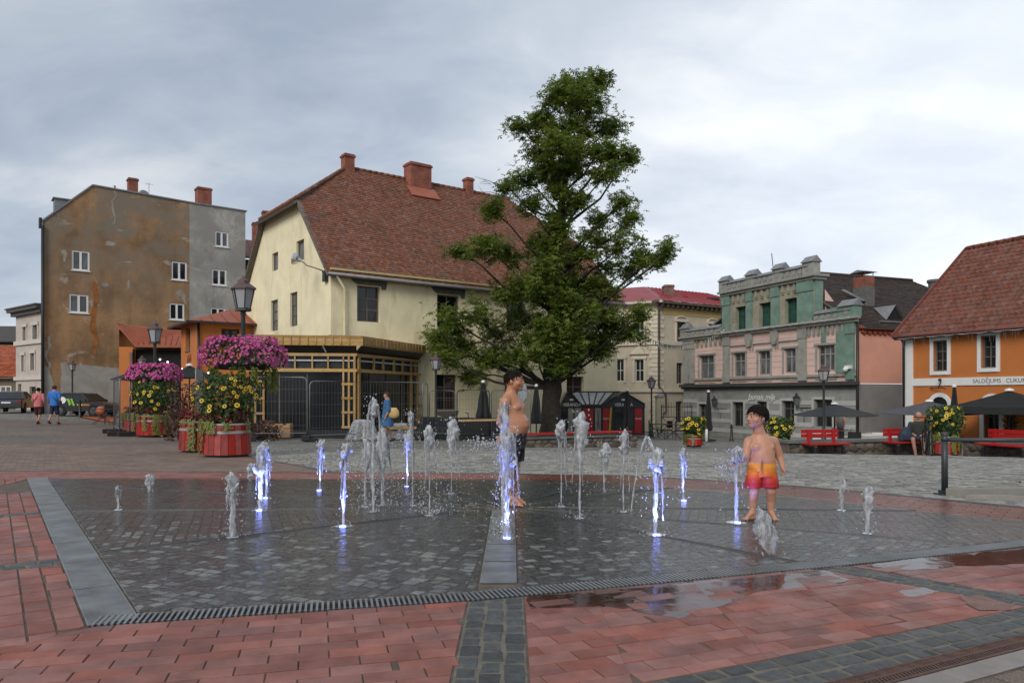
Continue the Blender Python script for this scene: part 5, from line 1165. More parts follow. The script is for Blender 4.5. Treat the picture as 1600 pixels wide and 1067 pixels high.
def roof_pt(px, py):      # point of the right-hand slope under a pixel
    best = None
    for i in range(120):
        for j in range(60):
            b = ul*j/60; a = 14*i/120; x = ex_+up_.x/ul*b; z = ez_+up_.z/ul*b
            w = KO+Vector((cos(KA),sin(KA)))*x+Vector((-sin(KA),cos(KA)))*a; qx = CPX+FPX*w.x/w.y; qy = HPX-FPX*(z+KB-CAMH)/w.y
            e2 = (qx-px)**2+(qy-py)**2
            if best is None or e2 < best[0]: best = (e2, x, a, z, w.y)
    return best
_, x, y, z, Yw = roof_pt(1350, 474)
hgt = (474-423)/FPX*Yw; wdt = 24/FPX*Yw
mb = MB(); mb.box(x-wdt/2, x+wdt/2, y-0.35, y+0.35, z-0.5, z+hgt*0.48); c = mb.build('chimney', M_CEM, rr, label='cement rendered chimney with brick top and sheet hood'); mb = MB(); mb.box(x-wdt/2+0.01, x+wdt/2-0.01, y-0.34, y+0.34, z+hgt*0.48, z+hgt*0.78); mb.build('brick_top', M_CHIM, c)
mb = MB()
for sx in (-1, 1):
    for sy in (-1, 1): mb.tube([(x+sx*wdt*0.42,y+sy*0.3,z+hgt*0.78),(x+sx*wdt*0.42,y+sy*0.3,z+hgt*0.92)], 0.025, 5)
mb.prism([(x-wdt*0.62,y-0.5,z+hgt*0.92),(x,y-0.5,z+hgt),(x+wdt*0.62,y-0.5,z+hgt*0.92)], (0,1.0,0)); mb.build('hood', M_COPP, c)
mb = MB(); mb.bar((x+0.5,y-0.5,z+0.05), (x-1.0,y-0.5,z+0.85), 0.25, 0.05); mb.build('flashing', M_COPP, c)
_, x, y, z, Yw = roof_pt(1398, 500)
mb = MB(); mb.add([(x,y-0.6,z),(x,y+0.6,z),(x,y,z+0.75),(x-1.3,y,z+0.75)], [(0,1,2)]); d_ = mb.build('dormer', M_DARK, rr)
mb = MB(); mb.add([(x+0.12,y-0.7,z-0.05),(x+0.12,y,z+0.8),(x-1.35,y,z+0.8),(x+0.12,y+0.7,z-0.05)], [(0,1,2),(1,3,2)]); mb.build('dormer_roof', M_COPP, d_)
_, x, y, z, Yw = roof_pt(1397, 505); mb = MB(); mb.bar((x,y-1.0,z+0.1),(x,y+1.0,z+0.1), 0.08, 0.05); mb.build('snow_guard', M_COPP, rr)
u = kf.hit(1197, 410)[0]; mb = MB(); mb.tube([(u+0.2,.5,zA),(u-0.1,.5,zA+2.0)], 0.03, 5); mb.build('antenna', M_ZINC, kh)
mb = MB(); mb.add([(UA1+0.1,.62,zT+0.3),(UA1+0.1,2.2,zT+0.3),(UA1+0.1,.62,zT+1.9)], [(0,1,2)]); mb.build('attic_buttress', M_PINK, kh)
# lettering, camera, wall lanterns
u, z = kf.hit(1191, 618); text_mesh('lettering', 'Jaunais mijs', 0.52, Matrix.Translation((u,-0.10,z-KB-0.1)) @ Matrix.Rotation(radians(90),4,'X'), M_WHITE, kh, 0.012, 0.35)
u, z = kf.hit(1328, 577); mb = MB(); mb.ball((u,-0.3,z-KB), 0.13, 10, 8); mb.box(u-0.1, u+0.25, -0.28, -0.05, z-KB+0.02, z-KB+0.2); tag(o := mb.build('security_camera', M_WHITE), 'white dome security camera on the green corner pilaster', 'camera'); o.location = (KO.x, KO.y, KB); o.rotation_euler = (0,0,KA)
def wall_lantern(frame, px, py, B, ang, label, M_=None):
    u, z = frame.hit(px, py); p = frame.o+frame.u*u
    t = thing('wall_lantern', label, 'lantern', (p.x, p.y, z), ang, 'wall lanterns on the pink house')
    mb = MB(); mb.tube([(0,0,-0.55),(0.35,-0.25,-0.5),(0.02,-0.3,-0.3)], 0.02, 5); mb.tube([(0.9,-0.02,-0.42),(-0.1,-0.05,-0.42)], 0.02, 5); mb.tube([(0.1,-0.01,-0.45),(0.3,-0.01,-0.8),(0.25,-0.01,-1.3)], 0.015, 5); mb.build('bracket', M_BLACK, t)
    mb = MB(); mb.lathe([(0.10,-0.3),(0.2,0.1),(0.21,0.12)], 6, (0,-0.3,0)); mb.build('lamp_glass', M_GLASSB, t); mb = MB(); mb.lathe([(0.24,0.12),(0.06,0.28),(0.06,0.34),(0.02,0.42)], 6, (0,-0.3,0)); mb.build('lamp_roof', M_BLACK, t)
wall_lantern(kf, 1122, 628, KB, KA, 'black wall lantern between the two left ground floor windows of the pink house'); wall_lantern(kf, 1251, 625, KB, KA, 'black wall lantern left of the wide right window on the pink house')
bg_t = thing('distant_bush_tree', 'dark tree top showing above the dark brown roof', 'tree', (*at(1295,616,75).xy, -1.5))
mb = MB(); mb.tube([(0,0,0),(0.1,0,6),(0,0,11)], [0.25,0.18,0.08], 7); mb.build('trunk', M_OLDWOOD, bg_t)
mb = MB(); rg = random.Random(5)
for i in range(900):
    c = Vector((rg.gauss(0,2.2), rg.gauss(0,1.5), 12.1+rg.gauss(0,0.75))); a = Vector((rg.uniform(-1,1),rg.uniform(-1,1),rg.uniform(-1,1))).normalized()*0.22; b = a.orthogonal().normalized()*0.16; mb.quad(c-a, c-b, c+a, c+b)
mb.build('crown', pm('far_leaf', (0.035,0.06,0.02), 0.7, island=0.4), bg_t)

# ================================================================== orange house on the right
M_OR2 = pm('bright_orange_render', (0.50, 0.165, 0.042), 0.9, 0.06, 1.5, 0.15, 25, stain=(0.40,0.135,0.04), stain_amt=0.6)
M_TILER = pm('orange_red_pantile', (0.148, 0.054, 0.036), 0.85, 0.25, 6, 0.3, 40, island=0.22, stain=(0.16,0.07,0.045), stain_amt=0.5, stain_scale=0.6)
RO = Vector((17.4, 33.0)); RA = atan2(-0.926, 0.378); RB = -1.6; RLN = 12.0
rf_ = Fr(RO, RA); rhs = thing('orange_house', 'bright orange house with white trim and red pantile roof at the right edge', 'house', (RO.x, RO.y, RB), RA)
rr_ = lambda *r: rf_.rect(*r, RB)
eR = 2.77+CAMH-RB; rR = 6.76+CAMH-RB
w2 = [rr_(1458.5,1480.5,532,580), rr_(1533,1557,524,575)]; st = w2[1][0]-w2[0][0]; w2 += [(w2[1][0]+st, w2[1][1]+st, w2[1][2], w2[1][3]), (w2[1][0]+2*st, w2[1][1]+2*st, w2[1][2], w2[1][3])]
d1 = [rr_(1456,1482,634,696), rr_(1538,1562,634,700)]; d1.append((d1[1][0]+2.6, d1[1][1]+2.6, d1[1][2], d1[1][3])); d1 = [(a,b,max(0.2,c),d) for a,b,c,d in d1]
mb = MB(); wall(mb, IDM, [(0,0),(RLN,0),(RLN,eR),(0,eR)], w2+d1, 0.25); wall(mb, sideM(0), [(0,0),(8.8,0),(8.8,eR),(4.4,rR),(0,eR)], []); mb.build('wall', M_OR2, rhs)
for h in w2:
    window(rhs, IDM, h, 0.15, M_OLDWOOD, M_GLASS, 2, 3, 0.06, 0.035); a, b, c, d = h; mb = MB(); g = 0.15
    mbox(mb, IDM, a-g, a, -0.04, 0, c-g, d+g); mbox(mb, IDM, b, b+g, -0.04, 0, c-g, d+g); mbox(mb, IDM, a, b, -0.04, 0, d, d+g); mbox(mb, IDM, a, b, -0.06, 0, c-g, c); mb.build('window_surround', M_WHITE, rhs)
for h in d1:
    a, b, c, d = h; window(rhs, IDM, h, 0.2, M_OLDWOOD, M_GLASS, 2, 2, 0.06, 0.05, cross=[0.75], name='door'); m_, r_ = (a+b)/2, (b-a)/2
    mb = MB(); g = 0.17; n = 12; z0a = c
    ins = [(m_-r_*cos(pi*i/n), d+r_*sin(pi*i/n)) for i in range(n+1)]; outs = [(m_-(r_+g)*cos(pi*i/n), d+(r_+g)*sin(pi*i/n)) for i in range(n+1)]
    for i in range(n): mb.prism([(ins[i][0],-0.05,ins[i][1]),(ins[i+1][0],-0.05,ins[i+1][1]),(outs[i+1][0],-0.05,outs[i+1][1]),(outs[i][0],-0.05,outs[i][1])], (0,0.05,0))
    mbox(mb, IDM, a-g, a, -0.05, 0, z0a, d); mbox(mb, IDM, b, b+g, -0.05, 0, z0a, d); mb.build('arch_surround', M_WHITE, rhs)
    mb = MB(); mb.poly([(p[0],-0.012,p[1]) for p in ins]); mb.build('fanlight', M_GLASS, rhs)
zb0, zb1 = rf_.hit(1500,602)[1]-RB, rf_.hit(1500,590)[1]-RB
mb = MB(); mbox(mb, IDM, 0.02, RLN, -0.05, 0, zb0, zb1); bd = mb.build('band', M_WHITE, rhs)
u0 = rf_.hit(1520,595)[0]
text_mesh('lettering', 'SALDĒJUMS   CUKURVATE   VAFELES', 0.235, Matrix.Translation((u0+0.03,-0.055,(zb0+zb1)/2)) @ Matrix.Rotation(radians(90),4,'X') @ Matrix.Diagonal((0.96,1,1,1)), pm('grey_lettering', (0.16,0.16,0.16), 0.8), rhs, 0.003, 0, 'LEFT')
mb = MB(); mbox(mb, IDM, -0.02, 0.5, -0.06, 0, 0, eR-0.1); mb.build('corner_pilaster', M_WHITE, rhs)
pipe(rhs, [(0.06,-0.36,eR-0.15), (0.12,-0.13,eR-0.5), (0.12,-0.13,0.1)], 0.055, M_BLACK)
up_ = Vector((0, 4.4, rR-eR)); ul = up_.length; q_ = ul/4.4
rp = [(-0.25,-0.35*q_), (RLN,-0.35*q_), (RLN,ul), (-0.25,ul)]
mb = MB(); plane_slab(mb, (0,0,eR+0.04), (1,0,0), up_, rp, 0.12); plane_slab(mb, (0,8.8,eR+0.04), (1,0,0), Vector((0,-4.4,rR-eR)), rp, 0.12); rr = mb.build('roof', M_OLDWOOD, rhs)
mb = MB(); tiles(mb, (0,0,eR+0.04), (1,0,0), up_, rp, 0.225, 0.30, 0.03, 9, False, True); mb.build('roof_tiles', M_TILER, rr, smooth=False, kind='stuff')
mb = MB()
for k in range(34): mb.tube([(-0.25+k*0.36,4.4,rR+0.08),(-0.25+k*0.36+0.38,4.4,rR+0.10)], 0.11, 8)
mb.build('ridge_tiles', M_TILER, rr, kind='stuff', smooth=True)
mb = MB(); mb.bar((-0.27,-0.36,eR-0.22), (-0.27,4.4,rR+0.06), 0.05, 0.22); mb.build('verge_board', pm('red_brown_board', (0.20,0.06,0.05), 0.6), rhs)
pipe(rhs, [(-0.2,-0.42,eR-0.25), (RLN,-0.42,eR-0.25)], 0.06, MATS['red_brown_board'], 'gutter')
mb = MB(); mb.lathe([(0.36,rR-3.2),(0.36,rR-1.45),(0.42,rR-1.42),(0.42,rR-1.3)], 14, (-1.2,3.6,0)); tag(o := mb.build('round_chimney', M_CEM, smooth=False), 'round grey chimney behind the left roof edge of the orange house', 'chimney'); o.location = (RO.x, RO.y, RB); o.rotation_euler = (0,0,RA)
def icicles(name, label, M, u0, u1, z, seed, par):
    t = thing(name, label, 'string lights', par[0], par[1]); rg = random.Random(seed); mb = MB(); u = u0
    n = int((u1-u0)/0.09)
    cab = MB(); cab.tube([M(u0+(u1-u0)*i/60, -0.42, z-0.02-0.05*abs(sin(i*0.9))) for i in range(61)], 0.012, 4); cab.build('cable', M_WHITE, t)
    for k in range(n):
        u = u0+k*0.09; l = rg.choice((0.08,0.14,0.25,0.4)) if rg.random() < .7 else 0.05
        mb.bar(M(u,-0.42,z-0.03), M(u+rg.uniform(-.03,.03),-0.42,z-0.03-l), 0.006)
    mb.build('icicle_strands', M_COPP, t, kind='stuff'); return t
icicles('icicle_light_string', 'white icicle light string hanging under the orange house eave', IDM, 0.0, RLN, eR-0.28, 3, ((RO.x,RO.y,RB),RA))
icicles('icicle_light_string', 'white icicle light string along the cornice of the pink house', IDM, UA0-0.3, KL, zT+0.1, 4, ((KO.x,KO.y,KB),KA))
u, z = rf_.hit(1468,606); z -= RB; t = thing('house_bracket_lamp', 'curled wrought iron bracket lamp above the left arch of the orange house', 'lamp', (RO.x,RO.y,RB), RA)
mb = MB(); mb.tube([(u-0.4,-0.04,z),(u+0.4,-0.3,z),(u+0.5,-0.3,z-0.05)], 0.02, 5); mb.tube([(u,-0.1,z),(u+0.12,-0.15,z+0.12),(u+0.22,-0.2,z+0.25),(u+0.15,-0.2,z+0.33)], 0.02, 5); mb.build('bracket', M_BLACK, t); mb = MB(); mb.ball((u+0.17,-0.2,z+0.33), 0.07); mb.build('bulb', M_BLACK, t)
# ================================================================== kiosk with two glazed gables
KD = 38.0; kx0, kx1 = gx(877,KD), gx(1008,KD)
ki = thing('kiosk', 'black kiosk with two gables, glass roof and red door panels behind the tree', 'kiosk', (kx0.x, KD, gx(940,KD).z), 0.0)
kz = ki.location.z; zl = lambda py: at(800,py,KD).z-kz; xl = lambda px: at(px,600,KD).x-kx0.x
ez_, pz_ = zl(633), zl(614); W_ = xl(1008); D_ = 3.0
mb = MB(); mb.box(0, W_, 0.12, D_, 0, ez_-0.02); mb.build('body', M_BLACK, ki)
g1 = (0, xl(887), xl(909)); g2 = (xl(940), xl(975.5), W_)
for a, p, b in (g1, g2):
    mb = MB(); mb.prism([(a,0.0,ez_-0.12),(b,0.0,ez_-0.12),(b,0.0,ez_),(p,0.0,pz_),(a,0.0,ez_)], (0,0.11,0)); gb = mb.build('gable', M_BLACK, ki)
    text_mesh('lettering', 'VERANDA', 0.24, Matrix.Translation(((a+b)/2+0.02,-0.006,ez_+0.02)) @ Matrix.Rotation(radians(90),4,'X') @ Matrix.Diagonal((0.85,1,1,1)), M_WHITE, gb, 0.003)
    mb = MB(); mb.box((a+b)/2-0.09,(a+b)/2+0.09,-0.005,0.0,ez_+0.24,ez_+0.32); mb.build('emblem', M_WHITE, gb)
    for s, e in ((a,p),(p,b)):
        mb = MB(); q0, q1 = (s, ez_) if s != p else (p, pz_), (e, pz_) if e == p else (e, ez_); mb.prism([(q0[0],-0.1,q0[1]+0.03),(q1[0],-0.1,q1[1]+0.03),(q1[0],D_,q1[1]+0.03),(q0[0],D_,q0[1]+0.03)], (0,0,0.05)); mb.build('gable_roof', M_BLACK, ki)
M_RGL = pm('roof_glass', (0.36,0.38,0.39), 0.25, 0.2, 2, spec=0.6)
va = [(g1[1],1.4,pz_), (g2[1],1.4,pz_)]
nb = 5
for k in range(nb):
    t0_, t1_ = k/nb, (k+1)/nb; xa, xb = g1[2]+(g2[0]-g1[2])*t0_, g1[2]+(g2[0]-g1[2])*t1_; ya, yb = g1[1]+0.3+(g2[1]-g1[1]-0.6)*t0_, g1[1]+0.3+(g2[1]-g1[1]-0.6)*t1_
    mb = MB(); mb.prism([(xa+0.015,-0.05,ez_),(xb-0.015,-0.05,ez_),(yb-0.02,1.5,pz_+0.02),(ya+0.02,1.5,pz_+0.02)], (0,0,0.03)); mb.build('roof_pane', M_RGL, ki)
    mb = MB(); mb.bar((xb,-0.06,ez_+0.03), (yb,1.5,pz_+0.06), 0.05, 0.06); mb.build('glazing_bar', M_BLACK, ki)
mb = MB(); mb.bar((g1[1],1.5,pz_+0.06), (g2[1],1.5,pz_+0.06), 0.08, 0.08); mb.build('ridge_bar', M_BLACK, ki)
mb = MB(); mb.bar((g1[2],-0.08,ez_+0.0), (g2[0],-0.08,ez_+0.0), 0.08, 0.1); mb.build('eave_bar', M_BLACK, ki)
M_KRED = pm('red_panel', (0.33,0.012,0.015), 0.5, 0.1, 3); M_KGL = pm('pale_screen', (0.24,0.24,0.20), 0.5, 0.2, 2); M_KYE = pm('yellow_post', (0.45,0.28,0.03), 0.6)
for a, b, mt, nm in ((888,896,M_KGL,'screen'), (898,908,M_KGL,'screen'), (912,927,M_KRED,'red_panel'), (930,939,M_KGL,'screen'), (942.5,953,M_KRED,'red_panel'), (961,974,M_GLASS,'door_glass'), (992,1003.5,M_KRED,'red_panel'), (877.5,886,M_GLASS,'door_glass')):
    mb = MB(); mb.box(xl(a), xl(b), 0.05, 0.115, 0.1, ez_-0.14); p = mb.build(nm, mt, ki)
    if mt is M_KRED and a != 912: text_mesh('lettering', 'VERANDA', 0.12, Matrix.Translation(((xl(a)+xl(b))/2,0.045,ez_*0.55)) @ Matrix.Rotation(radians(90),4,'X') @ Matrix.Diagonal((0.62,1,1,1)), M_WHITE, p, 0.002)
mb = MB(); mb.bar((xl(955),0.02,ez_-0.1), (xl(952.5),0.02,0.1), 0.1, 0.05); mb.build('post', M_KYE, ki)
mb = MB(); mb.bar((xl(933),0.04,ez_-0.2),(xl(937),0.04,0.3),0.02); mb.bar((xl(937),0.035,ez_-0.2),(xl(933),0.035,0.3),0.02); mb.build('cross_brace', M_BLACK, ki)
# ================================================================== the chestnut tree
def leaf_mat(name, c0, c1, trans=0.35):
    m = bpy.data.materials.new(name); m.use_nodes = True; nt = m.node_tree; N = nt.nodes; L = nt.links; N.clear()
    out = N.new('ShaderNodeOutputMaterial'); pb = N.new('ShaderNodeBsdfPrincipled'); tr_ = N.new('ShaderNodeBsdfTranslucent'); mx = N.new('ShaderNodeMixShader'); mx.inputs[0].default_value = trans
    geo = N.new('ShaderNodeNewGeometry'); cm = N.new('ShaderNodeMix'); cm.data_type = 'RGBA'; nn = N.new('ShaderNodeTexNoise'); nn.inputs['Scale'].default_value = 0.9; nn.inputs['Detail'].default_value = 2; L.new(geo.outputs['Position'], nn.inputs['Vector']); rr = N.new('ShaderNodeMapRange'); rr.inputs[1].default_value = .35; rr.inputs[2].default_value = .65; L.new(nn.outputs[0], rr.inputs[0]); av = N.new('ShaderNodeMath'); av.operation = 'MULTIPLY_ADD'; L.new(geo.outputs['Random Per Island'], av.inputs[0]); av.inputs[1].default_value = .62; ml = N.new('ShaderNodeMath'); ml.operation = 'MULTIPLY'; ml.inputs[1].default_value = .38; L.new(rr.outputs[0], ml.inputs[0]); L.new(ml.outputs[0], av.inputs[2]); L.new(av.outputs[0], cm.inputs[0]); cm.inputs[6].default_value = c0+(1,); cm.inputs[7].default_value = c1+(1,)
    L.new(cm.outputs[2], pb.inputs['Base Color']); L.new(cm.outputs[2], tr_.inputs[0]); pb.inputs['Roughness'].default_value = 0.5
    L.new(pb.outputs[0], mx.inputs[1]); L.new(tr_.outputs[0], mx.inputs[2]); L.new(mx.outputs[0], out.inputs[0]); return m
M_LEAF = leaf_mat('chestnut_leaf', (0.048, 0.100, 0.017), (0.26, 0.315, 0.052), 0.5)
M_BARK = pm('chestnut_bark', (0.028, 0.024, 0.018), 0.95, 0.4, 8, 1.0, 14, bdist=0.04)
TD = 32.0; tb = gx(862, TD)
tree = thing('chestnut_tree', 'tall ragged chestnut tree standing in front of the yellow house', 'tree', tb)
rt = random.Random(21)
def tw(px, py, dy=0.0):      # tree-local point at a pixel, dy metres behind the trunk plane
    p = at(px, py, TD+dy); return Vector((p.x-tb.x, p.y-tb.y, p.z-tb.z))
clumps = [(905,128,30),(940,122,20),(872,150,28),(905,165,34),(850,185,30),(814,198,26),(918,205,36),(958,198,24),(880,228,36),(838,238,26),(962,240,30),(985,246,15),(905,262,36),(822,278,26),(865,282,30),(792,290,18),(948,272,24),
 (826,318,24),(772,330,20),(972,318,24),(986,345,18),(940,345,22),(872,335,34),(757,385,34),(800,398,32),(718,392,18),(842,375,28),(975,378,26),(1010,398,30),(1042,388,16),(930,372,28),(950,412,28),(985,422,22),(1030,410,16),
 (872,418,44),(902,440,42),(830,440,40),(792,462,36),(940,452,36),(862,380,34),(905,395,34),
 (702,500,30),(680,525,26),(742,490,32),(772,520,38),(722,540,32),(762,560,32),(704,562,20),(820,500,40),(850,530,40),(900,500,44),(950,500,38),(985,520,30),(930,545,38),(892,560,36),(738,585,22),(800,560,32),(870,470,46),(690,545,20),(1000,490,16),(905,530,40),(945,525,34)]
axis = [(862,684),(861,640),(863,580),(866,520),(868,460),(870,400),(874,350),(880,300),(886,240),(892,180),(900,130)]
arad = [0.55,0.41,0.39,0.37,0.32,0.24,0.18,0.13,0.09,0.06,0.03]
axp = [tw(x, y) for x, y in axis]
mb = MB(); fine = []; fr_ = []
for i in range(len(axp)-1):
    for k in range(4): fine.append(axp[i].lerp(axp[i+1], k/4)+Vector((rt.uniform(-.04,.04), rt.uniform(-.04,.04), 0))); fr_.append((arad[i]+(arad[i+1]-arad[i])*k/4)*rt.uniform(.96,1.05))
fine[0].z -= 0.35; fr_[0] *= 1.25
mb.tube(fine, fr_, 14); mb.build('trunk', M_BARK, tree, smooth=True)
def axis_pt(z):
    for i in range(len(axp)-1):
        if axp[i].z <= z <= axp[i+1].z: t = (z-axp[i].z)/(axp[i+1].z-axp[i].z); return axp[i].lerp(axp[i+1], t), arad[i]+(arad[i+1]-arad[i])*t
    return axp[-1].copy(), arad[-1]
leaves = MB()
def palmate(mb, c, up, size, rg):
    up = up.normalized(); a = up.orthogonal().normalized(); b = up.cross(a); t0 = rg.uniform(0, 6.28)
    for k in range(5):
        t = t0+k*1.15+rg.uniform(-.12,.12); d = (a*cos(t)+b*sin(t)); l = size*rg.uniform(.75,1.1); s = up.cross(d)*l*0.22; dr = up*(-l*rg.uniform(.15,.5))
        mb.add([c, c+d*l*0.55+s+dr*0.35, c+d*l+dr, c+d*l*0.55-s+dr*0.35], [(0,1,2,3)])
front = [(845,455,30),(890,470,30),(860,510,34),(897,540,30),(842,550,30),(872,565,24),(880,300,26),(872,350,26),(886,262,24),(890,205,24),(862,420,28),(905,490,26),(885,140,26),(925,160,28),(865,205,28),(935,232,28),(858,255,28),(902,312,24),(895,235,26)]
for ci, (px, py, r) in enumerate(clumps+front):
    off = abs(px-866)/60; dy = rt.uniform(-2.0,1.8) if r > 20 else rt.uniform(-1.2,1.2)
    if ci >= len(clumps): dy = -1.5 if py > 400 else -.7
    c = tw(px, py, dy); R = r*TD/FPX*0.84
    hd = sqrt(c.x**2+c.y**2); z0 = max(2.2, c.z-0.62*hd-rt.uniform(0.2,1.0)); z0 = min(z0, axp[-1].z-0.3)
    p0, r0 = axis_pt(z0); br = min(r0*0.5, 0.022+0.012*hd+R*0.025)
    mid = p0.lerp(c, 0.5)+Vector((rt.uniform(-.3,.3), rt.uniform(-.3,.3), rt.uniform(-.35,.15))); q1 = p0.lerp(mid, 0.5)+Vector((rt.uniform(-.12,.12),)*3); q2 = mid.lerp(c, 0.5)+Vector((0,0,rt.uniform(-.1,.2)))
    mb = MB(); mb.tube([p0, q1, mid, q2, c], [br, br*.85, br*.65, br*.45, br*.22], 7, cap=False)
    ns = int(10+R*R*19)
    for s in range(ns):
        d = Vector((rt.gauss(0,1), rt.gauss(0,1), rt.gauss(0,0.75))).normalized()*R*rt.uniform(0.25,1.05)
        sc = c+d; src = q2.lerp(c, rt.uniform(0,1)); mb.tube([src, src.lerp(sc,.5)+Vector((0,0,rt.uniform(-.06,.08))), sc], [0.014,0.010,0.004], 4, cap=False)
        srad = rt.uniform(0.16,0.34); nl = int(10+srad*42)
        for k in range(nl):
            e = Vector((rt.gauss(0,.75)*srad, rt.gauss(0,.75)*srad, rt.gauss(0,.55)*srad)); up = Vector((rt.gauss(0,.45)+d.x*.25, rt.gauss(0,.45)+d.y*.25, 1))
            palmate(leaves, sc+e, up, rt.uniform(0.115,0.185), rt)
    mb.build('limb', M_BARK, tree, smooth=True)
leaves.build('crown', M_LEAF, tree)
# bare dead twigs at the left of the crown
mb = MB()
for (x0,y0,x1,y1) in ((790,300,742,276),(800,310,735,300),(815,210,788,180),(830,215,795,190),(780,330,728,318),(812,250,802,262)):
    a, b = tw(x0,y0,-.5), tw(x1,y1,-.8); mb.tube([a, a.lerp(b,.5)+Vector((0,0,.12)), b], [0.02,0.014,0.005], 5)
    for k in range(4):
        s = a.lerp(b, rt.uniform(.3,.9)); mb.tube([s, s+Vector((rt.uniform(-.5,0),rt.uniform(-.2,.2),rt.uniform(-.1,.35)))], [0.009,0.004], 4)
mb.build('dead_twigs', M_BARK, tree, kind='stuff')
# ================================================================== street furniture and planting
M_LAMPG = pm('lamp_green_black', (0.03, 0.034, 0.034), 0.45, 0.15, 5)
M_FROST = pm('frosted_lamp_glass', (0.33, 0.34, 0.34), 0.25, 0.1, 2)
M_GALV = pm('galvanised_tube', (0.20, 0.205, 0.21), 0.45, 0.12, 5, metal=0.6)
M_RUB = pm('black_rubber_foot', (0.025, 0.024, 0.023), 0.9, 0.2, 5)
def make_lamp(h):
    t = thing('lamp_post', 'x', 'street lamp', group='lantern lamp posts on the square')
    mb = MB(); mb.lathe([(0.13,0),(0.13,0.12),(0.10,0.16),(0.095,0.75),(0.075,0.82),(0.06,0.9),(0.045,h-0.85),(0.06,h-0.8),(0.05,h-0.72)], 12); mb.build('post', M_LAMPG, t, smooth=True, auto=40)
    mb = MB(); mb.lathe([(0.15,0),(0.235,0.40)], 6, (0,0,h-0.68)); mb.build('lamp_glass', M_FROST, t)
    for k in range(6):
        a = pi/3*k; mb = MB(); mb.bar((0.155*cos(a),0.155*sin(a),h-0.68), (0.243*cos(a),0.243*sin(a),h-0.28), 0.022); mb.build('lantern_bar', M_LAMPG, t)
    mb = MB(); mb.lathe([(0.18,-0.06),(0.18,0)], 6, (0,0,h-0.68)); mb.build('lantern_base', M_LAMPG, t)
    mb = MB(); mb.lathe([(0.285,0),(0.285,0.03),(0.16,0.12),(0.13,0.13),(0.13,0.19),(0.05,0.24),(0.02,0.29),(0.0,0.3)], 6, (0,0,h-0.28)); mb.build('lantern_roof', pm('lantern_copper_roof', (0.10,0.06,0.055), 0.5), t)
    return t
LP = make_lamp(3.8); lamp_first = [True]
def lamp(px, Y, htop_px, label, xtra=0.0):
    p = gx(px, Y); h = CAMH+(HPX-htop_px)/FPX*Y-p.z
    o = LP if lamp_first[0] else copy_tree(LP); lamp_first[0] = False
    o.location = p; s = h/3.8; o.scale = (0.5+s/2, 0.5+s/2, s); o['label'] = label; return o
lamp(380, 16.4, 432, 'lamp post rising out of the nearest purple flower ring')
lamp(242, 26.4, 502, 'lamp post rising out of the farther purple flower ring')
lamp(113, 46.0, 563, 'thin lamp post beside the couple walking away')
lamp(681, 30.0, 553, 'lamp post in front of the yellow house window left of the tree')
lamp(1018, 38.0, 588, 'lamp post beside the black kiosk and the cream house')
lamp(1287, 31.0, 570, 'lamp post in front of the pink house and red bench')
lamp(222, 41.0, 556, 'half hidden lamp post at the dark opening of the orange shed')
# cross arm on the near lamp
p = gx(380,16.4); t = thing('lamp_cross_arm', 'short dark arm clamped to the lamp post above the purple flowers', 'bracket', (p.x, p.y, 0)); zz = at(380,526,16.4).z
mb = MB(); mb.bar((-0.2,-0.06,zz-0.06), (0.22,-0.06,zz+0.04), 0.05); mb.bar((0.2,-0.06,zz+0.04),(0.22,-0.06,zz-0.08),0.04); mb.build('arm', M_LAMPG, t); mb = MB(); mb.cbox((0.24,-0.06,zz-0.1),(0.08,0.06,0.12)); mb.build('box', M_WHITE, t)

# ---- planters
M_TUB = pm('red_tub_board', (0.30, 0.022, 0.014), 0.6, 0.25, 6, 0.3, 40, island=0.2, stain=(0.16,0.018,0.013), stain_amt=0.7, stain_scale=4.0)
M_BANDM = pm('tub_band_metal', (0.42,0.42,0.41), 0.4, 0.1, 4, metal=0.6)
M_SOIL = pm('soil', (0.03,0.022,0.016), 0.95)
M_GRN = leaf_mat('planter_leaf', (0.022,0.05,0.012), (0.07,0.12,0.025), 0.25)
M_TRAIL = leaf_mat('trailing_lime_leaf', (0.11,0.15,0.02), (0.25,0.26,0.05), 0.3)
M_PET = leaf_mat('petunia_magenta', (0.42,0.035,0.19), (0.72,0.17,0.43), 0.25)
M_YFL = leaf_mat('yellow_petal', (0.62,0.38,0.02), (0.85,0.62,0.04), 0.2)
M_RFL = leaf_mat('dark_red_petal', (0.13,0.008,0.012), (0.25,0.012,0.03), 0.2)
M_EYE = pm('flower_eye', (0.05,0.025,0.01), 0.9)
def flower_mesh(r, petals, mat, cup=0.25):
    mb = MB()
    for k in range(petals):
        a = 2*pi*k/petals; w = pi/petals*0.95
        mb.add([(0,0,0), (r*.75*cos(a-w),r*.75*sin(a-w),r*cup*.7), (r*cos(a),r*sin(a),r*cup), (r*.75*cos(a+w),r*.75*sin(a+w),r*cup*.7)], [(0,1,2,3)])
    return mb
yme = flower_mesh(0.052, 9, M_YFL, 0.08); yme.m = 1; yme.ball((0,0,0.012), 0.019, 6, 4, (1,1,.6)); ymesh = yme.mesh('yellow_flower'); ymesh.materials.append(M_YFL); ymesh.materials.append(M_EYE); ymesh.polygons.foreach_set('material_index', yme.mi)
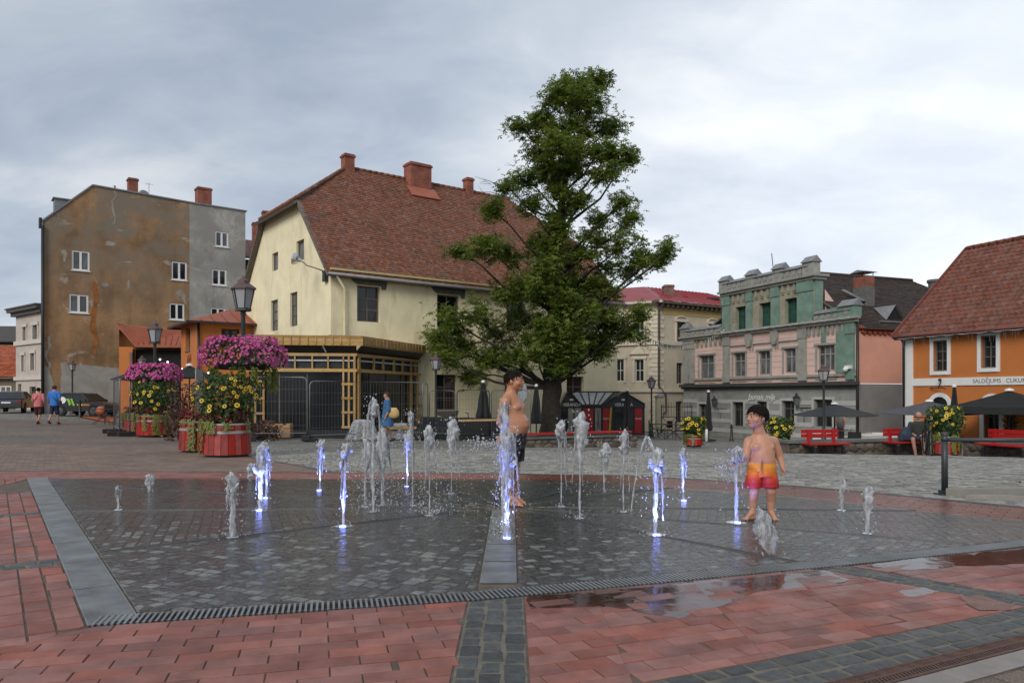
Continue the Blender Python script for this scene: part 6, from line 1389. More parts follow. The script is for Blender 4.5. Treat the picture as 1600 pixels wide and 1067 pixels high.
def foliage(mb, rg, n, fn, size, flat=0.6):
    for i in range(n):
        c, nrm = fn(); up = (nrm+Vector((rg.gauss(0,flat),rg.gauss(0,flat),rg.gauss(0,flat)))).normalized(); a = up.orthogonal().normalized(); t = rg.uniform(0,6.28); b = up.cross(a); d = a*cos(t)+b*sin(t); l = size*rg.uniform(.6,1.2); s = up.cross(d)*l*.3
        mb.add([c, c+d*l*.5+s, c+d*l-up*l*.25, c+d*l*.5-s], [(0,1,2,3)])
def planter(px, py, Y, wpx, hpx, label, bush_h=0, bush_w=0, nfl=0, red=True, seed=1, trail=True, ydir=-1):
    """tub whose front foot stands at the pixel"""
    rg = random.Random(seed); r = wpx/FPX*Y/2; h = hpx/FPX*Y; g = gx(px, Y+r); g.z = T(g.x, g.y)
    t = thing('flower_planter', label, 'planter', g, 0, 'red wooden flower tubs'); n = 22
    mb = MB(); mb.lathe([(r*.86,0.0),(r*.86,0.07)], 18); mb.build('foot', M_BLACK, t)
    w = 2*r*sin(pi/n)*0.93; m0 = MB(); m0.add([(-w/2,-r,0.06),(w/2,-r,0.06),(w/2,-r+.03,0.06),(-w/2,-r+.03,0.06),(-w*.46,-r*.93,h),(w*.46,-r*.93,h),(w*.46,-r*.93+.03,h),(-w*.46,-r*.93+.03,h)], [(0,3,2,1),(4,5,6,7),(0,1,5,4),(1,2,6,5),(2,3,7,6),(3,0,4,7)]); me_ = m0.mesh('tub_board'); me_.materials.append(M_TUB)
    for k in range(n): o = link('tub_board', me_, t); o.rotation_euler = (0,0,2*pi*k/n)
    mb = MB(); mb.lathe([(r*.93-.035,0.06),(r*.90-.035,h-.04)], 18); mb.build('liner', M_DARK, t)
    for z0, z1 in ((h*.95,h*1.0),(h*.70,h*.78)):
        mb = MB(); R0 = r*(1-.07*(z0/h))+.012; 
        for k in range(28):
            a, b = 2*pi*k/28, 2*pi*(k+1)/28; mb.quad((R0*cos(a),R0*sin(a),z0),(R0*cos(b),R0*sin(b),z0),(R0*cos(b),R0*sin(b),z1),(R0*cos(a),R0*sin(a),z1))
        mb.build('band', M_BANDM, t)
    mb = MB(); mb.lathe([(r*.88,h-.03),(r*.5,h+.02)], 16); mb.build('soil', M_SOIL, t)
    if bush_h:
        bh_, bw_ = bush_h/FPX*Y, bush_w/FPX*Y/2
        def pt():
            a = rg.uniform(0,2*pi); z = rg.random(); rr = bw_*(0.62+.5*sin(z*pi*.85))*sqrt(rg.random()); d = Vector((cos(a),sin(a),.4)); return Vector((rr*cos(a), rr*sin(a), h+z*bh_)), d
        mb = MB(); foliage(mb, rg, int(900+900*bh_), pt, 0.10); 
        for k in range(40):
            a = rg.uniform(0,6.28); mb.tube([(0.3*r*cos(a),0.3*r*sin(a),h),(bw_*.8*cos(a),bw_*.8*sin(a),h+bh_*rg.uniform(.5,1))], [0.008,0.003], 4)
        mb.build('foliage', M_GRN, t)
        for k in range(nfl):
            a = rg.uniform(-pi,0) if rg.random() < .85 else rg.uniform(0,pi); z = rg.betavariate(2.2,1.3); rr = bw_*(0.66+.5*sin(z*pi*.85)); o = link('yellow_flower', ymesh, t)
            o.location = (rr*cos(a), rr*sin(a), h+z*bh_*1.02); s = rg.uniform(.75,1.2)*max(1,Y/20); o.scale = (s,s,s)
            o.rotation_euler = Vector((cos(a)+rg.uniform(-.4,.4), sin(a)+rg.uniform(-.4,.4), rg.uniform(0,.9))).to_track_quat('Z','Y').to_euler()
    if red:
        mb = MB()
        def pr():
            a = rg.uniform(0,6.28); rr = r*rg.uniform(.6,1.0); return Vector((rr*cos(a),rr*sin(a),h+rg.uniform(.05,.25))), Vector((cos(a),sin(a),.6))
        foliage(mb, rg, 260, pr, 0.08); mb.build('red_blooms', M_RFL, t, kind='stuff')
    if trail:
        mb = MB()
        for k in range(26):
            a = rg.uniform(0,6.28); l = h*rg.choice((.15,.2,.3,.35,.8)) if rg.random() < .8 else h*.95; aw = rg.uniform(.03,.09)
            for q in range(int(l*170)):
                z = h+.04-rg.random()*l; da = a+rg.gauss(0,aw); rr = r*1.0+.03+rg.uniform(0,.04); c = Vector((rr*cos(da),rr*sin(da),z)); nrm = Vector((cos(da),sin(da),.2))
                s = nrm.orthogonal().normalized(); b = nrm.cross(s); tt = rg.uniform(0,6.28); d = s*cos(tt)+b*sin(tt); e = nrm.cross(d); L_ = rg.uniform(.018,.036); mb.add([c-d*L_, c-e*L_*.6, c+d*L_, c+e*L_*.6], [(0,1,2,3)])
        mb.build('trailing_plant', M_TRAIL, t)
    return t
planter(354, 708, 15.2, 76, 54, 'nearest red tub with tall yellow flowers and trailing greens', 76, 92, 46, True, 1)
planter(316, 693, 16.9, 70, 50, 'red tub half hidden behind the nearest tub, low red blooms', 10, 40, 0, True, 2)
planter(241, 681, 25.3, 52, 34, 'red tub with yellow flowers under the farther purple ring', 52, 62, 24, True, 3)
planter(216, 673, 27.0, 44, 32, 'red tub at the back left under the farther purple ring', 8, 30, 0, True, 4)
planter(1477, 712, G(1477,712).y, 40, 31, 'red tub with yellow flowers beside the seated man and the railing', 46, 52, 26, False, 5)
planter(1084, 698, G(1084,698).y, 27, 18, 'small red tub with yellow flowers left of the closed parasol by the pink house', 28, 36, 20, False, 6)
planter(1218, 704, G(1218,703).y, 27, 18, 'small tub with yellow flowers behind the boy in red shorts', 32, 38, 20, False, 7)
def petunia_ring(px, Y, ytop, ybot, wpx, label, seed):
    rg = random.Random(seed); p = gx(px, Y); R = .97*wpx/FPX*Y/2; zt_ = at(px,ytop,Y).z; zb_ = at(px,ybot,Y).z; hh = zt_-zb_
    t = thing('petunia_ring', label, 'flowers', (p.x, p.y, zb_), 0, 'flower rings on the lamp posts')
    mb = MB(); mb.lathe([(R*.30,0.12),(R*.62,0.08),(R*.66,0.22),(R*.3,0.3)], 16); mb.build('basket', M_DARK, t)
    def surf(u, a): # u 0 rim low .. 1 top
        e = 0.06*sin(a*3+seed)+0.05*sin(a*5); ph = -0.35+u*1.75; rr = R*(0.56+0.44*cos(ph))*(1+e*.5); z = hh*(0.38+0.56*sin(ph))+e*.1*hh
        return Vector((rr*cos(a), rr*sin(a), z)), Vector((cos(ph)*cos(a),cos(ph)*sin(a),sin(ph)+.1)).normalized()
    mb = MB()
    def pt(): c, n = surf(rg.random()**.8, rg.uniform(0,6.28)); return c*rg.uniform(.82,1.0), n
    foliage(mb, rg, 1500, pt, 0.08); mb.build('foliage', M_GRN, t)
    fm = flower_mesh(0.036*max(1,Y/22), 5, M_PET, 0.3); mb = MB()
    for k in range(2000):
        u = rg.random()**.75; a = rg.uniform(0,6.28); c, n = surf(u, a)
        if mnoise.noise(c*4.5+Vector((seed,0,0))) < -.12 and rg.random() < .75: continue
        c = c+n*rg.uniform(-.02,.08); n = (n+Vector((rg.gauss(0,.3),rg.gauss(0,.3),rg.gauss(0,.3)))).normalized(); q = n.to_track_quat('Z','Y').to_matrix(); s = rg.uniform(.6,1.25)
        mb.add([c+q @ (Vector(v)*s) for v in fm.v], fm.f)
    mb.build('blooms', M_PET, t, kind='stuff')
    mb = MB()
    for k in range(30):
        a = rg.uniform(0,6.28); l = hh*rg.uniform(.2,.9)
        for q in range(int(l*90)): rr = R*.75+rg.gauss(0,.03); c = Vector((rr*cos(a+rg.gauss(0,.03)),rr*sin(a+rg.gauss(0,.03)),hh*.15-rg.random()*l)); d = Vector((rg.gauss(0,1),rg.gauss(0,1),rg.gauss(0,1))).normalized()*.03; e = d.orthogonal()*.6; mb.add([c-d,c-e,c+d,c+e],[(0,1,2,3)])
    mb.build('trailing_plant', M_TRAIL, t)
petunia_ring(381, 16.4, 528, 583, 128, 'big purple petunia ring on the nearest lamp post', 3)
petunia_ring(241, 26.4, 569, 601, 78, 'purple petunia ring on the farther lamp post by the orange shed', 5)

# ---- parasols
M_PARA = pm('dark_parasol_cloth', (0.035,0.038,0.042), 0.8, 0.15, 3); M_PARG = pm('grey_parasol_cloth', (0.075,0.08,0.09), 0.8, 0.12, 3); M_PARK = pm('black_parasol_cloth', (0.014,0.015,0.015), 0.75, 0.15, 3)
def open_parasol(px, Y, ypeak, yrim, wpx, label, mat, rz=0.6, text=None, val=0.12, tilt=0):
    p = gx(px, Y); W = wpx/FPX*Y/2/ (abs(cos(rz))+abs(sin(rz)))*1.0; zp = at(px,ypeak,Y).z-p.z; zr = at(px,yrim,Y).z-p.z
    t = thing('open_parasol', label, 'parasol', p, rz, 'parasols on the terraces')
    mb = MB(); mb.tube([(0,0,0),(0,0,zp+.05)], 0.035, 8); mb.build('pole', M_BLACK, t)
    mb = MB(); mb.lathe([(0.3,0),(0.3,.08),(.05,.12)], 4); mb.build('base', M_RUB, t)
    cs = [(-W,-W),(W,-W),(W,W),(-W,W)]
    n = 6
    for k in range(4):
        a, b = Vector(cs[k]), Vector(cs[(k+1)%4]); mb = MB(); grid = []
        for i in range(n+1):
            row = []
            for j in range(n+1):
                s = i/n; q = a.lerp(b, j/n)*s; sag = -0.05*sin(pi*s)*W*.5-0.04*(1-(2*j/n-1)**2)*s; row.append((q.x, q.y, zp+(zr-zp)*s+sag+0.06*(s*(1-s)))) 
            grid.append(row)
        for i in range(n):
            for j in range(n): mb.quad(grid[i][j], grid[i+1][j], grid[i+1][j+1], grid[i][j+1])
        if val: 
            for j in range(n): x, y = grid[n][j], grid[n][j+1]; mb.quad(x, y, (y[0],y[1],y[2]-val), (x[0],x[1],x[2]-val))
        pn = mb.build('canopy_panel', mat, t, smooth=True)
        if text and k in text:
            m = (a+b)/2; ang = atan2((b-a).y,(b-a).x); sl_ = atan2(zp-zr, W); M = Matrix.Translation((m.x*.70, m.y*.70, zp+(zr-zp)*.70+0.035)) @ Matrix.Rotation(ang,4,'Z') @ Matrix.Rotation(sl_,4,'X'); text_mesh('lettering', text[k], W*0.62, M, pm('parasol_print', (0.17,0.17,0.17), .8), pn, 0.002, 0.2)
            if k == 0:
                me2 = MB()
                for q_ in range(10): aa = pi+q_*pi/9; bb = pi+(q_+1)*pi/9; me2.quad((W*.28*cos(aa),W*.2*sin(aa),0),(W*.28*cos(bb),W*.2*sin(bb),0),(W*.24*cos(bb),W*.17*sin(bb),0),(W*.24*cos(aa),W*.17*sin(aa),0))
                me2.box(-W*.12,W*.12,-W*.08,-W*.05,0,.002); me2.box(-W*.1,W*.1,-W*.02,W*.01,0,.002); mm = me2.mesh('emblem'); mm.materials.append(MATS['parasol_print']); M2 = Matrix.Translation((Vector(cs[1]).lerp(Vector(cs[2]),.5).x*.66, 0, zp+(zr-zp)*.66+.04)) @ Matrix.Rotation(pi/2,4,'Z') @ Matrix.Rotation(sl_,4,'X'); mm.transform(M2); link('emblem', mm, t)
    for k in range(4): mb = MB(); mb.tube([(0,0,zp-.55),(cs[k][0]*.95,cs[k][1]*.95,zr-.02)], 0.012, 5); mb.build('rib', M_BLACK, t)
    mb = MB(); mb.lathe([(.16,-.03),(.14,.03),(.03,.07)], 10, (0,0,zp+.02)); mb.build('cap', M_WHITE if val else mat, t)
open_parasol(1304, 33, 631, 648, 122, 'charcoal open parasol in front of the right window of the pink house', M_PARA, 0.5, val=0.03)
open_parasol(1452, 29.5, 627, 645, 146, 'grey open parasol left of the black lettered one', M_PARG, 0.45, val=0.03)
open_parasol(1577, 27.5, 610, 634, 168, 'black open parasol with large lettering in front of the orange house', M_PARK, 0.65, {0:'CĒSU'}, val=0.26)
open_parasol(222, 34, 574, 592, 105, 'black open parasol left of the farther purple flower ring', M_PARK, 0.7, val=0.03); open_parasol(296, 33, 571, 589, 84, 'black open parasol between the two purple flower rings', M_PARK, 0.7, val=0.03)
def closed_parasol(px, Y, ytop, ybot, label, w=0.17):
    p = gx(px, Y); zt_ = at(px,ytop,Y).z-p.z; zb_ = max(0.5, at(px,ybot,Y).z-p.z)
    t = thing('closed_parasol', label, 'parasol', p, random.uniform(0,3), 'parasols on the terraces'); mb = MB(); mb.tube([(0,0,0),(0,0,zt_)], .03, 8); mb.build('pole', M_BLACK, t)
    mb = MB(); n = 16; prof = [(zt_-.02,.35),(zt_-.3,.5),(zt_-(zt_-zb_)*.45,.8),(zb_+.45,1.0),(zb_+.12,1.25),(zb_,1.05)]; b0 = 0; pts = []
    for z, f in prof:
        for k in range(n): a = 2*pi*k/n; rr = w*f*(1 if k%2 else .62)*random.uniform(.9,1.1); pts.append((rr*cos(a),rr*sin(a),z))
    mb.add(pts, [(i*n+k, i*n+(k+1)%n, (i+1)*n+(k+1)%n, (i+1)*n+k) for i in range(len(prof)-1) for k in range(n)]); mb.build('folded_cloth', M_PARK, t)
    mb = MB(); mb.lathe([(.07,-.02),(.08,.03),(.03,.08)], 8, (0,0,zt_)); mb.build('cap', M_WHITE, t)
    mb = MB(); mb.lathe([(.35,0),(.35,.07),(.05,.1)], 8); mb.build('base', M_RUB, t)
closed_parasol(1107, 36, 612, 678, 'closed black parasol left of the ground floor lantern on the pink house'); closed_parasol(980, 35, 610, 676, 'closed black parasol in front of the kiosk door', .2); closed_parasol(1491, 28, 604, 672, 'closed black parasol behind the yellow flowers by the orange house'); closed_parasol(755, 28.5, 597, 655, 'closed black parasol behind the fence, left of the taller boy', .24); closed_parasol(838, 30.5, 603, 662, 'closed black parasol against the tree trunk', .2)

# ---- site fence panels
def fence_panel(a, b, h, label, wires=True, foot=True, mat=None, lean=0):
    a, b = Vector(a), Vector(b); d = b-a; L_ = d.length; t = thing('fence_panel', label, 'fence', (a.x,a.y,(T(a.x,a.y)+T(b.x,b.y))/2+.08), atan2(d.y,d.x), 'mobile site fence'); m = mat or M_GALV; r = .021; k = .14
    mb = MB(); mb.tube([(0,0,0),(0,0,h-k),(.04,0,h-.04),(k,0,h),(L_-k,0,h),(L_-.04,0,h-.04),(L_,0,h-k),(L_,0,0)], r, 7); mb.build('tube_frame', m, t, smooth=True); mb = MB(); mb.tube([(0,0,.15),(L_,0,.15)], .016, 6); mb.build('lower_rail', m, t)
    if wires:
        mb = MB(); n = int(L_/.11)
        for i in range(1,n): mb.bar((L_*i/n,0,.15),(L_*i/n,0,h-.02), .0035)
        for z in [h*q/5 for q in range(1,5)]: mb.bar((.02,0,z),(L_-.02,0,z), .0045)
        mb.build('wire_mesh', m, t, kind='stuff')
    if foot:
        for x in (.0, L_): mb = MB(); mb.box(x-.13,x+.13,-.38,.38,-.085,.06); mb.build('foot', M_RUB, t)
f0 = gx(396,24.3).xy; f1 = gx(479,24.6).xy; f2 = gx(484,24.6).xy; f3 = gx(657,27.2).xy
fence_panel(f0, f1, 2.0, 'tall site fence panel right of the nearest flower tub'); fence_panel(f2, f3, 1.95, 'tall site fence panel behind the woman in the blue dress')
g0 = gx(660,27.2).xy; g1 = gx(743,28.6).xy; g2 = gx(746,28.6).xy; g3 = gx(829,27.8).xy
fence_panel(g0, gx(668.5,27.5).xy, 2.0, 'narrow fence end piece beside the timber extension', True, True); fence_panel(gx(671,27.6).xy, gx(711,28).xy, 1.75, 'fence panel in front of the barred ground floor window'); fence_panel(gx(714,28).xy, gx(765,28.2).xy, 1.8, 'fence panel in front of the closed parasol and bicycles', mat=M_LAMPG); fence_panel(gx(768,28.1).xy, gx(829,27.2).xy, 1.8, 'fence panel behind the taller boy')
q = [gx(180,27.5).xy, gx(203,27.0).xy, gx(184,26.5).xy, gx(200,25.6).xy]
fence_panel(gx(178,28).xy, gx(187,26).xy, 1.9, 'site fence panel standing edge on at the far left'); fence_panel(gx(187,27).xy, gx(203,26).xy, 1.9, 'short site fence panel left of the farther tubs'); fence_panel(gx(306,20.5).xy, gx(317,23.5).xy, 2.1, 'site fence panel edge on between the flower tubs')
mb = MB(); a = gx(655,27.6); b = gx(803,28.2); mb.bar((a.x,a.y+.3,a.z+.40),(b.x,b.y+.3,b.z+.40), .04, .85); tag(mb.build('black_hoarding', pm('black_sheeting',(0.012,0.012,0.013),.5)), 'low black sheeting along the foot of the fence', 'hoarding')
mb = MB(); a = gx(716,27.4); b = gx(806,27.2); mb.bar((a.x,a.y,a.z+.72),(b.x,b.y,b.z+.80), .12, .07); tag(mb.build('timber_plank', pm('raw_plank',(0.36,0.24,0.12),.7,.2,5)), 'raw timber plank laid along the black sheeting', 'plank')

# ---- timber extension on the yellow house
M_PINE = pm('new_pine', (0.40,0.245,0.085), 0.7, 0.2, 4, 0.2, 30, island=0.22); M_TARP = pm('black_tarp', (0.018,0.019,0.02), 0.45, 0.3, 2, 0.6, 4, bdist=.05); M_STRAP = pm('white_strap', (0.5,0.5,0.5), .6)
A0 = Vector((-9.75,27.38)); A1 = Vector((-5.86,28.0)); A2 = Vector((-4.15,33.4)); tz_ = -0.45
f1_ = Fr(A0, atan2((A1-A0).y,(A1-A0).x)); f2_ = Fr(A1, atan2((A2-A1).y,(A2-A1).x)); L1 = (A1-A0).length; L2 = (A2-A1).length
tx = thing('timber_extension', 'unfinished timber framed extension with black sheeting against the yellow house', 'building site', (A0.x,A0.y,tz_), 0)
m1 = dirM((0,0), f1_.a); m2_ = dirM(A1-A0, f2_.a)
zf = lambda py: f1_.hit(557,py)[1]-tz_
def beam(M, u0, u1, d0, d1, z0, z1, nm='beam', mat=None): mb = MB(); mbox(mb, M, u0, u1, d0, d1, z0, z1); return mb.build(nm, mat or M_PINE, tx)
for M, L_, sgn in ((m1,L1,0),(m2_,L2,1)):
    for k in range(4): z1 = zf(527)-k*.085; beam(M, -.3+sgn*.3, L_+.25*(1-sgn), -.30+(0.003 if sgn else 0), -.27, z1-.08, z1, 'fascia_board')
    mb = MB(); a, b = -.2+sgn*.2, L_; mb.prism([M(a,-.24,zf(540)),M(b,-.24,zf(540)),M(b,.05,zf(552)),M(a,.05,zf(552))], Vector(M(0,.05,0))-Vector(M(0,0,0))); mb.build('tarp', M_TARP, tx)
    beam(M, -.1, L_-.0, -.06, .04, zf(556.5), zf(552.2)); beam(M, -.1, L_, -.06, .04, zf(581), zf(576.5)); beam(M, -.05, L_-.05, .06, .08, zf(576), zf(556.6), 'sheet_back', M_TARP); beam(M, 0.02, L_-.06, .12, .16, 0, zf(581), 'dark_glazing', pm('site_dark_glass',(0.012,0.013,0.014),.15)); beam(M, .02, L_-.1, -.02, -.016, zf(564.5), zf(562.5), 'strap', M_STRAP); beam(M, 0, L_, -.08, .1, 0.02, .32, 'base_beam', M_TARP)
    for k in range(int(L_/.30)): beam(M, .05+k*.30, .10+k*.30, -.335, -.305, zf(539), zf(527.5), 'batten')
    mb = MB(); mb.prism([M(-.3+sgn*.1,-.3,zf(527)+.004),M(L_+.2*(1-sgn),-.3,zf(527)+.004),M(L_,1.2,zf(527)+.10),M(0,1.2,zf(527)+.10)], (0,0,.03)); mb.build('roof_deck', M_PINE, tx)
for px in (420,440,461,488,512.7): u = f1_.hit(px,566)[0]; beam(m1, u-.025, u+.025, -.05, .03, zf(576), zf(556.6), 'stud')
for px in (583.5,598,615,628.5,642,648.7): u = f2_.hit(px,566)[0]; beam(m2_, u-.04, u+.04, -.05, .03, zf(576), zf(556.6), 'stud')
for px in (536.5,545): u = f1_.hit(px,600)[0]; beam(m1, u-.032, u+.032, -.05, .03, zf(667), zf(581.2), 'stud'); beam(m1, u-.03, u+.03, -.05, .03, zf(576), zf(556.6), 'stud')
beam(m1, L1-.12, L1-.04, -.065, .03, .33, zf(556.6), 'corner_post'); beam(m2_, .06, .20, -.065, .03, .33, zf(556.6), 'corner_post')
for py in (600,622,644,667): beam(m1, f1_.hit(534,600)[0], L1-.14, -.072, -.052, zf(py+1.8), zf(py-1.8), 'rail')
for px in (399,412): u = f1_.hit(px,600)[0]; beam(m1, u-.035, u+.035, -.05, .03, zf(660), zf(556.6), 'stud')
for py in (578,596,622,645): beam(m1, f1_.hit(397,600)[0], f1_.hit(414,600)[0], -.073, -.053, zf(py+1.6), zf(py-1.6), 'rail')
for px in (642,652): u = f2_.hit(px,600)[0]; beam(m2_, u-.05, u+.05, -.05, .03, .33, zf(581.2), 'stud')
for py in (607,629,648): 
    u = f2_.hit(654,600)[0]; beam(m2_, u-.1, u+.25, -.08, -.06, zf(py+3)-.2, zf(py-3)-.2, 'rail')
for M, us in ((m1,(1.1,2.1)),(m2_,(1.2,2.6,4.0))):
    for u in us: beam(M, u, u+.04, .085, .115, .33, zf(581.2), 'window_bar', M_OLDWOOD)
mb = MB(); 
for k, (u,z) in enumerate(((f1_.hit(505,550)[0],zf(541)),)):
    mb.bar(m1(u,-.27,z), m1(u+.12,-.1,z-.25), .05, .008)
mb.build('tarp_strip', M_STRAP, tx)
# things on the site
p = gx(437,26.6); t = thing('brick_pallet', 'low stack of tan boards and blocks behind the fence by the nearest tub', 'stack', p, .1)
for k in range(3): mb = MB(); mb.box(-.5+.02*k,.42,-.3,.3,k*.165+.02,k*.165+.165); mb.build('board_stack', pm('tan_block',(0.30,0.19,0.10),.85,.25,6,island=.2), t)
def drape_sheet(px, Y, w, h, label, seed, rz=0):
    rg = random.Random(seed); p = gx(px,Y); mb = MB(); n = 14; b = []
    prof = [(0.0,h),(.5,h*.97),(.64,h*.82),(.85,h*.35),(1.0,0.02)]
    for f, z in prof:
        for k in range(n*2):
            a = 2*pi*k/(n*2); fold = 1+(.22*f)*sin(k*1.9+seed)+rg.uniform(-.06,.06); b.append((w/2*f*fold*cos(a)*(1.0 if abs(cos(a))<.7 else 1.02), .45*f*fold*sin(a), z+rg.uniform(-.02,.02)*f))
    m = n*2; mb.add(b, [(i*m+k, i*m+(k+1)%m, (i+1)*m+(k+1)%m, (i+1)*m+k) for i in range(len(prof)-1) for k in range(m)])
    o = mb.build('plastic_sheet', M_PLAST, smooth=True); o.location = p; o.rotation_euler = (0,0,rz); tag(o, label, 'plastic sheet', 'plastic covered stacks'); return o
M_PLAST = pm('crumpled_plastic', (0.62,0.63,0.64), .18, .3, 5, 1.0, 9, bdist=.05, trans=.85)
drape_sheet(567, 26.0, 1.05, .72, 'crumpled clear plastic sheet over a stack left of the woman in blue', 2); drape_sheet(625, 27.4, 1.1, .6, 'clear plastic sheet over a stack right of the woman in blue', 5)
p = gx(645,27.0); mb = MB(); mb.bar((p.x-1.2,p.y,p.z+.42),(p.x+.1,p.y+.2,p.z+.42),.12,.1); tag(mb.build('timber_beam', M_PINE), 'pine beam lying in front of the plastic covered stack', 'beam')
# brush piles
def brush(px, Y, w, h, n, label, seed):
    rg = random.Random(seed); t = thing('brush_pile', label, 'branches', gx(px,Y)); mb = MB()
    for k in range(n):
        a = Vector((rg.uniform(-w,w)*.5, rg.uniform(-.4,.4), rg.uniform(0,.5)*h)); d = Vector((rg.gauss(0,.5),rg.gauss(0,.4),rg.uniform(.1,1))).normalized()*h*rg.uniform(.3,.7); b = a+d; b.x = clamp(b.x,-w*.6,w*.6); mb.tube([a, a.lerp(b,.5)+Vector((rg.gauss(0,.06),)*3), b], [.022,.015,.006], 5)
    mb.build('branches', pm('dry_branch',(0.085,0.045,0.03),.9,.3,5,island=.3), t, kind='stuff')
    mb = MB()
    def pt(): return Vector((rg.uniform(-w,w)*.55, rg.uniform(-.4,.4), h*rg.random()**1.2)), Vector((rg.gauss(0,1),rg.gauss(0,1),rg.gauss(0,1))).normalized()
    foliage(mb, rg, n*9, pt, .14, 1.0); mb.build('dry_leaves', leaf_mat('dry_leaf',(0.05,0.018,0.014),(0.13,0.06,0.035),.1) if 'dry_leaf' not in bpy.data.materials else bpy.data.materials['dry_leaf'], t, kind='stuff')
brush(291, 23.5, 1.0, 1.75, 70, 'tall pile of dry brown branches between the flower tubs', 1); brush(415, 25.0, .8, .6, 40, 'low heap of dry twigs at the foot of the fence', 2)

# ---- low stone walls with red benches
M_STONE = pm('field_stone', (0.115,0.095,0.075), .9, .35, 7, .8, 20, island=.5, bdist=.02); M_CAPS = pm('stone_cap', (0.12,0.12,0.115), .85, .2, 4)
def stone_wall(a, b, h, label, seed, d=.45):
    a, b = Vector(a), Vector(b); L_ = (b-a).length; za = min(T(*a),T(*b)); t = thing('stone_wall', label, 'wall', (a.x,a.y,za-.08), atan2((b-a).y,(b-a).x)); rg = random.Random(seed)
    mb = MB(); mb.box(0,L_,.03,d,0,h); mb.build('core', M_BED, t); mb = MB(); mb.box(-.04,L_+.04,-.05,d+.05,h,h+.07); mb.build('cap', M_CAPS, t)
    vs_ = []
    for k in range(6): m = MB(); m.ball((0,0,0),.5,8,6); m.v = [(x*rg.uniform(.85,1.1),y*.5,z*rg.uniform(.85,1.1)) for x,y,z in m.v]; me_ = m.mesh('stone'); me_.materials.append(M_STONE); me_.polygons.foreach_set('use_smooth',[True]*len(me_.polygons)); vs_.append(me_)
    z = 0.0
    while z < h-.05:
        rh_ = rg.uniform(.16,.26); x = rg.uniform(0,.1)
        while x < L_: w = rg.uniform(.18,.42); o = link('stone', rg.choice(vs_), t); o.location = (x+w/2,.03,min(z+rh_/2,h-rh_/2)); o.scale = (w*1.02,.16,rh_*1.05); x += w
        z += rh_*.92
    return t
w0, w1 = G(1232,706).xy, G(1452,709).xy; w2_, w3 = G(1497,711).xy, G(1640,716).xy
stone_wall(w0, w1, .48, 'low field stone wall carrying the red benches by the pink house', 1); stone_wall(w2_, w3, .48, 'low field stone wall behind the iron railing on the right', 2); stone_wall(G(800,697).xy, G(985,697).xy, .40, 'low field stone wall round the tree with a red seat', 3)
M_BRED = pm('red_bench_paint', (0.36,0.012,0.012), .45, .1, 4)
def bench(a, b, z, label, back=True, d=.42, off=0.0):
    a, b = Vector(a), Vector(b); L_ = (b-a).length; t = thing('red_bench', label, 'bench', (a.x,a.y,z)-Vector((-(b-a).y,(b-a).x,0)).normalized()*off if False else tuple(Vector((a.x,a.y,z))-Vector((-(b-a).y,(b-a).x,0)).normalized()*off), atan2((b-a).y,(b-a).x), 'red benches on the stone walls')
    for k in range(3): mb = MB(); mb.box(0,L_,-.1+k*.15,.03+k*.15,.0,.045); mb.build('seat_plank', M_BRED, t)
    if back:
        for k in range(2): mb = MB(); mb.box(.05,L_-.05,.36,.40,.19+k*.12,.29+k*.12); mb.build('back_plank', M_BRED, t)
        for x in (.25,L_-.25): mb = MB(); mb.box(x-.05,x+.05,.32,.358,-.0+.046,.42); mb.build('upright', M_BRED, t)
    for x in (.2,L_-.2): mb = MB(); mb.box(x-.04,x+.04,-.05,.35,-.06,-.002); mb.build('bearer', M_CAPS, t)
    if off:
        for x in (.2,L_-.2): mb = MB(); mb.box(x-.035,x+.035,-.04,.04,-.50,-.062); mb.build('leg', M_BLACK, t)
def onwall(px, w0, w1, zoff=0.0):
    a = (px-CPX)/FPX; d = w1-w0; s = (a*w0.y-w0.x)/(d.x-a*d.y); return w0+d*s
zw = lambda a, b: min(T(*a),T(*b))-.08+.48+.07+.06
bench(onwall(1250,w0,w1), onwall(1312,w0,w1), zw(w0,w1)-.16, 'red bench behind the lamp post in front of the pink house', off=.38); bench(onwall(1378,w0,w1), onwall(1450,w0,w1), zw(w0,w1)-.16, 'red bench the bald man sits on', off=.38); bench(onwall(1542,w2_,w3), onwall(1630,w2_,w3), zw(w2_,w3)-.16, 'red bench behind the railing at the right edge', off=.38)
ta, tb_ = Vector(G(800,697).xy), Vector(G(985,697).xy); bench(ta, tb_, min(T(*ta),T(*tb_))-.08+.40+.07+.06, 'long backless red seat on the wall under the tree', False)
# white crates and small tables on the terrace
def crate(px, Y, z, w, h, label, seed):
    p = gx(px,Y); t = thing('white_crate', label, 'crate', (p.x,p.y,p.z+z), .3*seed, 'white slatted crates on the terrace')
    for k in range(3): mb = MB(); mb.box(-w/2,w/2,-.3,-.28,k*h/3+.01,(k+1)*h/3-.02); mb.build('slat', M_WHITE, t)
    mb = MB(); mb.box(-w/2,w/2,-.28,.28,h-.03,h); mb.build('top', M_WHITE, t); mb = MB(); mb.box(-w/2+.02,w/2-.02,-.27,.25,0,h-.032); mb.build('inside', M_CAPS, t)
for i, (px, w, h, lb) in enumerate(((1282,.95,.42,'white slatted crate seen through the red bench by the lamp post'),(1323,.5,.5,'white slatted crate right of the red bench by the lamp post'),(1350,.55,.40,'leftmost of the three white crates left of the bald man'),(1368,.7,.46,'middle of the three white crates left of the bald man'),(1388,.45,.38,'rightmost of the three white crates, touching the bench'))): crate(px, 33.2, .35, w, h, lb, i*.1)
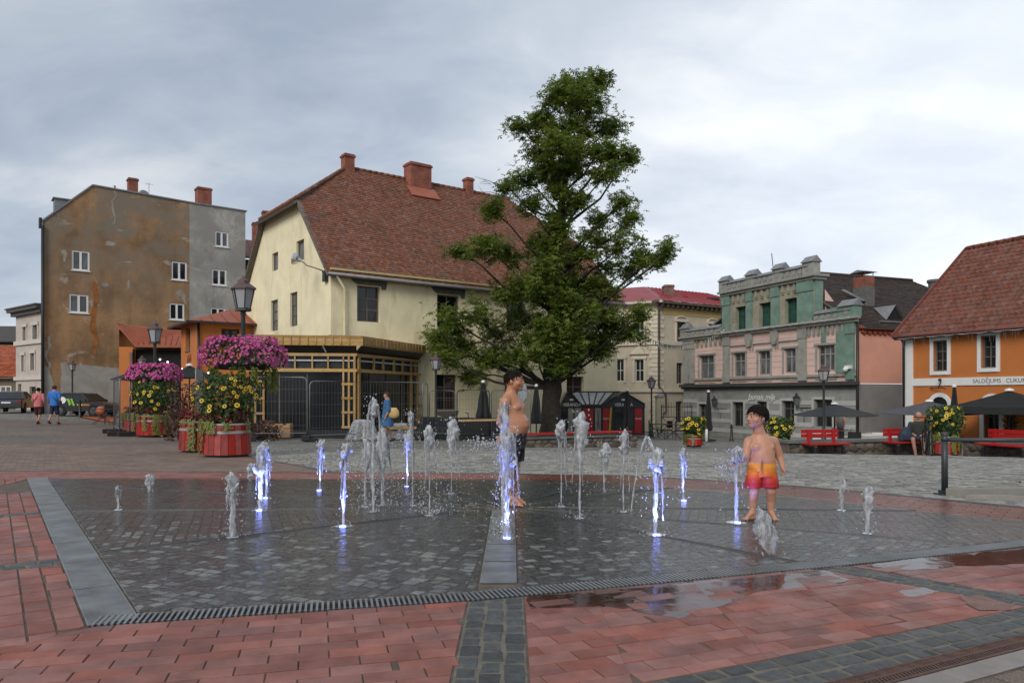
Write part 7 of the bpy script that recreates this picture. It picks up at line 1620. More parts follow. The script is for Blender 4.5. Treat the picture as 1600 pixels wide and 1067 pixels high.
def black_box(px, Y, z, label): p = gx(px,Y); t = thing('black_basket', label, 'basket', (p.x,p.y,p.z+z)); mb = MB(); mb.box(-.22,.22,-.15,.15,0,.3); mb.build('body', M_BLACK, t); mb = MB(); mb.tube([(-.15,0,.3),(-.15,0,.45),(.15,0,.45),(.15,0,.3)],.015,5); mb.build('handle', M_BLACK, t)
black_box(1335, 32, .5, 'black handled basket on the terrace wall')
# white chairs by the right bench
def cafe_chair(px, Y, z, rz, mat, label, grp='terrace chairs'):
    p = gx(px,Y); t = thing('terrace_chair', label, 'chair', (p.x,p.y,p.z+z), rz, grp); mb = MB(); mb.box(-.22,.22,-.22,.22,.42,.46); mb.build('seat', mat, t); mb = MB(); mb.box(-.22,.22,.2,.23,.55,.88); mb.build('backrest', mat, t)
    for sx in (-1,1):
        for sy in (-1,1): mb = MB(); mb.tube([(sx*.2,sy*.2,.42),(sx*.22,sy*.24,0)],.015,5); mb.build('leg', mat, t)
        mb = MB(); mb.tube([(sx*.21,.215,.46),(sx*.21,.215,.6)],.014,5); mb.build('back_post', mat, t)
cafe_chair(1537,31.5,.35,.5,M_WHITE,'white chair left of the right edge bench'); cafe_chair(1556,31.6,.35,-.4,M_WHITE,'white chair behind the right edge bench'); cafe_chair(1575,31.8,.35,.2,M_WHITE,'white chair partly hidden at the right end of the terrace')
def cafe_table(px, Y, rz, label, grp='cafe tables'):
    p = gx(px,Y); t = thing('folding_table', label, 'table', p, rz, grp); mb = MB(); mb.box(-.45,.45,-.3,.3,.70,.73); mb.build('table_top', M_BLACK, t)
    for s in (-1,1): 
        for q in (-1,1): mb = MB(); mb.tube([(q*.4,s*.25,0),(-q*.4,s*.25,.70)],.014,5); mb.build('leg', M_BLACK, t)
for px, Y, r, lb in ((1030,37,.2,'black folding table right of the lamp post by the kiosk'),(1052,36.5,-.3,'black folding table left of the small red tub'),(160,35,.3,'black folding table far left by the fence')): cafe_table(px,Y,r,lb)
for px, Y, r, lb in ((1021,37.2,1.3,'black chair left of the folding tables'),(1041,36.6,-1.2,'black chair between the two folding tables'),(1063,36.8,1.5,'black chair touching the small red tub'),(172,35.5,.6,'black chair by the far left folding table')): cafe_chair(px,Y,0,r,M_BLACK,lb,'cafe chairs')
# hanging plant, utility box, bollards
p = gx(1580,27.6); t = thing('hanging_plant', 'dark dried plant hanging under the black parasol', 'plant', (p.x,p.y,at(1580,664,27.6).z)); rg = random.Random(3); mb = MB()
foliage(mb, rg, 500, lambda: (Vector((rg.gauss(0,.11),rg.gauss(0,.11),rg.gauss(0,.2))), Vector((rg.gauss(0,1),rg.gauss(0,1),rg.gauss(0,1))).normalized()), .09, 1); mb.build('foliage', leaf_mat('dark_dry_leaf',(0.015,0.012,0.008),(0.05,0.035,0.015),.1), t); mb = MB(); mb.tube([(0,0,.1),(0,0,.75)],.006,4); mb.build('cord', M_BLACK, t)
p = G(1510,711); mb = MB(); mb.box(-.42,.42,-.15,.15,-.02,.42); t = thing('utility_box', 'grey utility box with small blue sticker at the foot of the wall', 'utility box', (p.x,p.y-.35,p.z)); mb.build('body', pm('box_grey',(0.25,0.24,0.22),.7), t); mb = MB(); mb.box(.05,.28,-.156,-.151,.22,.34); mb.build('sticker', pm('blue_sticker',(0.10,0.22,0.30),.5), t)
def bollard(px, Y, h, label): p = gx(px,Y); t = thing('bollard', label, 'bollard', p, 0, 'dark bollards'); mb = MB(); mb.lathe([(.12,0),(.12,.06),(.07,.12),(.06,h-.2),(.08,h-.18),(.08,h-.12),(.05,h-.1),(.06,h-.03),(.0,h)],10); mb.build('shaft', M_BLACK, t, smooth=True, auto=40)
bollard(125,42,1.0,'dark bollard between the couple and the parked car'); bollard(1143,38,.85,'dark bollard left of the boy in red shorts')
p = gx(1104,35); mb = MB(); mb.lathe([(.07,0),(.07,.5),(.05,.58),(.02,.6)],10); o = mb.build('white_post', M_WHITE, smooth=True); o.location = p; tag(o,'short white post at the foot of the closed parasol','post')
p = gx(812,29); t = thing('road_sign', 'grey back of an eight sided road sign behind the taller boy', 'sign', p, .3); zz_ = at(812,612,29).z-p.z; mb = MB(); mb.prism([(.30*cos(pi/8+k*pi/4),-.02,zz_+.48*sin(pi/8+k*pi/4)) for k in range(8)],(0,.03,0)); mb.build('plate', pm('sign_back',(0.30,0.34,0.38),.5,metal=.3), t); mb = MB(); mb.tube([(0,.04,0),(0,.04,zz_+.3)],.03,6); mb.build('post', M_GALV, t)
# bunting and bulbs
t = thing('bunting', 'string of small pale pennants from the tree to the pink house', 'bunting', (0,0,0)); P = [at(985,508,36), at(1062,540,44), at(1133,512,47.5)]; mb = MB(); path = []
for i in range(41): s = i/40; path.append(P[0].lerp(P[1],s*2)+Vector((0,0,-.3*sin(pi*s*2))) if s <= .5 else P[1].lerp(P[2],s*2-1)+Vector((0,0,-.25*sin(pi*(s*2-1)))))
mb.tube(path,.012,4); mb.build('cord', M_BLACK, t); cols = [pm('pennant_white',(.6,.6,.58),.8), pm('pennant_green',(.12,.3,.14),.8), pm('pennant_yellow',(.6,.5,.15),.8)]
for i in range(1,40):
    a, b = path[i], path[i].lerp(path[min(i+1,40)],.62); d = (b-a); mb = MB(); mb.prism([a,b,(a+b)/2+Vector((random.uniform(-.05,.05),random.uniform(-.1,.1),-.32))],(0,.006,0)); mb.build('pennant', cols[0 if random.random()<.7 else random.choice((1,2))], t)
M_BULB = simple('lit_bulb', (1,.9,.8), .4, emit=(1,.92,.8), estr=3)
t = thing('bulb_string', 'string of small lit bulbs across the orange shed opening', 'string lights', (0,0,0)); bp_ = [at(x,y,36) for x,y in ((225,560),(250,560),(262,564),(272,571),(285,575),(297,576),(326,581))]; mb = MB(); mb.tube(bp_,.01,4); mb.build('cable', M_BLACK, t)
for q in bp_[1:]: mb = MB(); mb.ball(q-Vector((0,0,.05)),.045,8,6); mb.build('bulb', M_BULB, t)

# ---- railing and stair kerb on the right
M_RAIL = pm('dark_grey_rail', (0.035,0.04,0.045), .45, .15, 6)
rp_ = G(1476,772); t = thing('railing', 'dark metal railing with ball topped post above the stair opening', 'railing', rp_); hz = .745
mb = MB(); mb.box(-.09,.09,-.09,.09,0,.012); mb.box(-.05,.05,-.05,.05,.012,.05); mb.build('base_plate', M_RAIL, t); mb = MB(); mb.tube([(0,0,.05),(0,0,hz-.07)],.036,12); mb.build('post', M_RAIL, t, smooth=True); mb = MB(); mb.lathe([(.042,hz-.1),(.042,hz-.06),(.03,hz-.05),(.04,hz-.03),(.036,hz-.005),(.015,hz+.015)],12); mb.build('ball_cap', M_RAIL, t, smooth=True)
mb = MB(); mb.tube([(.03,0,hz-.085),(2.2,-.15,hz-.085)],.026,10); mb.build('top_rail', M_RAIL, t, smooth=True)
for z in (.47,.215): mb = MB(); mb.tube([(.03,0,z),(.08,-.005,z-.008),(.35,-.02,z-.03)],[.012,.008,.006],6); mb.build('wire_tensioner', M_BANDM, t); mb = MB(); mb.tube([(.35,-.02,z-.03),(2.2,-.15,z-.03)],.002,4); mb.build('wire', M_GALV, t)
mb = MB(); mb.tube([(2.2,-.15,0),(2.2,-.15,hz-.06)],.036,10); mb.build('post', M_RAIL, t, smooth=True)
k0 = G(1500,779); t = thing('stair_kerb', 'pale concrete kerb round a flat dark sheet standing for the shaded stair opening at the right edge', 'kerb', (k0.x,k0.y,0)); M_CONC = pm('pale_concrete',(0.24,0.23,0.20),.85,.15,4,.3,30)
mb = MB(); mb.prism([(0.05,-.02,-.02),(3.4,-.45,-.02),(3.4,-.27,-.02),(0.15,.06,-.02)],(0,0,.055)); mb.build('front_kerb', M_CONC, t); mb = MB(); mb.prism([(.1,.16,-.02),(3.4,.55,-.02),(3.4,.75,-.02),(.0,.28,-.02)],(0,0,.10)); mb.build('rear_kerb', M_CONC, t); mb = MB(); mb.poly([(.16,.07,.008),(3.4,-.26,.008),(3.4,.54,.008),(.16,.15,.008)]); mb.build('opening', M_DARK, t)  # uncut ground: near-black sheet between the kerbs painted as stairwell shade
# ================================================================== fountain jets
def water_mat(name, aer):
    m = bpy.data.materials.new(name); m.use_nodes = True; nt = m.node_tree; N = nt.nodes; L = nt.links; N.clear()
    out = N.new('ShaderNodeOutputMaterial'); gl = N.new('ShaderNodeBsdfPrincipled'); gl.inputs['Base Color'].default_value = (0.97,0.98,0.99,1); gl.inputs['Transmission Weight'].default_value = 1; gl.inputs['IOR'].default_value = 1.33; gl.inputs['Roughness'].default_value = 0.06
    df = N.new('ShaderNodeBsdfDiffuse'); df.inputs[0].default_value = (0.86,0.88,0.9,1); tr_ = N.new('ShaderNodeBsdfTranslucent'); tr_.inputs[0].default_value = (0.86,0.88,0.9,1); m1 = N.new('ShaderNodeMixShader'); m1.inputs[0].default_value = 0.5; L.new(df.outputs[0], m1.inputs[1]); L.new(tr_.outputs[0], m1.inputs[2])
    geo = N.new('ShaderNodeNewGeometry'); n = N.new('ShaderNodeTexNoise'); n.inputs['Scale'].default_value = 38; n.inputs['Detail'].default_value = 4; mp = N.new('ShaderNodeMapping'); mp.inputs['Scale'].default_value = (1,1,.28); L.new(geo.outputs['Position'], mp.inputs[0]); L.new(mp.outputs[0], n.inputs['Vector'])
    r = N.new('ShaderNodeMapRange'); r.inputs[1].default_value = 0.4; r.inputs[2].default_value = 0.62; r.inputs[3].default_value = max(0,aer-.28); r.inputs[4].default_value = min(1,aer+.28); L.new(n.outputs[0], r.inputs[0])
    m2 = N.new('ShaderNodeMixShader'); L.new(r.outputs[0], m2.inputs[0]); L.new(gl.outputs[0], m2.inputs[1]); L.new(m1.outputs[0], m2.inputs[2]); L.new(m2.outputs[0], out.inputs[0])
    bp = N.new('ShaderNodeBump'); bp.inputs['Strength'].default_value = 0.5; bp.inputs['Distance'].default_value = 0.01; L.new(n.outputs[0], bp.inputs['Height']); L.new(bp.outputs[0], gl.inputs['Normal'])
    return m
M_WATER = water_mat('aerated_water', 0.66); M_DROP = water_mat('water_drops', 0.66); M_CLEAR = water_mat('clear_water', 0.40); M_THIN = water_mat('thin_splash_water', 0.08)
M_LENS = simple('blue_led_lens', (0.2,0.25,1), .3, emit=(0.22,0.28,1.0), estr=6)
rj = random.Random(77)
def rag_tube(mb, path, rad, n=12, seed=0, amp=0.45, fq=9.0):
    """closed tube with a ragged, noise-displaced skin"""
    k = len(path); b = len(mb.v)
    for i, p in enumerate(path):
        for j in range(n):
            a = 2*pi*j/n; d = Vector((cos(a), sin(a), 0)); q = mnoise.fractal(Vector((d.x*1.3+seed, d.y*1.3, p.z*fq)), .7, 2.1, 3); r = max(.003, rad[i]*(1+amp*q)); mb.v.append(tuple(p+d*r+Vector((0,0,.02*q))))
    for i in range(k-1):
        for j in range(n): mb.f.append((b+i*n+j, b+i*n+(j+1)%n, b+(i+1)*n+(j+1)%n, b+(i+1)*n+j)); mb.mi.append(0)
    mb.f.append(tuple(b+j for j in reversed(range(n)))); mb.f.append(tuple(b+(k-1)*n+j for j in range(n))); mb.mi += [0,0]
def drop(mb, c, r, rg):
    st = rg.uniform(.9,1.9); mb.ball(c, r, 6, 4, (1,1,st))
def jet(px, py, ytop, wpx, label, lit=False, lean=0.0, drops=60, thin=.014, head=.30, back=None, energy=16, spread=1.0, nodrip=False, wide=62, soft=.03):
    g = G(px, py); Y = g.y; h = CAMH+(HPX-ytop)/FPX*Y-g.z; w = wpx/FPX*Y/2; sd = px*.173
    t = thing('water_jet', label, 'water jet', (g.x, g.y, g.z), 0, 'fountain jets')
    rg = random.Random(px); mb = MB(); n = max(16, int(h*52)); lx = lean/FPX*Y; path = []; rad = []
    for i in range(n+1):
        s = i/n; wob = .35*w*mnoise.noise(Vector((sd, s*3.1*max(h,.3), 0))); path.append(Vector((lx*s*s+wob*s, .3*wob*s, h*s)))
        hb = clamp((s-(1-head*1.25))/(head*1.25), 0, 1); bulb = (.55+.45*sin(hb*pi*.7))*min(1,hb*1.6)**.7*(1+.35*mnoise.noise(Vector((sd*3,s*9,1)))) if hb > 0 else 0
        r = thin*(1-.25*s)+ max(0,.82*w-thin)*bulb*(1 if s < .95 else .75); r = max(r, thin*.6)
        if s > .84: r *= sqrt(max(.04, 1-((s-.84)/.16)**2))
        rad.append(r)
    rag_tube(mb, path, rad, 16, sd, .9, 16)
    for q in range(rg.randint(4, 8)):      # torn lobes of froth about the head
        i = min(n, int(n*(1-head*1.1*rg.random()**.7))); rr = w*rg.uniform(.16,.40); a = rg.uniform(0,6.28); o_ = w*rg.uniform(.25,.95); M_ = Matrix.Rotation(rg.uniform(-.7,.7),3,'X') @ Matrix.Rotation(rg.uniform(-.7,.7),3,'Y')
        b0 = len(mb.v); cc = path[i]+Vector((cos(a)*o_, sin(a)*o_, rg.uniform(-.4,.5)*w)); mb.ball(cc, rr, 10, 8, (1, rg.uniform(.4,.9), rg.uniform(.8,2.4)), M_)
        for vi in range(b0, len(mb.v)): v_ = Vector(mb.v[vi]); mb.v[vi] = tuple(cc+(v_-cc)*(1+.9*mnoise.noise(v_*55)))
    mb.build('column', M_WATER, t, smooth=True)
    top = path[-1]
    if not nodrip and h > .25:
        mb = MB()
        for k in range(rg.choice((2,3,3))):              # ropes of falling water off the head
            a = rg.uniform(0,6.28); hl_ = h*rg.uniform(.35,.8); sp = w*rg.uniform(.7,1.2)*spread; pth = []; rd = []
            for i in range(14):
                s = i/13; pth.append(top+Vector((cos(a)*sp*(.25+.75*s**.5)+.012*mnoise.noise(Vector((s*6,k,sd))), sin(a)*sp*(.25+.75*s**.5), -w*.6-hl_*s))); rd.append(.010*(1-s)+.0035)
            rag_tube(mb, pth[::-1], rd[::-1], 7, sd+k, .9, 26)
        mb.build('falling_rope', M_CLEAR, t, smooth=True, kind='stuff')
    if drops:
        mb = MB()
        for k in range(int(drops*.8)):
            s = rg.random()**.8; a = rg.uniform(0,6.28); rr = w*spread*(.5+1.3*(1-s)**.5*rg.random()+.4*abs(rg.gauss(0,1))); drop(mb, (lx*s*s+rr*cos(a), rr*sin(a), max(.008,h*s*1.03)), rg.uniform(.002,.0062), rg)
        for k in range(int(drops*.25)):
            a = rg.uniform(0,6.28); rr = abs(rg.gauss(0,.09))+.02; drop(mb, (rr*cos(a), rr*sin(a), rg.uniform(.005,.035)), rg.uniform(.002,.006), rg)
        mb.build('droplets', M_DROP, t, smooth=True, kind='stuff')
    mb = MB(); mb.lathe([(.055,-.002),(.055,.006),(.02,.007)], 16); mb.build('nozzle_plate', M_STEELDK, t)
    pts = []; m = 26
    for ring, (r_, z_) in enumerate(((.018,.010),(.034,.007),(.048 if not lit else .085,.0035))):
        for k in range(m): a = 2*pi*k/m; pts.append((r_*(1+.2*rg.uniform(-1,1))*cos(a), r_*(1+.2*rg.uniform(-1,1))*sin(a), z_*rg.uniform(.8,1.5)))
    mb = MB(); mb.add(pts, [(i*m+k, i*m+(k+1)%m, (i+1)*m+(k+1)%m, (i+1)*m+k) for i in range(2) for k in range(m)]); mb.build('splash_ring', M_THIN, t, smooth=True)
    if lit:
        mb = MB(); mb.lathe([(.03,.008),(.03,.012),(.01,.013)], 12, (0,-.045,0)); mb.build('led_lens', M_LENS, t)
        ld = bpy.data.lights.new('led_light', 'SPOT'); ld.energy = energy*2.0; ld.color = (.20,.26,1.0); ld.spot_size = radians(wide); ld.spot_blend = .6; ld.shadow_soft_size = soft
        for sx in (-1, 1):
            lo = bpy.data.objects.new('led_light', ld); COL.objects.link(lo); lo.parent = t; lo.location = (sx*.05,-.085,.02); lo.rotation_euler = Vector((sx*.16,-.27,-1)).to_track_quat('-Z','Y').to_euler() if False else Vector((-sx*.06,.10,1)).to_track_quat('-Z','Y').to_euler()
    return t
jet(185,797,759,9,'tiny white jet farthest left by the steel strip', drops=14, thin=.008)
jet(235,768,741,14,'short thick white jet at the back left', drops=18, thin=.018, head=.8)
jet(363,840,739,22,'white jet nearest the left, with a rounded head', drops=80, thin=.022, head=.42)
jet(391,752,724,11,'small white jet behind the left blue jet', drops=16, thin=.014, head=.8)
jet(407,797,690,22,'broad blue lit jet left of centre', True, 4, 90, thin=.02, head=.5, energy=26)
jet(416,778,702,14,'blue lit jet close behind the broad left one', True, 2, 40, thin=.012, energy=16)
jet(500,766,687,14,'slim blue lit jet behind the fence foot left of centre', True, 3, 45, thin=.010, energy=18)
jet(537,822,692,20,'tall slim blue lit jet left of the splashing centre', True, 4, 80, thin=.012, head=.22, energy=24)
jet(583,800,621,17,'tallest white jet in front of the woman in blue', False, 0, 160, thin=.012, head=.16, spread=1.6)
jet(598,790,668,20,'broad white jet right beside the tallest one', False, -2, 220, thin=.014, head=.5, spread=1.9)
jet(570,792,690,18,'white jet with a glassy fan left of the tallest one', False, 6, 140, thin=.010, head=.4, spread=1.8)
jet(636,760,672,14,'blue lit jet below the white arching jet', True, 2, 50, thin=.010, head=.3, energy=20)
jet(645,790,642,14,'thin white arching jet right of the woman in blue', False, -4, 110, thin=.006, head=.14, spread=1.6)
jet(671,806,664,21,'white jet with drooping head left of the taller boy', False, 0, 130, thin=.006, head=.24, spread=1.3)
jet(705,772,654,19,'white jet with long glassy head left of the taller boy', False, 3, 130, thin=.006, head=.42, spread=1.4)
jet(786,832,628,15,'tall white jet right in front of the taller boy', False, 2, 170, thin=.014, head=.34, spread=1.3)
jet(792,840,669,26,'blue tinged jet in front of the legs of the taller boy', True, 2, 220, thin=.022, head=.3, energy=22, spread=1.2)
jet(877,792,656,19,'slim white jet just right of the taller boy', False, 0, 80, thin=.006, head=.26)
jet(906,810,644,25,'tall white jet with a big glassy head right of centre', False, 3, 140, thin=.008, head=.42)
jet(944,768,692,21,'short white jet with a round head right of centre', False, 2, 90, thin=.008, head=.38)
jet(974,800,671,16,'slim white jet left of the arching one', False, 1, 80, thin=.006, head=.3)
jet(1024,835,700,27,'broad blue lit jet right of centre', True, 3, 110, thin=.018, head=.28, energy=28)
jet(1067,782,699,12,'thin blue lit jet between the broad one and the smaller boy', True, 0, 55, thin=.012, head=.3, energy=18)
jet(1150,816,697,22,'blue lit jet the smaller boy touches', True, 2, 90, thin=.016, head=.16, energy=6.5, spread=1.5, wide=120, soft=.10)
jet(1315,798,748,11,'small white jet right of the boy in red shorts', False, 3, 26, thin=.012, head=.7)
jet(1355,834,760,18,'white jet farthest right', False, 2, 60, thin=.018, head=.55)
# arching jet and the leaning splash
def arc_jet():
    g = G(986,800); Y = g.y; t = thing('water_jet', 'white jet arching over to the right of centre', 'water jet', g, 0, 'fountain jets'); pth = []; rd = []
    for i in range(40):
        s = i/39; px = 986+36*s**1.0; py = 800-118*sin(min(1,s*1.35)*pi/2)**.9 if s < .72 else 682+ (s-.72)/.28*26
        pth.append(Vector(((px-986)/FPX*Y, 0, (800-py)/FPX*Y))); rd.append(.006+.012*clamp((s-.35)/.4,0,1))
    mb = MB(); rag_tube(mb, pth, rd, 9, 5.5, .8, 20); mb.build('column', M_WATER, t, smooth=True); mb = MB(); rg = random.Random(8)
    for k in range(90): i = rg.randrange(40); drop(mb, pth[i]+Vector((rg.gauss(0,.02),rg.gauss(0,.02),-abs(rg.gauss(0,.10)))) if pth[i].z > .12 else pth[i]+Vector((rg.gauss(0,.03),rg.gauss(0,.03),.02)), rg.uniform(.003,.008), rg)
    mb.build('droplets', M_DROP, t, smooth=True, kind='stuff')
arc_jet()
def lean_splash():
    g = G(1196,866); Y = g.y; t = thing('water_splash', 'low leaning splash of water in front of the smaller boy', 'water splash', g, 0); mb = MB(); rg = random.Random(4); n, m = 18, 14; pts = []
    for i in range(n+1):
        s = i/n; w_ = .075*sin(pi*clamp(s*.85+.12,0,1))*1.1
        for j in range(m):
            a = 2*pi*j/m; q = mnoise.fractal(Vector((cos(a)*1.5, sin(a)*1.5, s*5)), .7, 2, 3); pts.append(((-.03+.10*(1-s))*(1.0)+w_*(1+.5*q)*cos(a)-.02, w_*.4*(1+.5*q)*sin(a), .345*s+.02*q+.003))
    mb.add(pts, [(i*m+j, i*m+(j+1)%m, (i+1)*m+(j+1)%m, (i+1)*m+j) for i in range(n) for j in range(m)]+[tuple(n*m+j for j in range(m))]); mb.build('sheet', M_CLEAR, t, smooth=True); mb = MB()
    for k in range(70): s = rg.random(); drop(mb, (rg.gauss(.0,.06)+.06*(1-s), rg.gauss(0,.04), max(.006,.36*s+rg.gauss(0,.03))), rg.uniform(.002,.006), rg)
    mb.build('droplets', M_DROP, t, smooth=True, kind='stuff')
lean_splash()
def spray(px, py, Y, wpx, hpx, n, label, lit=False, seed=1, big=.008):
    p = at(px, py, Y); rg = random.Random(seed); mb = MB(); w, h = wpx/FPX*Y/2, hpx/FPX*Y/2
    for k in range(n): drop(mb, (rg.gauss(0,.5)*w, rg.gauss(0,.5)*w*.6, clamp(rg.gauss(0,.5)*h, -p.z+.01, 9)), rg.uniform(.002,big*.75), rg)
    o = mb.build('water_spray', M_DROP, smooth=True, kind='stuff'); o.location = p; tag(o, label, 'spray', 'flying spray'); return o
spray(600,752,7.9,90,90,420,'mist of drops around the foot of the tallest jets',seed=1); spray(680,790,7.6,110,60,260,'scatter of drops low in the fountain centre',seed=2); spray(755,692,7.8,60,22,150,'sideways splash of drops at the hip of the taller boy',seed=3,big=.014); spray(1140,724,7.0,52,44,110,'splash of drops round the hand of the smaller boy',seed=4,big=.010); spray(790,760,7.1,60,150,260,'drops falling in front of the taller boy',seed=5); spray(700,730,8.2,120,90,260,'light scatter of drops behind the centre jets',seed=6)
# ================================================================== people
def skin_mat(name, c):
    m = pm(name, c, 0.42, 0.10, 18, 0.08, 90, spec=0.4); b = m.node_tree.nodes['Principled BSDF']; b.inputs['Subsurface Weight'].default_value = 0.15; b.inputs['Subsurface Radius'].default_value = (0.02,0.008,0.004); b.inputs['Subsurface Scale'].default_value = 0.5; return m
M_SKIN1 = skin_mat('tanned_wet_skin', (0.43,0.20,0.115)); M_SKIN2 = skin_mat('fair_wet_skin', (0.47,0.235,0.155)); M_SKIN3 = skin_mat('adult_skin', (0.42,0.22,0.15))
M_HAIR = pm('dark_hair', (0.010,0.007,0.0055), 0.6, .4, 60, .6, 120, bdist=.004, spec=.12); M_EYEB = simple('eye_dark', (0.012,0.009,0.008), .2); M_LIP = pm('lip', (0.27,0.085,0.07), .5); M_EYEW = simple('eye_white', (0.6,0.58,0.55), .3)
def cap(mb, p0, r0, p1, r1, n=12):
    p0, p1 = Vector(p0), Vector(p1); mb.tube([p0.lerp(p1,k/4) for k in range(5)], [r0+(r1-r0)*k/4 for k in range(5)], n); mb.ball(p0, r0, n, 8); mb.ball(p1, r1, n, 8)
def loft(mb, rings, n=20):
    """rings: (centre, half width, half depth, turn)"""
    b = len(mb.v)
    for c, rx, ry, a in rings:
        for k in range(n):
            t = 2*pi*k/n; x, y = rx*cos(t), ry*sin(t); mb.v.append((c[0]+x*cos(a)-y*sin(a), c[1]+x*sin(a)+y*cos(a), c[2]))
    for i in range(len(rings)-1):
        for k in range(n): mb.f.append((b+i*n+k, b+i*n+(k+1)%n, b+(i+1)*n+(k+1)%n, b+(i+1)*n+k)); mb.mi.append(0)
    mb.f.append(tuple(b+k for k in reversed(range(n)))); mb.f.append(tuple(b+(len(rings)-1)*n+k for k in range(n))); mb.mi += [0,0]
def ell(mb, c, r, rot=(0,0,0)):
    from mathutils import Euler
    mb.ball(c, 1.0, 16, 12, r, Euler(rot).to_matrix())
def fuse(name, mb, mat, parent, voxel=.008, smooth=6, fac=.5):
    me = mb.mesh(name+'_tmp'); o = bpy.data.objects.new('tmp', me); COL.objects.link(o)
    r = o.modifiers.new('r','REMESH'); r.mode = 'VOXEL'; r.voxel_size = voxel; s = o.modifiers.new('s','SMOOTH'); s.factor = fac; s.iterations = smooth
    dg = bpy.context.evaluated_depsgraph_get(); me2 = bpy.data.meshes.new_from_object(o.evaluated_get(dg)); bpy.data.objects.remove(o); bpy.data.meshes.remove(me); me2.name = name; me2.materials.clear(); me2.materials.append(mat); me2.polygons.foreach_set('use_smooth',[True]*len(me2.polygons))
    return link(name, me2, parent)
def hand(mb, wrist, d, up, size=1.0, curl=.5, thumb=1):
    """palm and five separate bent fingers; d = pointing direction, up = back of the hand"""
    w, d = Vector(wrist), Vector(d).normalized(); up = Vector(up); up = (up-d*up.dot(d)).normalized(); s = d.cross(up)*thumb; pc = w+d*.035*size
    for k in range(4): cap(mb, w+d*.008*size+s*(k-1.5)*.010*size, .011*size, w+d*.062*size+s*(k-1.5)*.0155*size, .0095*size, 8)
    for k, ln in enumerate((.040,.046,.043,.033)):
        a = w+d*.062*size+s*(1.5-k)*.0165*size; dn = (d*cos(curl)-up*sin(curl)); b = a+dn*ln*.55*size; dn2 = (d*cos(curl*2.1)-up*sin(curl*2.1)); c = b+dn2*ln*.5*size; cap(mb, a, .0072*size, b, .0068*size, 7); cap(mb, b, .0068*size, c, .0058*size, 7)
    a = w+d*.018*size+s*.024*size; b = a+(d*.7+s*.75-up*.2).normalized()*.030*size; c = b+(d*.95+s*.1-up*.4).normalized()*.024*size; cap(mb, a, .0098*size, b, .0085*size, 7); cap(mb, b, .0085*size, c, .0068*size, 7)
def foot(mb, ankle, yaw, L=.19, size=1.0):
    a = Vector(ankle); d = Vector((sin(yaw), -cos(yaw), 0)); s = Vector((cos(yaw), sin(yaw), 0)); z = a.z
    heel = Vector((a.x,a.y,.026))-d*L*.22; ball_ = Vector((a.x,a.y,.020))+d*L*.48
    cap(mb, a, .034*size, heel+Vector((0,0,.008)), .026*size, 10); cap(mb, heel, .025*size, ball_, .021*size, 10); cap(mb, a+d*.01, .03*size, ball_+Vector((0,0,.006)), .02*size, 10)
    for k in range(5): cap(mb, ball_+s*(k-2)*.0125*size, .0115*size, ball_+s*(k-2)*.0155*size+d*L*(.22-.028*k)+Vector((0,0,-.006)), (.0105-.0008*k)*size, 7)
def head(mb, c, yaw, s, fat=1.0):
    """skull, jaw, cheeks, nose, ears; s = half head height"""
    c = Vector(c); R = Matrix.Rotation(yaw,3,'Z'); P = lambda x,y,z: c+R @ Vector((x*s,y*s,z*s)); e = (0,0,yaw)
    ell(mb, P(0,.10,.18), (.72*s,.86*s,.80*s), e); ell(mb, P(0,-.16,-.30), (.58*s*fat,.60*s,.60*s), e); ell(mb, P(0,-.50,-.68), (.30*s*fat,.26*s,.22*s), e)
    for k in (-1,1): ell(mb, P(k*.36*fat,-.42,-.22), (.27*s*fat,.26*s,.26*s), e); ell(mb, P(k*.72,.10,-.08), (.07*s,.16*s,.24*s), e); ell(mb, P(k*.26,-.66,.14), (.20*s,.09*s,.06*s), e)
    ell(mb, P(0,-.80,-.16), (.12*s,.16*s,.11*s), e); ell(mb, P(0,-.72,.02), (.085*s,.14*s,.18*s), e); ell(mb, P(0,-.70,-.42), (.20*s,.10*s,.055*s), e); ell(mb, P(0,-.68,-.52), (.17*s,.10*s,.05*s), e)
def face(parent, c, yaw, s):
    c = Vector(c); R = Matrix.Rotation(yaw,3,'Z'); P = lambda x,y,z: c+R @ Vector((x*s,y*s,z*s))
    from mathutils import Euler
    Q = Euler((0,0,yaw)).to_matrix()
    for k in (-1,1):
        mb = MB(); mb.ball(P(k*.27,-.665,.055), 1, 10, 8, (.105*s,.07*s,.055*s), Q); ey = mb.build('eye', M_EYEW, parent, smooth=True); mb = MB(); mb.ball(P(k*.27,-.715,.055), 1, 8, 6, (.055*s,.035*s,.055*s), Q); mb.build('iris', M_EYEB, ey, smooth=True)
        mb = MB(); mb.tube([P(k*.12,-.76,.21), P(k*.28,-.74,.255), P(k*.43,-.62,.20)], [.028*s,.032*s,.016*s], 6); mb.build('eyebrow', M_HAIR, parent, smooth=True)
    mb = MB(); mb.tube([P(-.19,-.735,-.46), P(-.08,-.79,-.455), P(0,-.795,-.465), P(.08,-.79,-.455), P(.19,-.735,-.46)], [.012*s,.034*s,.03*s,.034*s,.012*s], 6); mb.build('lips', M_LIP, parent, smooth=True)
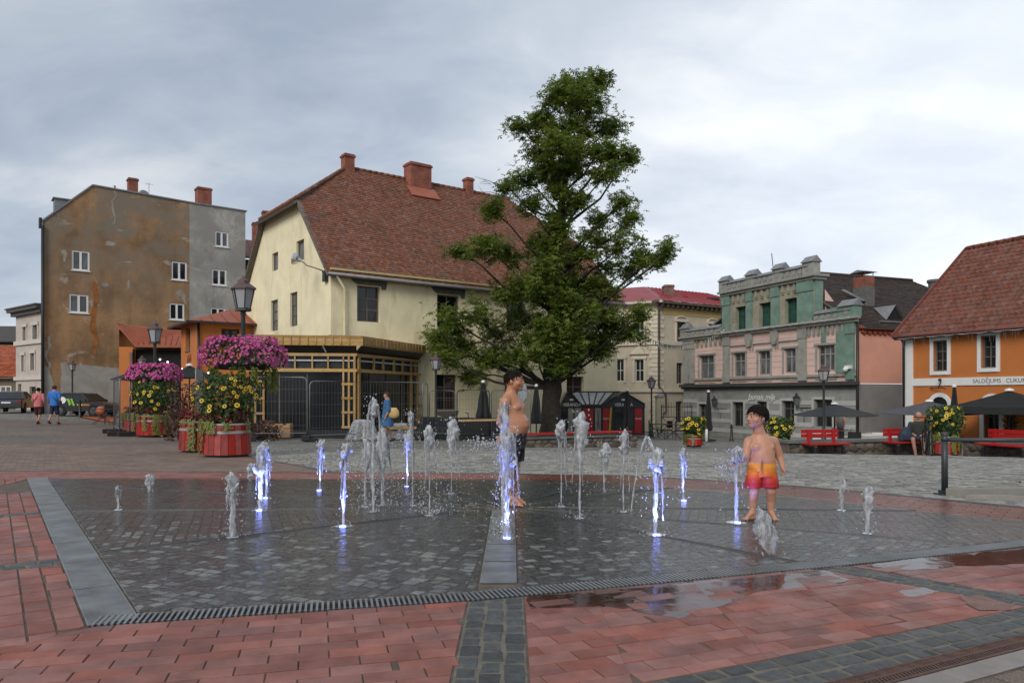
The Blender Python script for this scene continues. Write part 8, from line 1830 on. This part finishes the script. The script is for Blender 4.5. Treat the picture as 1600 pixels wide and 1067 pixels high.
def hair(parent, c, yaw, s, mat=None, low=-.25, front=.42, seed=0, thick=1.02, name='hair', locks=420):
    """close cap of hair with short combed locks laid over it"""
    c = Vector(c); R = Matrix.Rotation(yaw,3,'Z'); mb = MB(); n, m = 40, 30; pts = []; ok = []; rg = random.Random(seed)
    def S(d, k): return Vector((d.x*.73*k, .10+d.y*.87*k, .18+d.z*.81*k))
    def lim(d): fr = clamp((-d.y-.05)/.75,0,1); side = abs(d.x); return low+(front-low)*fr**.8+.05*mnoise.noise(Vector((d.x*5+seed,d.y*5,0)))+(.18 if side > .75 and d.y > -.5 and d.y < .35 else 0)
    for i in range(m+1):
        ph = pi*i/m
        for j in range(n): a = 2*pi*j/n; d = Vector((sin(ph)*cos(a), sin(ph)*sin(a), cos(ph))); p = S(d, thick+.02*mnoise.noise(d*7)); pts.append(c+R @ (p*s)); ok.append(p.z > lim(d))
    fs = []
    for i in range(m):
        for j in range(n):
            q = (i*n+j, i*n+(j+1)%n, (i+1)*n+(j+1)%n, (i+1)*n+j)
            if all(ok[v] for v in q): fs.append(q)
    used = sorted({v for f in fs for v in f}); mp = {v:i for i, v in enumerate(used)}; mb.add([pts[v] for v in used], [tuple(mp[v] for v in f) for f in fs])
    for k in range(locks):
        z = rg.uniform(-.35,1); a = rg.uniform(0,6.28); d = Vector((sqrt(1-z*z)*cos(a), sqrt(1-z*z)*sin(a), z)); p = S(d, 1)
        if p.z < lim(d)+.02: continue
        fl = Vector((d.x*.6, d.y*.5-.25*(d.y < .2), -1)); fl = (fl-d*fl.dot(d)).normalized(); L_ = rg.uniform(.22,.42); d2 = (d+fl*L_*.5).normalized(); d3 = (d+fl*L_).normalized()
        mb.tube([c+R @ (S(d,thick)*s), c+R @ (S(d2,thick+.025)*s), c+R @ (S(d3,thick+rg.uniform(.0,.03))*s)], [.022*s,.028*s,.006*s], 5)
    return mb.build(name, mat or M_HAIR, parent, smooth=True)
# ---------------------------------------------------------------- taller boy, facing right
b1 = G(800,790); b1.y += .05
boy1 = thing('person', 'taller boy in dark patterned swim shorts standing behind the tall jet, facing right', 'person', b1, 0, 'children in the fountain')
F = radians(68)                       # turn of the body: front towards +x and a little to the viewer
fw = Vector((sin(F),-cos(F),0)); sd_ = Vector((cos(F),sin(F),0))
V = lambda x, f, z: tuple(sd_*x+fw*f+Vector((0,0,z)))
mb = MB()
loft(mb, [(V(0,-.005,.66),.135,.115,F),(V(0,.0,.72),.155,.13,F),(V(0,.02,.79),.158,.152,F),(V(0,.035,.86),.152,.165,F),(V(0,.032,.92),.148,.158,F),(V(0,.012,.99),.146,.132,F),(V(0,.005,1.06),.152,.125,F),(V(0,-.005,1.12),.15,.11,F),(V(0,-.015,1.17),.13,.09,F),(V(0,-.012,1.21),.085,.072,F),(V(0,.0,1.25),.062,.062,F)])
for k in (-1,1):
    ell(mb, V(k*.06,.078,1.06), (.07,.05,.055), (0,0,F)); ell(mb, V(k*.12,-.015,1.14), (.07,.062,.055), (0,0,F))
    cap(mb, V(k*.07,-.01,.68), .10, V(k*.075,.0,.40), .062, 14); cap(mb, V(k*.075,0,.40), .060, V(k*.078,-.012,.24), .055, 14); cap(mb, V(k*.078,-.012,.24), .054, V(k*.08,.0,.085), .034, 12); ell(mb, V(k*.07,-.07,.70), (.085,.08,.08), (0,0,F))
cap(mb, V(.165,-.01,1.125), .060, V(.195,-.065,.92), .050, 12); cap(mb, V(.195,-.065,.92), .048, V(.205,.03,.745), .028, 12); hand(mb, V(.205,.03,.745), fw*.35+Vector((0,0,-1)), sd_, .95, .45, -1)
cap(mb, V(-.165,-.01,1.125), .060, V(-.20,-.05,.90), .050, 12); cap(mb, V(-.20,-.05,.90), .048, V(-.19,.06,.74), .028, 12); hand(mb, V(-.19,.06,.74), fw*.4+Vector((0,0,-1)), -sd_, .95, .45, 1)
foot(mb, V(.082,.0,.085), F, .20); foot(mb, V(-.08,.04,.085), F-.12, .20)
H1 = V(0,.03,1.348); head(mb, H1, F+.12, .122, 1.12); cap(mb, V(0,-.008,1.18), .07, V(0,.008,1.28), .064, 12)
fuse('body', mb, M_SKIN1, boy1, .0075, 5); face(boy1, H1, F+.12, .122); hair(boy1, H1, F+.12, .122, None, -.22, .50, 3)
M_SHORT1 = pm('black_white_print', (0.012,0.012,0.014), .6, .2, 5, .2, 40, stain=(0.45,0.45,0.45), stain_amt=1.0, stain_scale=13)
mb = MB(); loft(mb, [(V(0,.0,.60),.17,.135,F),(V(0,.005,.68),.172,.15,F),(V(0,.01,.76),.166,.155,F),(V(0,.018,.795),.162,.152,F)])
for k in (-1,1): loft(mb, [(V(k*.085,.0,.47),.098,.105,F),(V(k*.083,.0,.55),.098,.112,F),(V(k*.075,.0,.66),.092,.12,F)])
fuse('swim_shorts', mb, M_SHORT1, boy1, .009, 3)
# ---------------------------------------------------------------- smaller boy, facing left
b2 = G(1190,812)
boy2 = thing('person', 'smaller boy in orange and red shorts reaching into the blue jet', 'person', b2, 0, 'children in the fountain')
B = radians(-18); mb = MB()
loft(mb, [((0,0,.44),.118,.09,B),((0,0,.50),.128,.10,B),((0,-.01,.57),.126,.108,B),((-.002,-.01,.63),.122,.104,B),((-.006,-.006,.69),.126,.096,B),((-.010,0,.745),.126,.086,B),((-.014,.004,.79),.102,.072,B),((-.018,.004,.82),.066,.058,B),((-.026,0,.86),.052,.052,B)])
for x, z in ((-.07,.70),(.05,.70)): ell(mb, (x,-.062,z), (.052,.036,.042), (0,0,B))
ell(mb, (-.115,.0,.752), (.05,.05,.046)); ell(mb, (.10,.012,.758), (.055,.05,.046))
cap(mb, (-.125,0,.75), .047, (-.172,-.06,.605), .041, 12); cap(mb, (-.172,-.06,.605), .040, (-.262,-.115,.565), .024, 12); hand(mb, (-.262,-.115,.565), (-1,-.3,-.25), (0,-.5,1), .82, .25, -1)
cap(mb, (.118,.01,.755), .048, (.18,.03,.615), .042, 12); cap(mb, (.18,.03,.615), .040, (.20,-.015,.495), .024, 12); hand(mb, (.20,-.015,.495), (.05,-.12,-1), (1,.2,0), .82, .95, 1)
cap(mb, (-.062,.0,.47), .072, (-.078,-.015,.275), .047, 14); cap(mb, (-.078,-.015,.275), .045, (-.082,.008,.185), .043, 12); cap(mb, (-.082,.008,.185), .042, (-.085,.005,.07), .031, 12); foot(mb, (-.088,.0,.07), radians(-62), .165, .88)
cap(mb, (.062,.0,.47), .072, (.086,-.02,.275), .047, 14); cap(mb, (.086,-.02,.275), .045, (.094,.012,.185), .043, 12); cap(mb, (.094,.012,.185), .042, (.095,.015,.07), .031, 12); foot(mb, (.095,.015,.07), radians(8), .165, .88)
H2 = (-.052,-.02,.985); head(mb, H2, radians(-72), .116, 1.08); cap(mb, (-.02,.0,.82), .056, (-.042,-.008,.91), .053, 12)
fuse('body', mb, M_SKIN2, boy2, .0068, 5); face(boy2, H2, radians(-72), .116); hair(boy2, H2, radians(-72), .116, None, -.42, .42, 9, 1.06)
def ombre():
    m = bpy.data.materials.new('orange_red_ombre'); m.use_nodes = True; nt = m.node_tree; N = nt.nodes; L = nt.links; b = N['Principled BSDF']; tc = N.new('ShaderNodeTexCoord'); sx = N.new('ShaderNodeSeparateXYZ'); L.new(tc.outputs['Object'], sx.inputs[0]); n = N.new('ShaderNodeTexNoise'); n.inputs['Scale'].default_value = 30; ma = N.new('ShaderNodeMath'); ma.operation = 'MULTIPLY_ADD'; L.new(tc.outputs['Object'], n.inputs['Vector']); L.new(n.outputs[0], ma.inputs[0]); ma.inputs[1].default_value = .03; L.new(sx.outputs[2], ma.inputs[2])
    r = N.new('ShaderNodeMapRange'); r.inputs[1].default_value = .30; r.inputs[2].default_value = .62; L.new(ma.outputs[0], r.inputs[0]); c = N.new('ShaderNodeValToRGB'); L.new(r.outputs[0], c.inputs[0]); e = c.color_ramp.elements; e[0].color = (.36,.012,.012,1); e[1].color = (.70,.27,.025,1); e[0].position = .20; e[1].position = .74; k = c.color_ramp.elements.new(.36); k.color = (.50,.045,.015,1); k = c.color_ramp.elements.new(.48); k.color = (.62,.13,.015,1); L.new(c.outputs[0], b.inputs['Base Color']); b.inputs['Roughness'].default_value = .6
    bp = N.new('ShaderNodeBump'); n2 = N.new('ShaderNodeTexNoise'); n2.inputs['Scale'].default_value = 22; L.new(tc.outputs['Object'], n2.inputs['Vector']); bp.inputs['Strength'].default_value = .5; bp.inputs['Distance'].default_value = .02; L.new(n2.outputs[0], bp.inputs['Height']); L.new(bp.outputs[0], b.inputs['Normal']); return m
mb = MB(); loft(mb, [((0,0,.42),.132,.108,B),((0,0,.50),.136,.112,B),((0,-.003,.57),.130,.110,B),((0,-.005,.595),.127,.107,B)])
for k in (-1,1): loft(mb, [((k*.083,-.008,.31),.082,.084,B),((k*.078,-.004,.38),.080,.09,B),((k*.066,0,.47),.076,.10,B)])
sh2 = fuse('swim_shorts', mb, ombre(), boy2, .0075, 3)
mb = MB(); mb.tube([(-.035,-.112,.585),(-.03,-.122,.53),(-.035,-.124,.46)],.004,5); mb.tube([(-.035,-.112,.585),(-.045,-.122,.53),(-.048,-.123,.49)],.004,5); mb.build('drawstring', M_LIP, sh2)
# ---------------------------------------------------------------- grown-ups farther off
def adult(px, Y, h, label, yaw, top, bottom, kind='stand', hairmat=None, dress=None, longhair=False, stride=.0, sleeves=True, group=None, bald=False, skirt=False):
    """simple clothed figure; front of the body looks along yaw (0 = towards the viewer)"""
    p = gx(px, Y); t = thing('person', label, 'person', p, yaw, group); k = h/1.72; S = lambda x,y,z: (x*k,y*k,z*k); vx = .014
    mb = MB()
    for s in (-1,1):
        st = stride*s; cap(mb, S(s*.09,0,.85), .085*k, S(s*.10,-st*.5-.01,.48), .058*k, 10); cap(mb, S(s*.10,-st*.5-.01,.48), .057*k, S(s*.10,-st+(.10 if st < 0 else 0),.10+(.06 if st < 0 else 0)), .036*k, 10)
        cap(mb, S(s*.20,0,1.38), .05*k, S(s*.25,.03,1.10), .042*k, 10); cap(mb, S(s*.25,.03,1.10), .04*k, S(s*.24,-.08,.88), .027*k, 10); hand(mb, S(s*.24,-.08,.88), (0,-.2,-1), (s,0,0), 1.15*k, .5, -s)
    loft(mb, [(S(0,0,.84),.15*k,.11*k,0),(S(0,0,1.0),.145*k,.105*k,0),(S(0,0,1.2),.16*k,.11*k,0),(S(0,0,1.38),.18*k,.10*k,0),(S(0,0,1.45),.09*k,.07*k,0),(S(0,-.01,1.54),.055*k,.055*k,0)]); Hc = S(0,-.02,1.60); head(mb, Hc, 0, .118*k)
    fuse('body', mb, M_SKIN3, t, vx, 3)
    if not bald: hair(t, Hc, 0, .118*k, hairmat, -.75 if longhair else -.3, .45, 2, 1.08, locks=120)
    for s in (-1,1): 
        st = stride*s; fy = -st+(.10 if st < 0 else 0); fz = .06 if st < 0 else 0; mb = MB(); cap(mb, S(s*.10,fy+.05,.045+fz), .045*k, S(s*.10,fy-.14,.035+fz*.3), .036*k, 8); cap(mb, S(s*.10,fy,.06+fz), .045*k, S(s*.10,fy,.10+fz), .044*k, 8); fuse('shoe', mb, M_BLACK, t, .014, 2)
    if dress:
        mb = MB(); loft(mb, [(S(0,0,.55),.27*k,.22*k,0),(S(0,0,.75),.24*k,.20*k,0),(S(0,0,1.0),.20*k,.16*k,0),(S(0,0,1.2),.19*k,.14*k,0),(S(0,0,1.40),.20*k,.12*k,0),(S(0,0,1.47),.10*k,.085*k,0)])
        for s in (-1,1): cap(mb, S(s*.19,0,1.38), .075*k, S(s*.245,.03,1.10), .068*k, 10)
        fuse('dress', mb, dress, t, vx, 3)
    else:
        mb = MB(); loft(mb, [(S(0,0,.82),.19*k,.15*k,0),(S(0,0,1.0),.185*k,.145*k,0),(S(0,0,1.2),.195*k,.14*k,0),(S(0,0,1.39),.205*k,.118*k,0),(S(0,0,1.47),.10*k,.085*k,0)])
        for s in (-1,1):
            if sleeves: cap(mb, S(s*.195,0,1.38), .07*k, S(s*.24,.02,1.18), .062*k, 10)
        fuse('shirt', mb, top, t, vx, 3); mb = MB(); loft(mb, [(S(0,0,.76),.185*k,.14*k,0),(S(0,0,.86),.175*k,.135*k,0)])
        for s in (-1,1): st = stride*s; cap(mb, S(s*.085,0,.80), .10*k, S(s*.10,-st*.45,.50), .082*k, 10)
        fuse('shorts', mb, bottom, t, vx, 2)
    return t, k
M_BLUE = pm('bright_blue_cotton', (0.03,0.16,0.52), .8, .12, 8, .2, 30); M_NAVY = pm('navy_cotton', (0.012,0.018,0.05), .8, .12, 8); M_CORAL = pm('coral_cotton', (0.52,0.16,0.16), .8, .12, 8); M_MAROON = pm('dark_maroon_cotton', (0.045,0.012,0.014), .8); M_DENIM = pm('denim_blue_dress', (0.035,0.115,0.24), .85, .2, 10, .3, 30); M_STRAW = pm('straw_bag', (0.52,0.36,0.14), .8, .2, 12, .4, 60); M_OLIVE = pm('dark_olive_cotton', (0.03,0.035,0.03), .85); M_SHORTB = pm('blue_grey_shorts', (0.06,0.075,0.13), .8)
M_BRH = pm('brown_hair', (0.035,0.018,0.011), .6)
a1, k1_ = adult(60, 33.6, 1.66, 'woman in a coral shirt and dark shorts walking away', pi+.1, M_CORAL, M_MAROON, stride=.12, group='couple walking away', hairmat=M_HAIR)
mb = MB(); mb.tube([(-.16,.02,1.42),(-.02,.135,1.25),(.14,.16,1.02)],.012,5); mb.build('bag_strap', M_MAROON, a1)
a2, k2_ = adult(85, 33.8, 1.78, 'man in a bright blue shirt and navy shorts walking away', pi+.05, M_BLUE, M_NAVY, stride=-.13, group='couple walking away', hairmat=M_BRH)
mb = MB(); mb.tube([(.18,.02,1.48),(.02,.14,1.28),(-.18,.165,1.05)],.014,5); mb.build('bag_strap', M_NAVY, a2); mb = MB(); mb.cbox((-.27,.05,.98),(.10,.16,.18)); mb.build('shoulder_bag', M_NAVY, a2)
a3, k3_ = adult(605, 23.6, 1.62, 'woman in a denim blue dress carrying a straw bag', radians(-75), None, None, dress=M_DENIM, stride=.10, hairmat=M_BRH)
mb = MB(); n = 12; prof = [(.02,0),(.14,.03),(.19,.12),(.17,.24),(.10,.34)]
bagt = thing('straw_bag', 'yellow straw bag on the arm of the woman in blue', 'bag', (a3.location.x+.22, a3.location.y-.14, a3.location.z+.78)); m0 = MB(); m0.lathe(prof, 12); m0.v = [(x*1.0,y*.45,z) for x,y,z in m0.v]; m0.build('body', M_STRAW, bagt, smooth=True); mb = MB(); mb.tube([(-.08,0,.30),(-.16,.0,.52),(-.14,.02,.66)],.012,5); mb.build('strap', M_STRAW, bagt)
a4, k4_ = adult(1313, 35.0, 1.66, 'woman in a grey vest standing on the terrace of the pink house', radians(-60), pm('grey_vest',(0.14,0.13,0.13),.8), M_BLACK, sleeves=False, longhair=True, hairmat=M_BRH); a4.location.z += .1
# seated man
wn_ = Vector((-(w1-w0).y,(w1-w0).x)).normalized(); sp = onwall(1419, w0, w1)-wn_*.38; sz = zw(w0,w1)-.16; man = thing('person', 'bald man in a dark shirt sitting on the red bench', 'person', (sp.x, sp.y, sz+.045), radians(-30)); mb = MB()
loft(mb, [((0,.1,.0),.17,.13,0),((0,.1,.1),.175,.14,0),((0,.08,.3),.19,.13,0),((0,.06,.5),.20,.12,0),((0,.05,.57),.10,.08,0),((0,.04,.66),.055,.055,0)]); head(mb, (0,.0,.74), radians(-15), .118)
for s in (-1,1):
    cap(mb, (s*.10,.05,.08), .085, (s*.13,-.36,.07), .062, 10); cap(mb, (s*.13,-.36,.07), .06, (s*.10+.05,-.40,-.42), .036, 10); cap(mb, (s*.20,.05,.50), .052, (s*.26,.0,.26), .043, 10); cap(mb, (s*.26,0,.26), .042, (s*.10,-.22,.20), .028, 10); hand(mb, (s*.10,-.22,.20), (-s*.6,-1,-.2), (0,0,1), 1.1, .6, -s)
fuse('body', mb, M_SKIN3, man, .013, 3); mb = MB(); loft(mb, [((0,.1,.0),.20,.15,0),((0,.1,.12),.20,.155,0),((0,.08,.3),.205,.145,0),((0,.06,.5),.21,.13,0),((0,.05,.59),.10,.085,0)])
for s in (-1,1): cap(mb, (s*.20,.05,.50), .072, (s*.25,.01,.33), .062, 10)
fuse('shirt', mb, M_OLIVE, man, .013, 3); mb = MB(); loft(mb, [((0,.08,.02),.195,.15,0),((0,.08,.14),.195,.15,0)])
for s in (-1,1): cap(mb, (s*.10,.05,.09), .105, (s*.13,-.30,.075), .085, 10)
fuse('shorts', mb, M_SHORTB, man, .013, 2)
for s in (-1,1): mb = MB(); cap(mb, (s*.10+.05,-.38,-.47), .045, (s*.10+.05,-.54,-.485), .035, 8); cap(mb, (s*.10+.05,-.38,-.47), .045, (s*.10+.05,-.40,-.42), .042, 8); fuse('shoe', mb, M_BLACK, man, .013, 2)
face(man, (0,.0,.74), radians(-15), .118)
bp_ = onwall(1402, w0, w1)-wn_*.38; mb = MB(); rg = random.Random(2); m0 = MB(); loft(m0, [((0,0,0),.17,.12,0),((0,0,.03),.20,.14,0),((.01,0,.2),.19,.13,0),((.03,.02,.34),.15,.10,0),((.05,.03,.42),.08,.06,0)]); m0.box(-.12,.12,-.17,-.11,.04,.2); o = fuse('backpack', m0, pm('blue_black_bag',(0.02,0.03,0.05),.7,.2,6,.4,20), None, .015, 4); o.location = (bp_.x, bp_.y+.1, sz+.045); tag(o, 'dark blue backpack beside the bald man', 'bag')
# ---------------------------------------------------------------- bicycles and cars
def bicycle(px, Y, rz, label, z=0):
    p = gx(px, Y); t = thing('bicycle', label, 'bicycle', (p.x,p.y,p.z+z), rz, 'parked bicycles')
    for x in (-.52,.52):
        mb = MB(); n = 24
        for k in range(n): a, b = 2*pi*k/n, 2*pi*(k+1)/n; mb.tube([(x+.33*cos(a),0,.34+.33*sin(a)),(x+.33*cos(b),0,.34+.33*sin(b))],.02,5,False)
        w = mb.build('wheel', M_RUB, t); mb = MB()
        for k in range(10): a = 2*pi*k/10; mb.bar((x,0,.34),(x+.31*cos(a),0,.34+.31*sin(a)),.004)
        mb.build('spokes', M_GALV, w, kind='stuff')
    mb = MB(); Pn = {'bb':(-.08,0,.30),'st':(-.2,0,.80),'hd':(.36,0,.82),'fk':(.52,0,.34),'rr':(-.52,0,.34),'sd':(-.22,0,.92),'hb':(.33,0,1.0)}
    for a, b in (('bb','st'),('st','hd'),('bb','hd'),('hd','fk'),('bb','rr'),('st','rr'),('st','sd'),('hd','hb')): mb.tube([Pn[a],Pn[b]],.016,6)
    mb.build('frame', M_BLACK, t); mb = MB(); mb.ball((-.24,0,.94),.12,8,6,(1,.5,.3)); mb.build('saddle', M_BLACK, t, smooth=True); mb = MB(); mb.tube([(.25,-.28,1.02),(.35,-.1,1.0),(.35,.1,1.0),(.25,.28,1.02)],.014,6); mb.build('handlebar', M_BLACK, t)
bicycle(718, 29.5, .15, 'left of two black bicycles behind the fence'); bicycle(770, 29.3, -.3, 'right of two black bicycles behind the fence'); q_ = G(1449,712); bicycle(1449, q_.y+.55, 1.2, 'black bicycle standing end on between the bald man and the tub')
M_CARB = pm('black_car_paint', (0.012,0.013,0.015), .25, .1, 2, coat=.8); M_CARG = pm('dark_grey_car_paint', (0.03,0.033,0.038), .25, .1, 2, coat=.8); M_TYRE = pm('tyre', (0.015,0.015,0.015), .9); M_RIM = pm('alloy_rim', (0.12,0.12,0.125), .35, metal=.8); M_TAIL = pm('tail_lamp', (0.35,0.01,0.01), .2)
def car(p, rz, label, paint, L_=4.3, W_=1.75, H_=1.45, hatch=False):
    """x forward; body lofted across its width with a tucked-in greenhouse"""
    t = thing('parked_car', label, 'car', p, rz, 'parked cars')
    low = [(-.5,.28),(-.5,.62),(-.47,.80),(-.20,.86),(.22,.84),(.40,.74),(.485,.60),(.5,.36),(.47,.24),(-.46,.22)]
    top = [(-.47,.80),(-.42 if hatch else -.36,.86),(-.34 if hatch else -.22,1.0),(.02,1.0),(.22,.84),(-.20,.86)]
    sec = [(-1.0,.90),(-.93,1.0),(0,1.02),(.93,1.0),(1.0,.90)]
    mb = MB(); pts = []; n = len(low)
    for y, f in sec: pts += [(x*L_*(.985 if abs(y) == 1 else 1), y*W_/2, .2*H_+(z-.22)*H_*.70*(1 if z < .7 else f if abs(y) < 1 else .97)/.64*.64) for x, z in low]
    zl_ = lambda z: .2*H_+(z-.22)*H_*.70
    pts = []
    for y, f in sec: pts += [(x*L_*(.97 if abs(y) == 1 else 1.0), y*W_/2, zl_(z)*(1.0 if abs(y) < .95 or z < .5 else .985)) for x, z in low]
    mb.add(pts, [tuple(range(n))]+[tuple((len(sec)-1)*n+i for i in reversed(range(n)))]+[(i*n+k, i*n+(k+1)%n, (i+1)*n+(k+1)%n, (i+1)*n+k) for i in range(len(sec)-1) for k in range(n)]); mb.build('body', paint, t, smooth=True, auto=35)
    zr = H_; zb_ = zl_(.84); xb0, xb1 = (-.46*L_ if hatch else -.40*L_), .23*L_; xr0, xr1 = (-.36*L_ if hatch else -.24*L_), .05*L_; wb, wr = W_/2*.93, W_/2*.70
    mb = MB(); mb.add([(xb0,-wb,zb_),(xb1,-wb,zb_),(xb1,wb,zb_),(xb0,wb,zb_),(xr0,-wr,zr-.05),(xr1,-wr,zr-.05),(xr1,wr,zr-.05),(xr0,wr,zr-.05)], [(0,1,5,4),(1,2,6,5),(2,3,7,6),(3,0,4,7)]); mb.build('window_glass', M_GLASS, t)
    mb = MB(); mb.add([(xr0-.03,-wr-.02,zr-.06),(xr1+.03,-wr-.02,zr-.06),(xr1+.03,wr+.02,zr-.06),(xr0-.03,wr+.02,zr-.06),(xr0+.15,-wr+.12,zr),(xr1-.15,-wr+.12,zr),(xr1-.15,wr-.12,zr),(xr0+.15,wr-.12,zr)], [(4,5,6,7),(0,1,5,4),(1,2,6,5),(2,3,7,6),(3,0,4,7)]); mb.build('roof', paint, t, smooth=True, auto=40)
    for s in (-1,1):
        for f in (.02,.5,.98): a = Vector((xb0+(xb1-xb0)*f,s*wb,zb_)); b = Vector((xr0+(xr1-xr0)*f,s*wr,zr-.05)); mb = MB(); mb.bar(a,b,.06,.07); mb.build('pillar', paint, t)
        for x in (-.31,.30):
            mb = MB(); r = .31; mb.tube([(x*L_,s*(W_/2-.2),r),(x*L_,s*(W_/2+.015),r)], r, 22); w = mb.build('wheel', M_TYRE, t, smooth=True, auto=40); mb = MB(); mb.lathe([(.20,0),(.20,.01),(.05,.02)],18); mb.v = [(x*L_+vx,s*(W_/2+.016+vz),r+vy) for vx,vy,vz in mb.v]; rm = mb.build('rim', M_RIM, w); mb = MB()
            for k in range(5): a = 2*pi*k/5+.3; mb.bar((x*L_+.06*cos(a),s*(W_/2+.038),r+.06*sin(a)),(x*L_+.17*cos(a),s*(W_/2+.032),r+.17*sin(a)),.05,.01)
            mb = MB(); mb.tube([(x*L_,s*(W_/2+.005),r),(x*L_,s*(W_/2+.008),r)], .36, 22); mb.build('wheel_arch', M_DARK, t)
        mb = MB(); mb.box(-.503*L_,-.48*L_,s*W_*.46-.18*(s>0)-.0,s*W_*.46+.18*(s<0),zl_(.60),zl_(.76)); mb.build('tail_light', M_TAIL, t)
        mb = MB(); mb.box(.455*L_,.492*L_,s*W_*.45-.2*(s>0),s*W_*.45+.2*(s<0),zl_(.56),zl_(.66)); mb.build('headlight', M_RIM, t)
        mb = MB(); mb.ball((.17*L_,s*(W_/2+.08),zb_+.06),.1,8,6,(.5,1,.7)); mb.build('mirror', paint, t, smooth=True)
    mb = MB(); mb.box(-.506*L_,-.5*L_,-.26,.26,zl_(.55),zl_(.66)); mb.build('number_plate', M_WHITE, t); return t
cp = gx(18,49); cp.z = T(cp.x,cp.y); car((cp.x-.6,cp.y+1.2,cp.z), radians(112), 'dark grey saloon parked at the left edge, seen from behind', M_CARG, 4.6, 1.8, 1.42)
cp = gx(136,44); c2 = car(cp, radians(-8), 'black hatchback with green and white stickers parked by the brown house', M_CARB, 3.5, 1.65, 1.36, True)
def decal(pts, mat, nm): mb = MB(); mb.prism([(x,-.845,z) for x, z in pts], (0,.012,0)); mb.build(nm, mat, c2)
decal([(-.95+.25*cos(k*pi/8),.93+.20*sin(k*pi/8)) for k in range(16)], M_WHITE, 'white_disc_decal'); M_LIME = pm('lime_sticker',(0.22,0.45,0.05),.5); decal([(-.72,1.02),(-.5,1.02),(-.35,.70),(-.5,.60),(-.55,.80)], M_LIME, 'green_decal'); decal([(-.42,1.02),(-.3,1.02),(-.12,.62),(-.25,.6)], M_LIME, 'green_decal')
M_ORS = pm('orange_sticker',(0.6,0.20,0.04),.5); rg = random.Random(6)
for k in range(9): x = .02+k*.09; decal([(x,.62+rg.uniform(-.03,.03)),(x+.06,.62),(x+.06,.70),(x,.70+rg.uniform(-.02,.03))], M_ORS if k % 3 else pm('yellow_sticker',(0.6,0.5,0.05),.5), 'small_decal')
mb = MB(); mb.ball((0,0,.40),.28,12,10); o = mb.build('orange_ball', pm('dull_orange_plastic',(0.36,0.12,0.06),.5), smooth=True); o.location = gx(158,41.5); tag(o,'dull orange ball shaped ornament in front of the black hatchback','ornament'); mb = MB(); mb.lathe([(.2,0),(.12,.05),(.06,.15)],10); mb.build('stand', M_BLACK, o)
mb = MB(); c = [gx(120,43).xy, gx(178,43).xy, gx(180,37).xy, gx(158,38).xy]; mb.poly([(p.x,p.y,T(p.x,p.y)+.012) for p in c]); struct(mb.build('red_carpet_paving', pm('orange_red_paving',(0.33,0.085,0.035),.8,.15,3)))
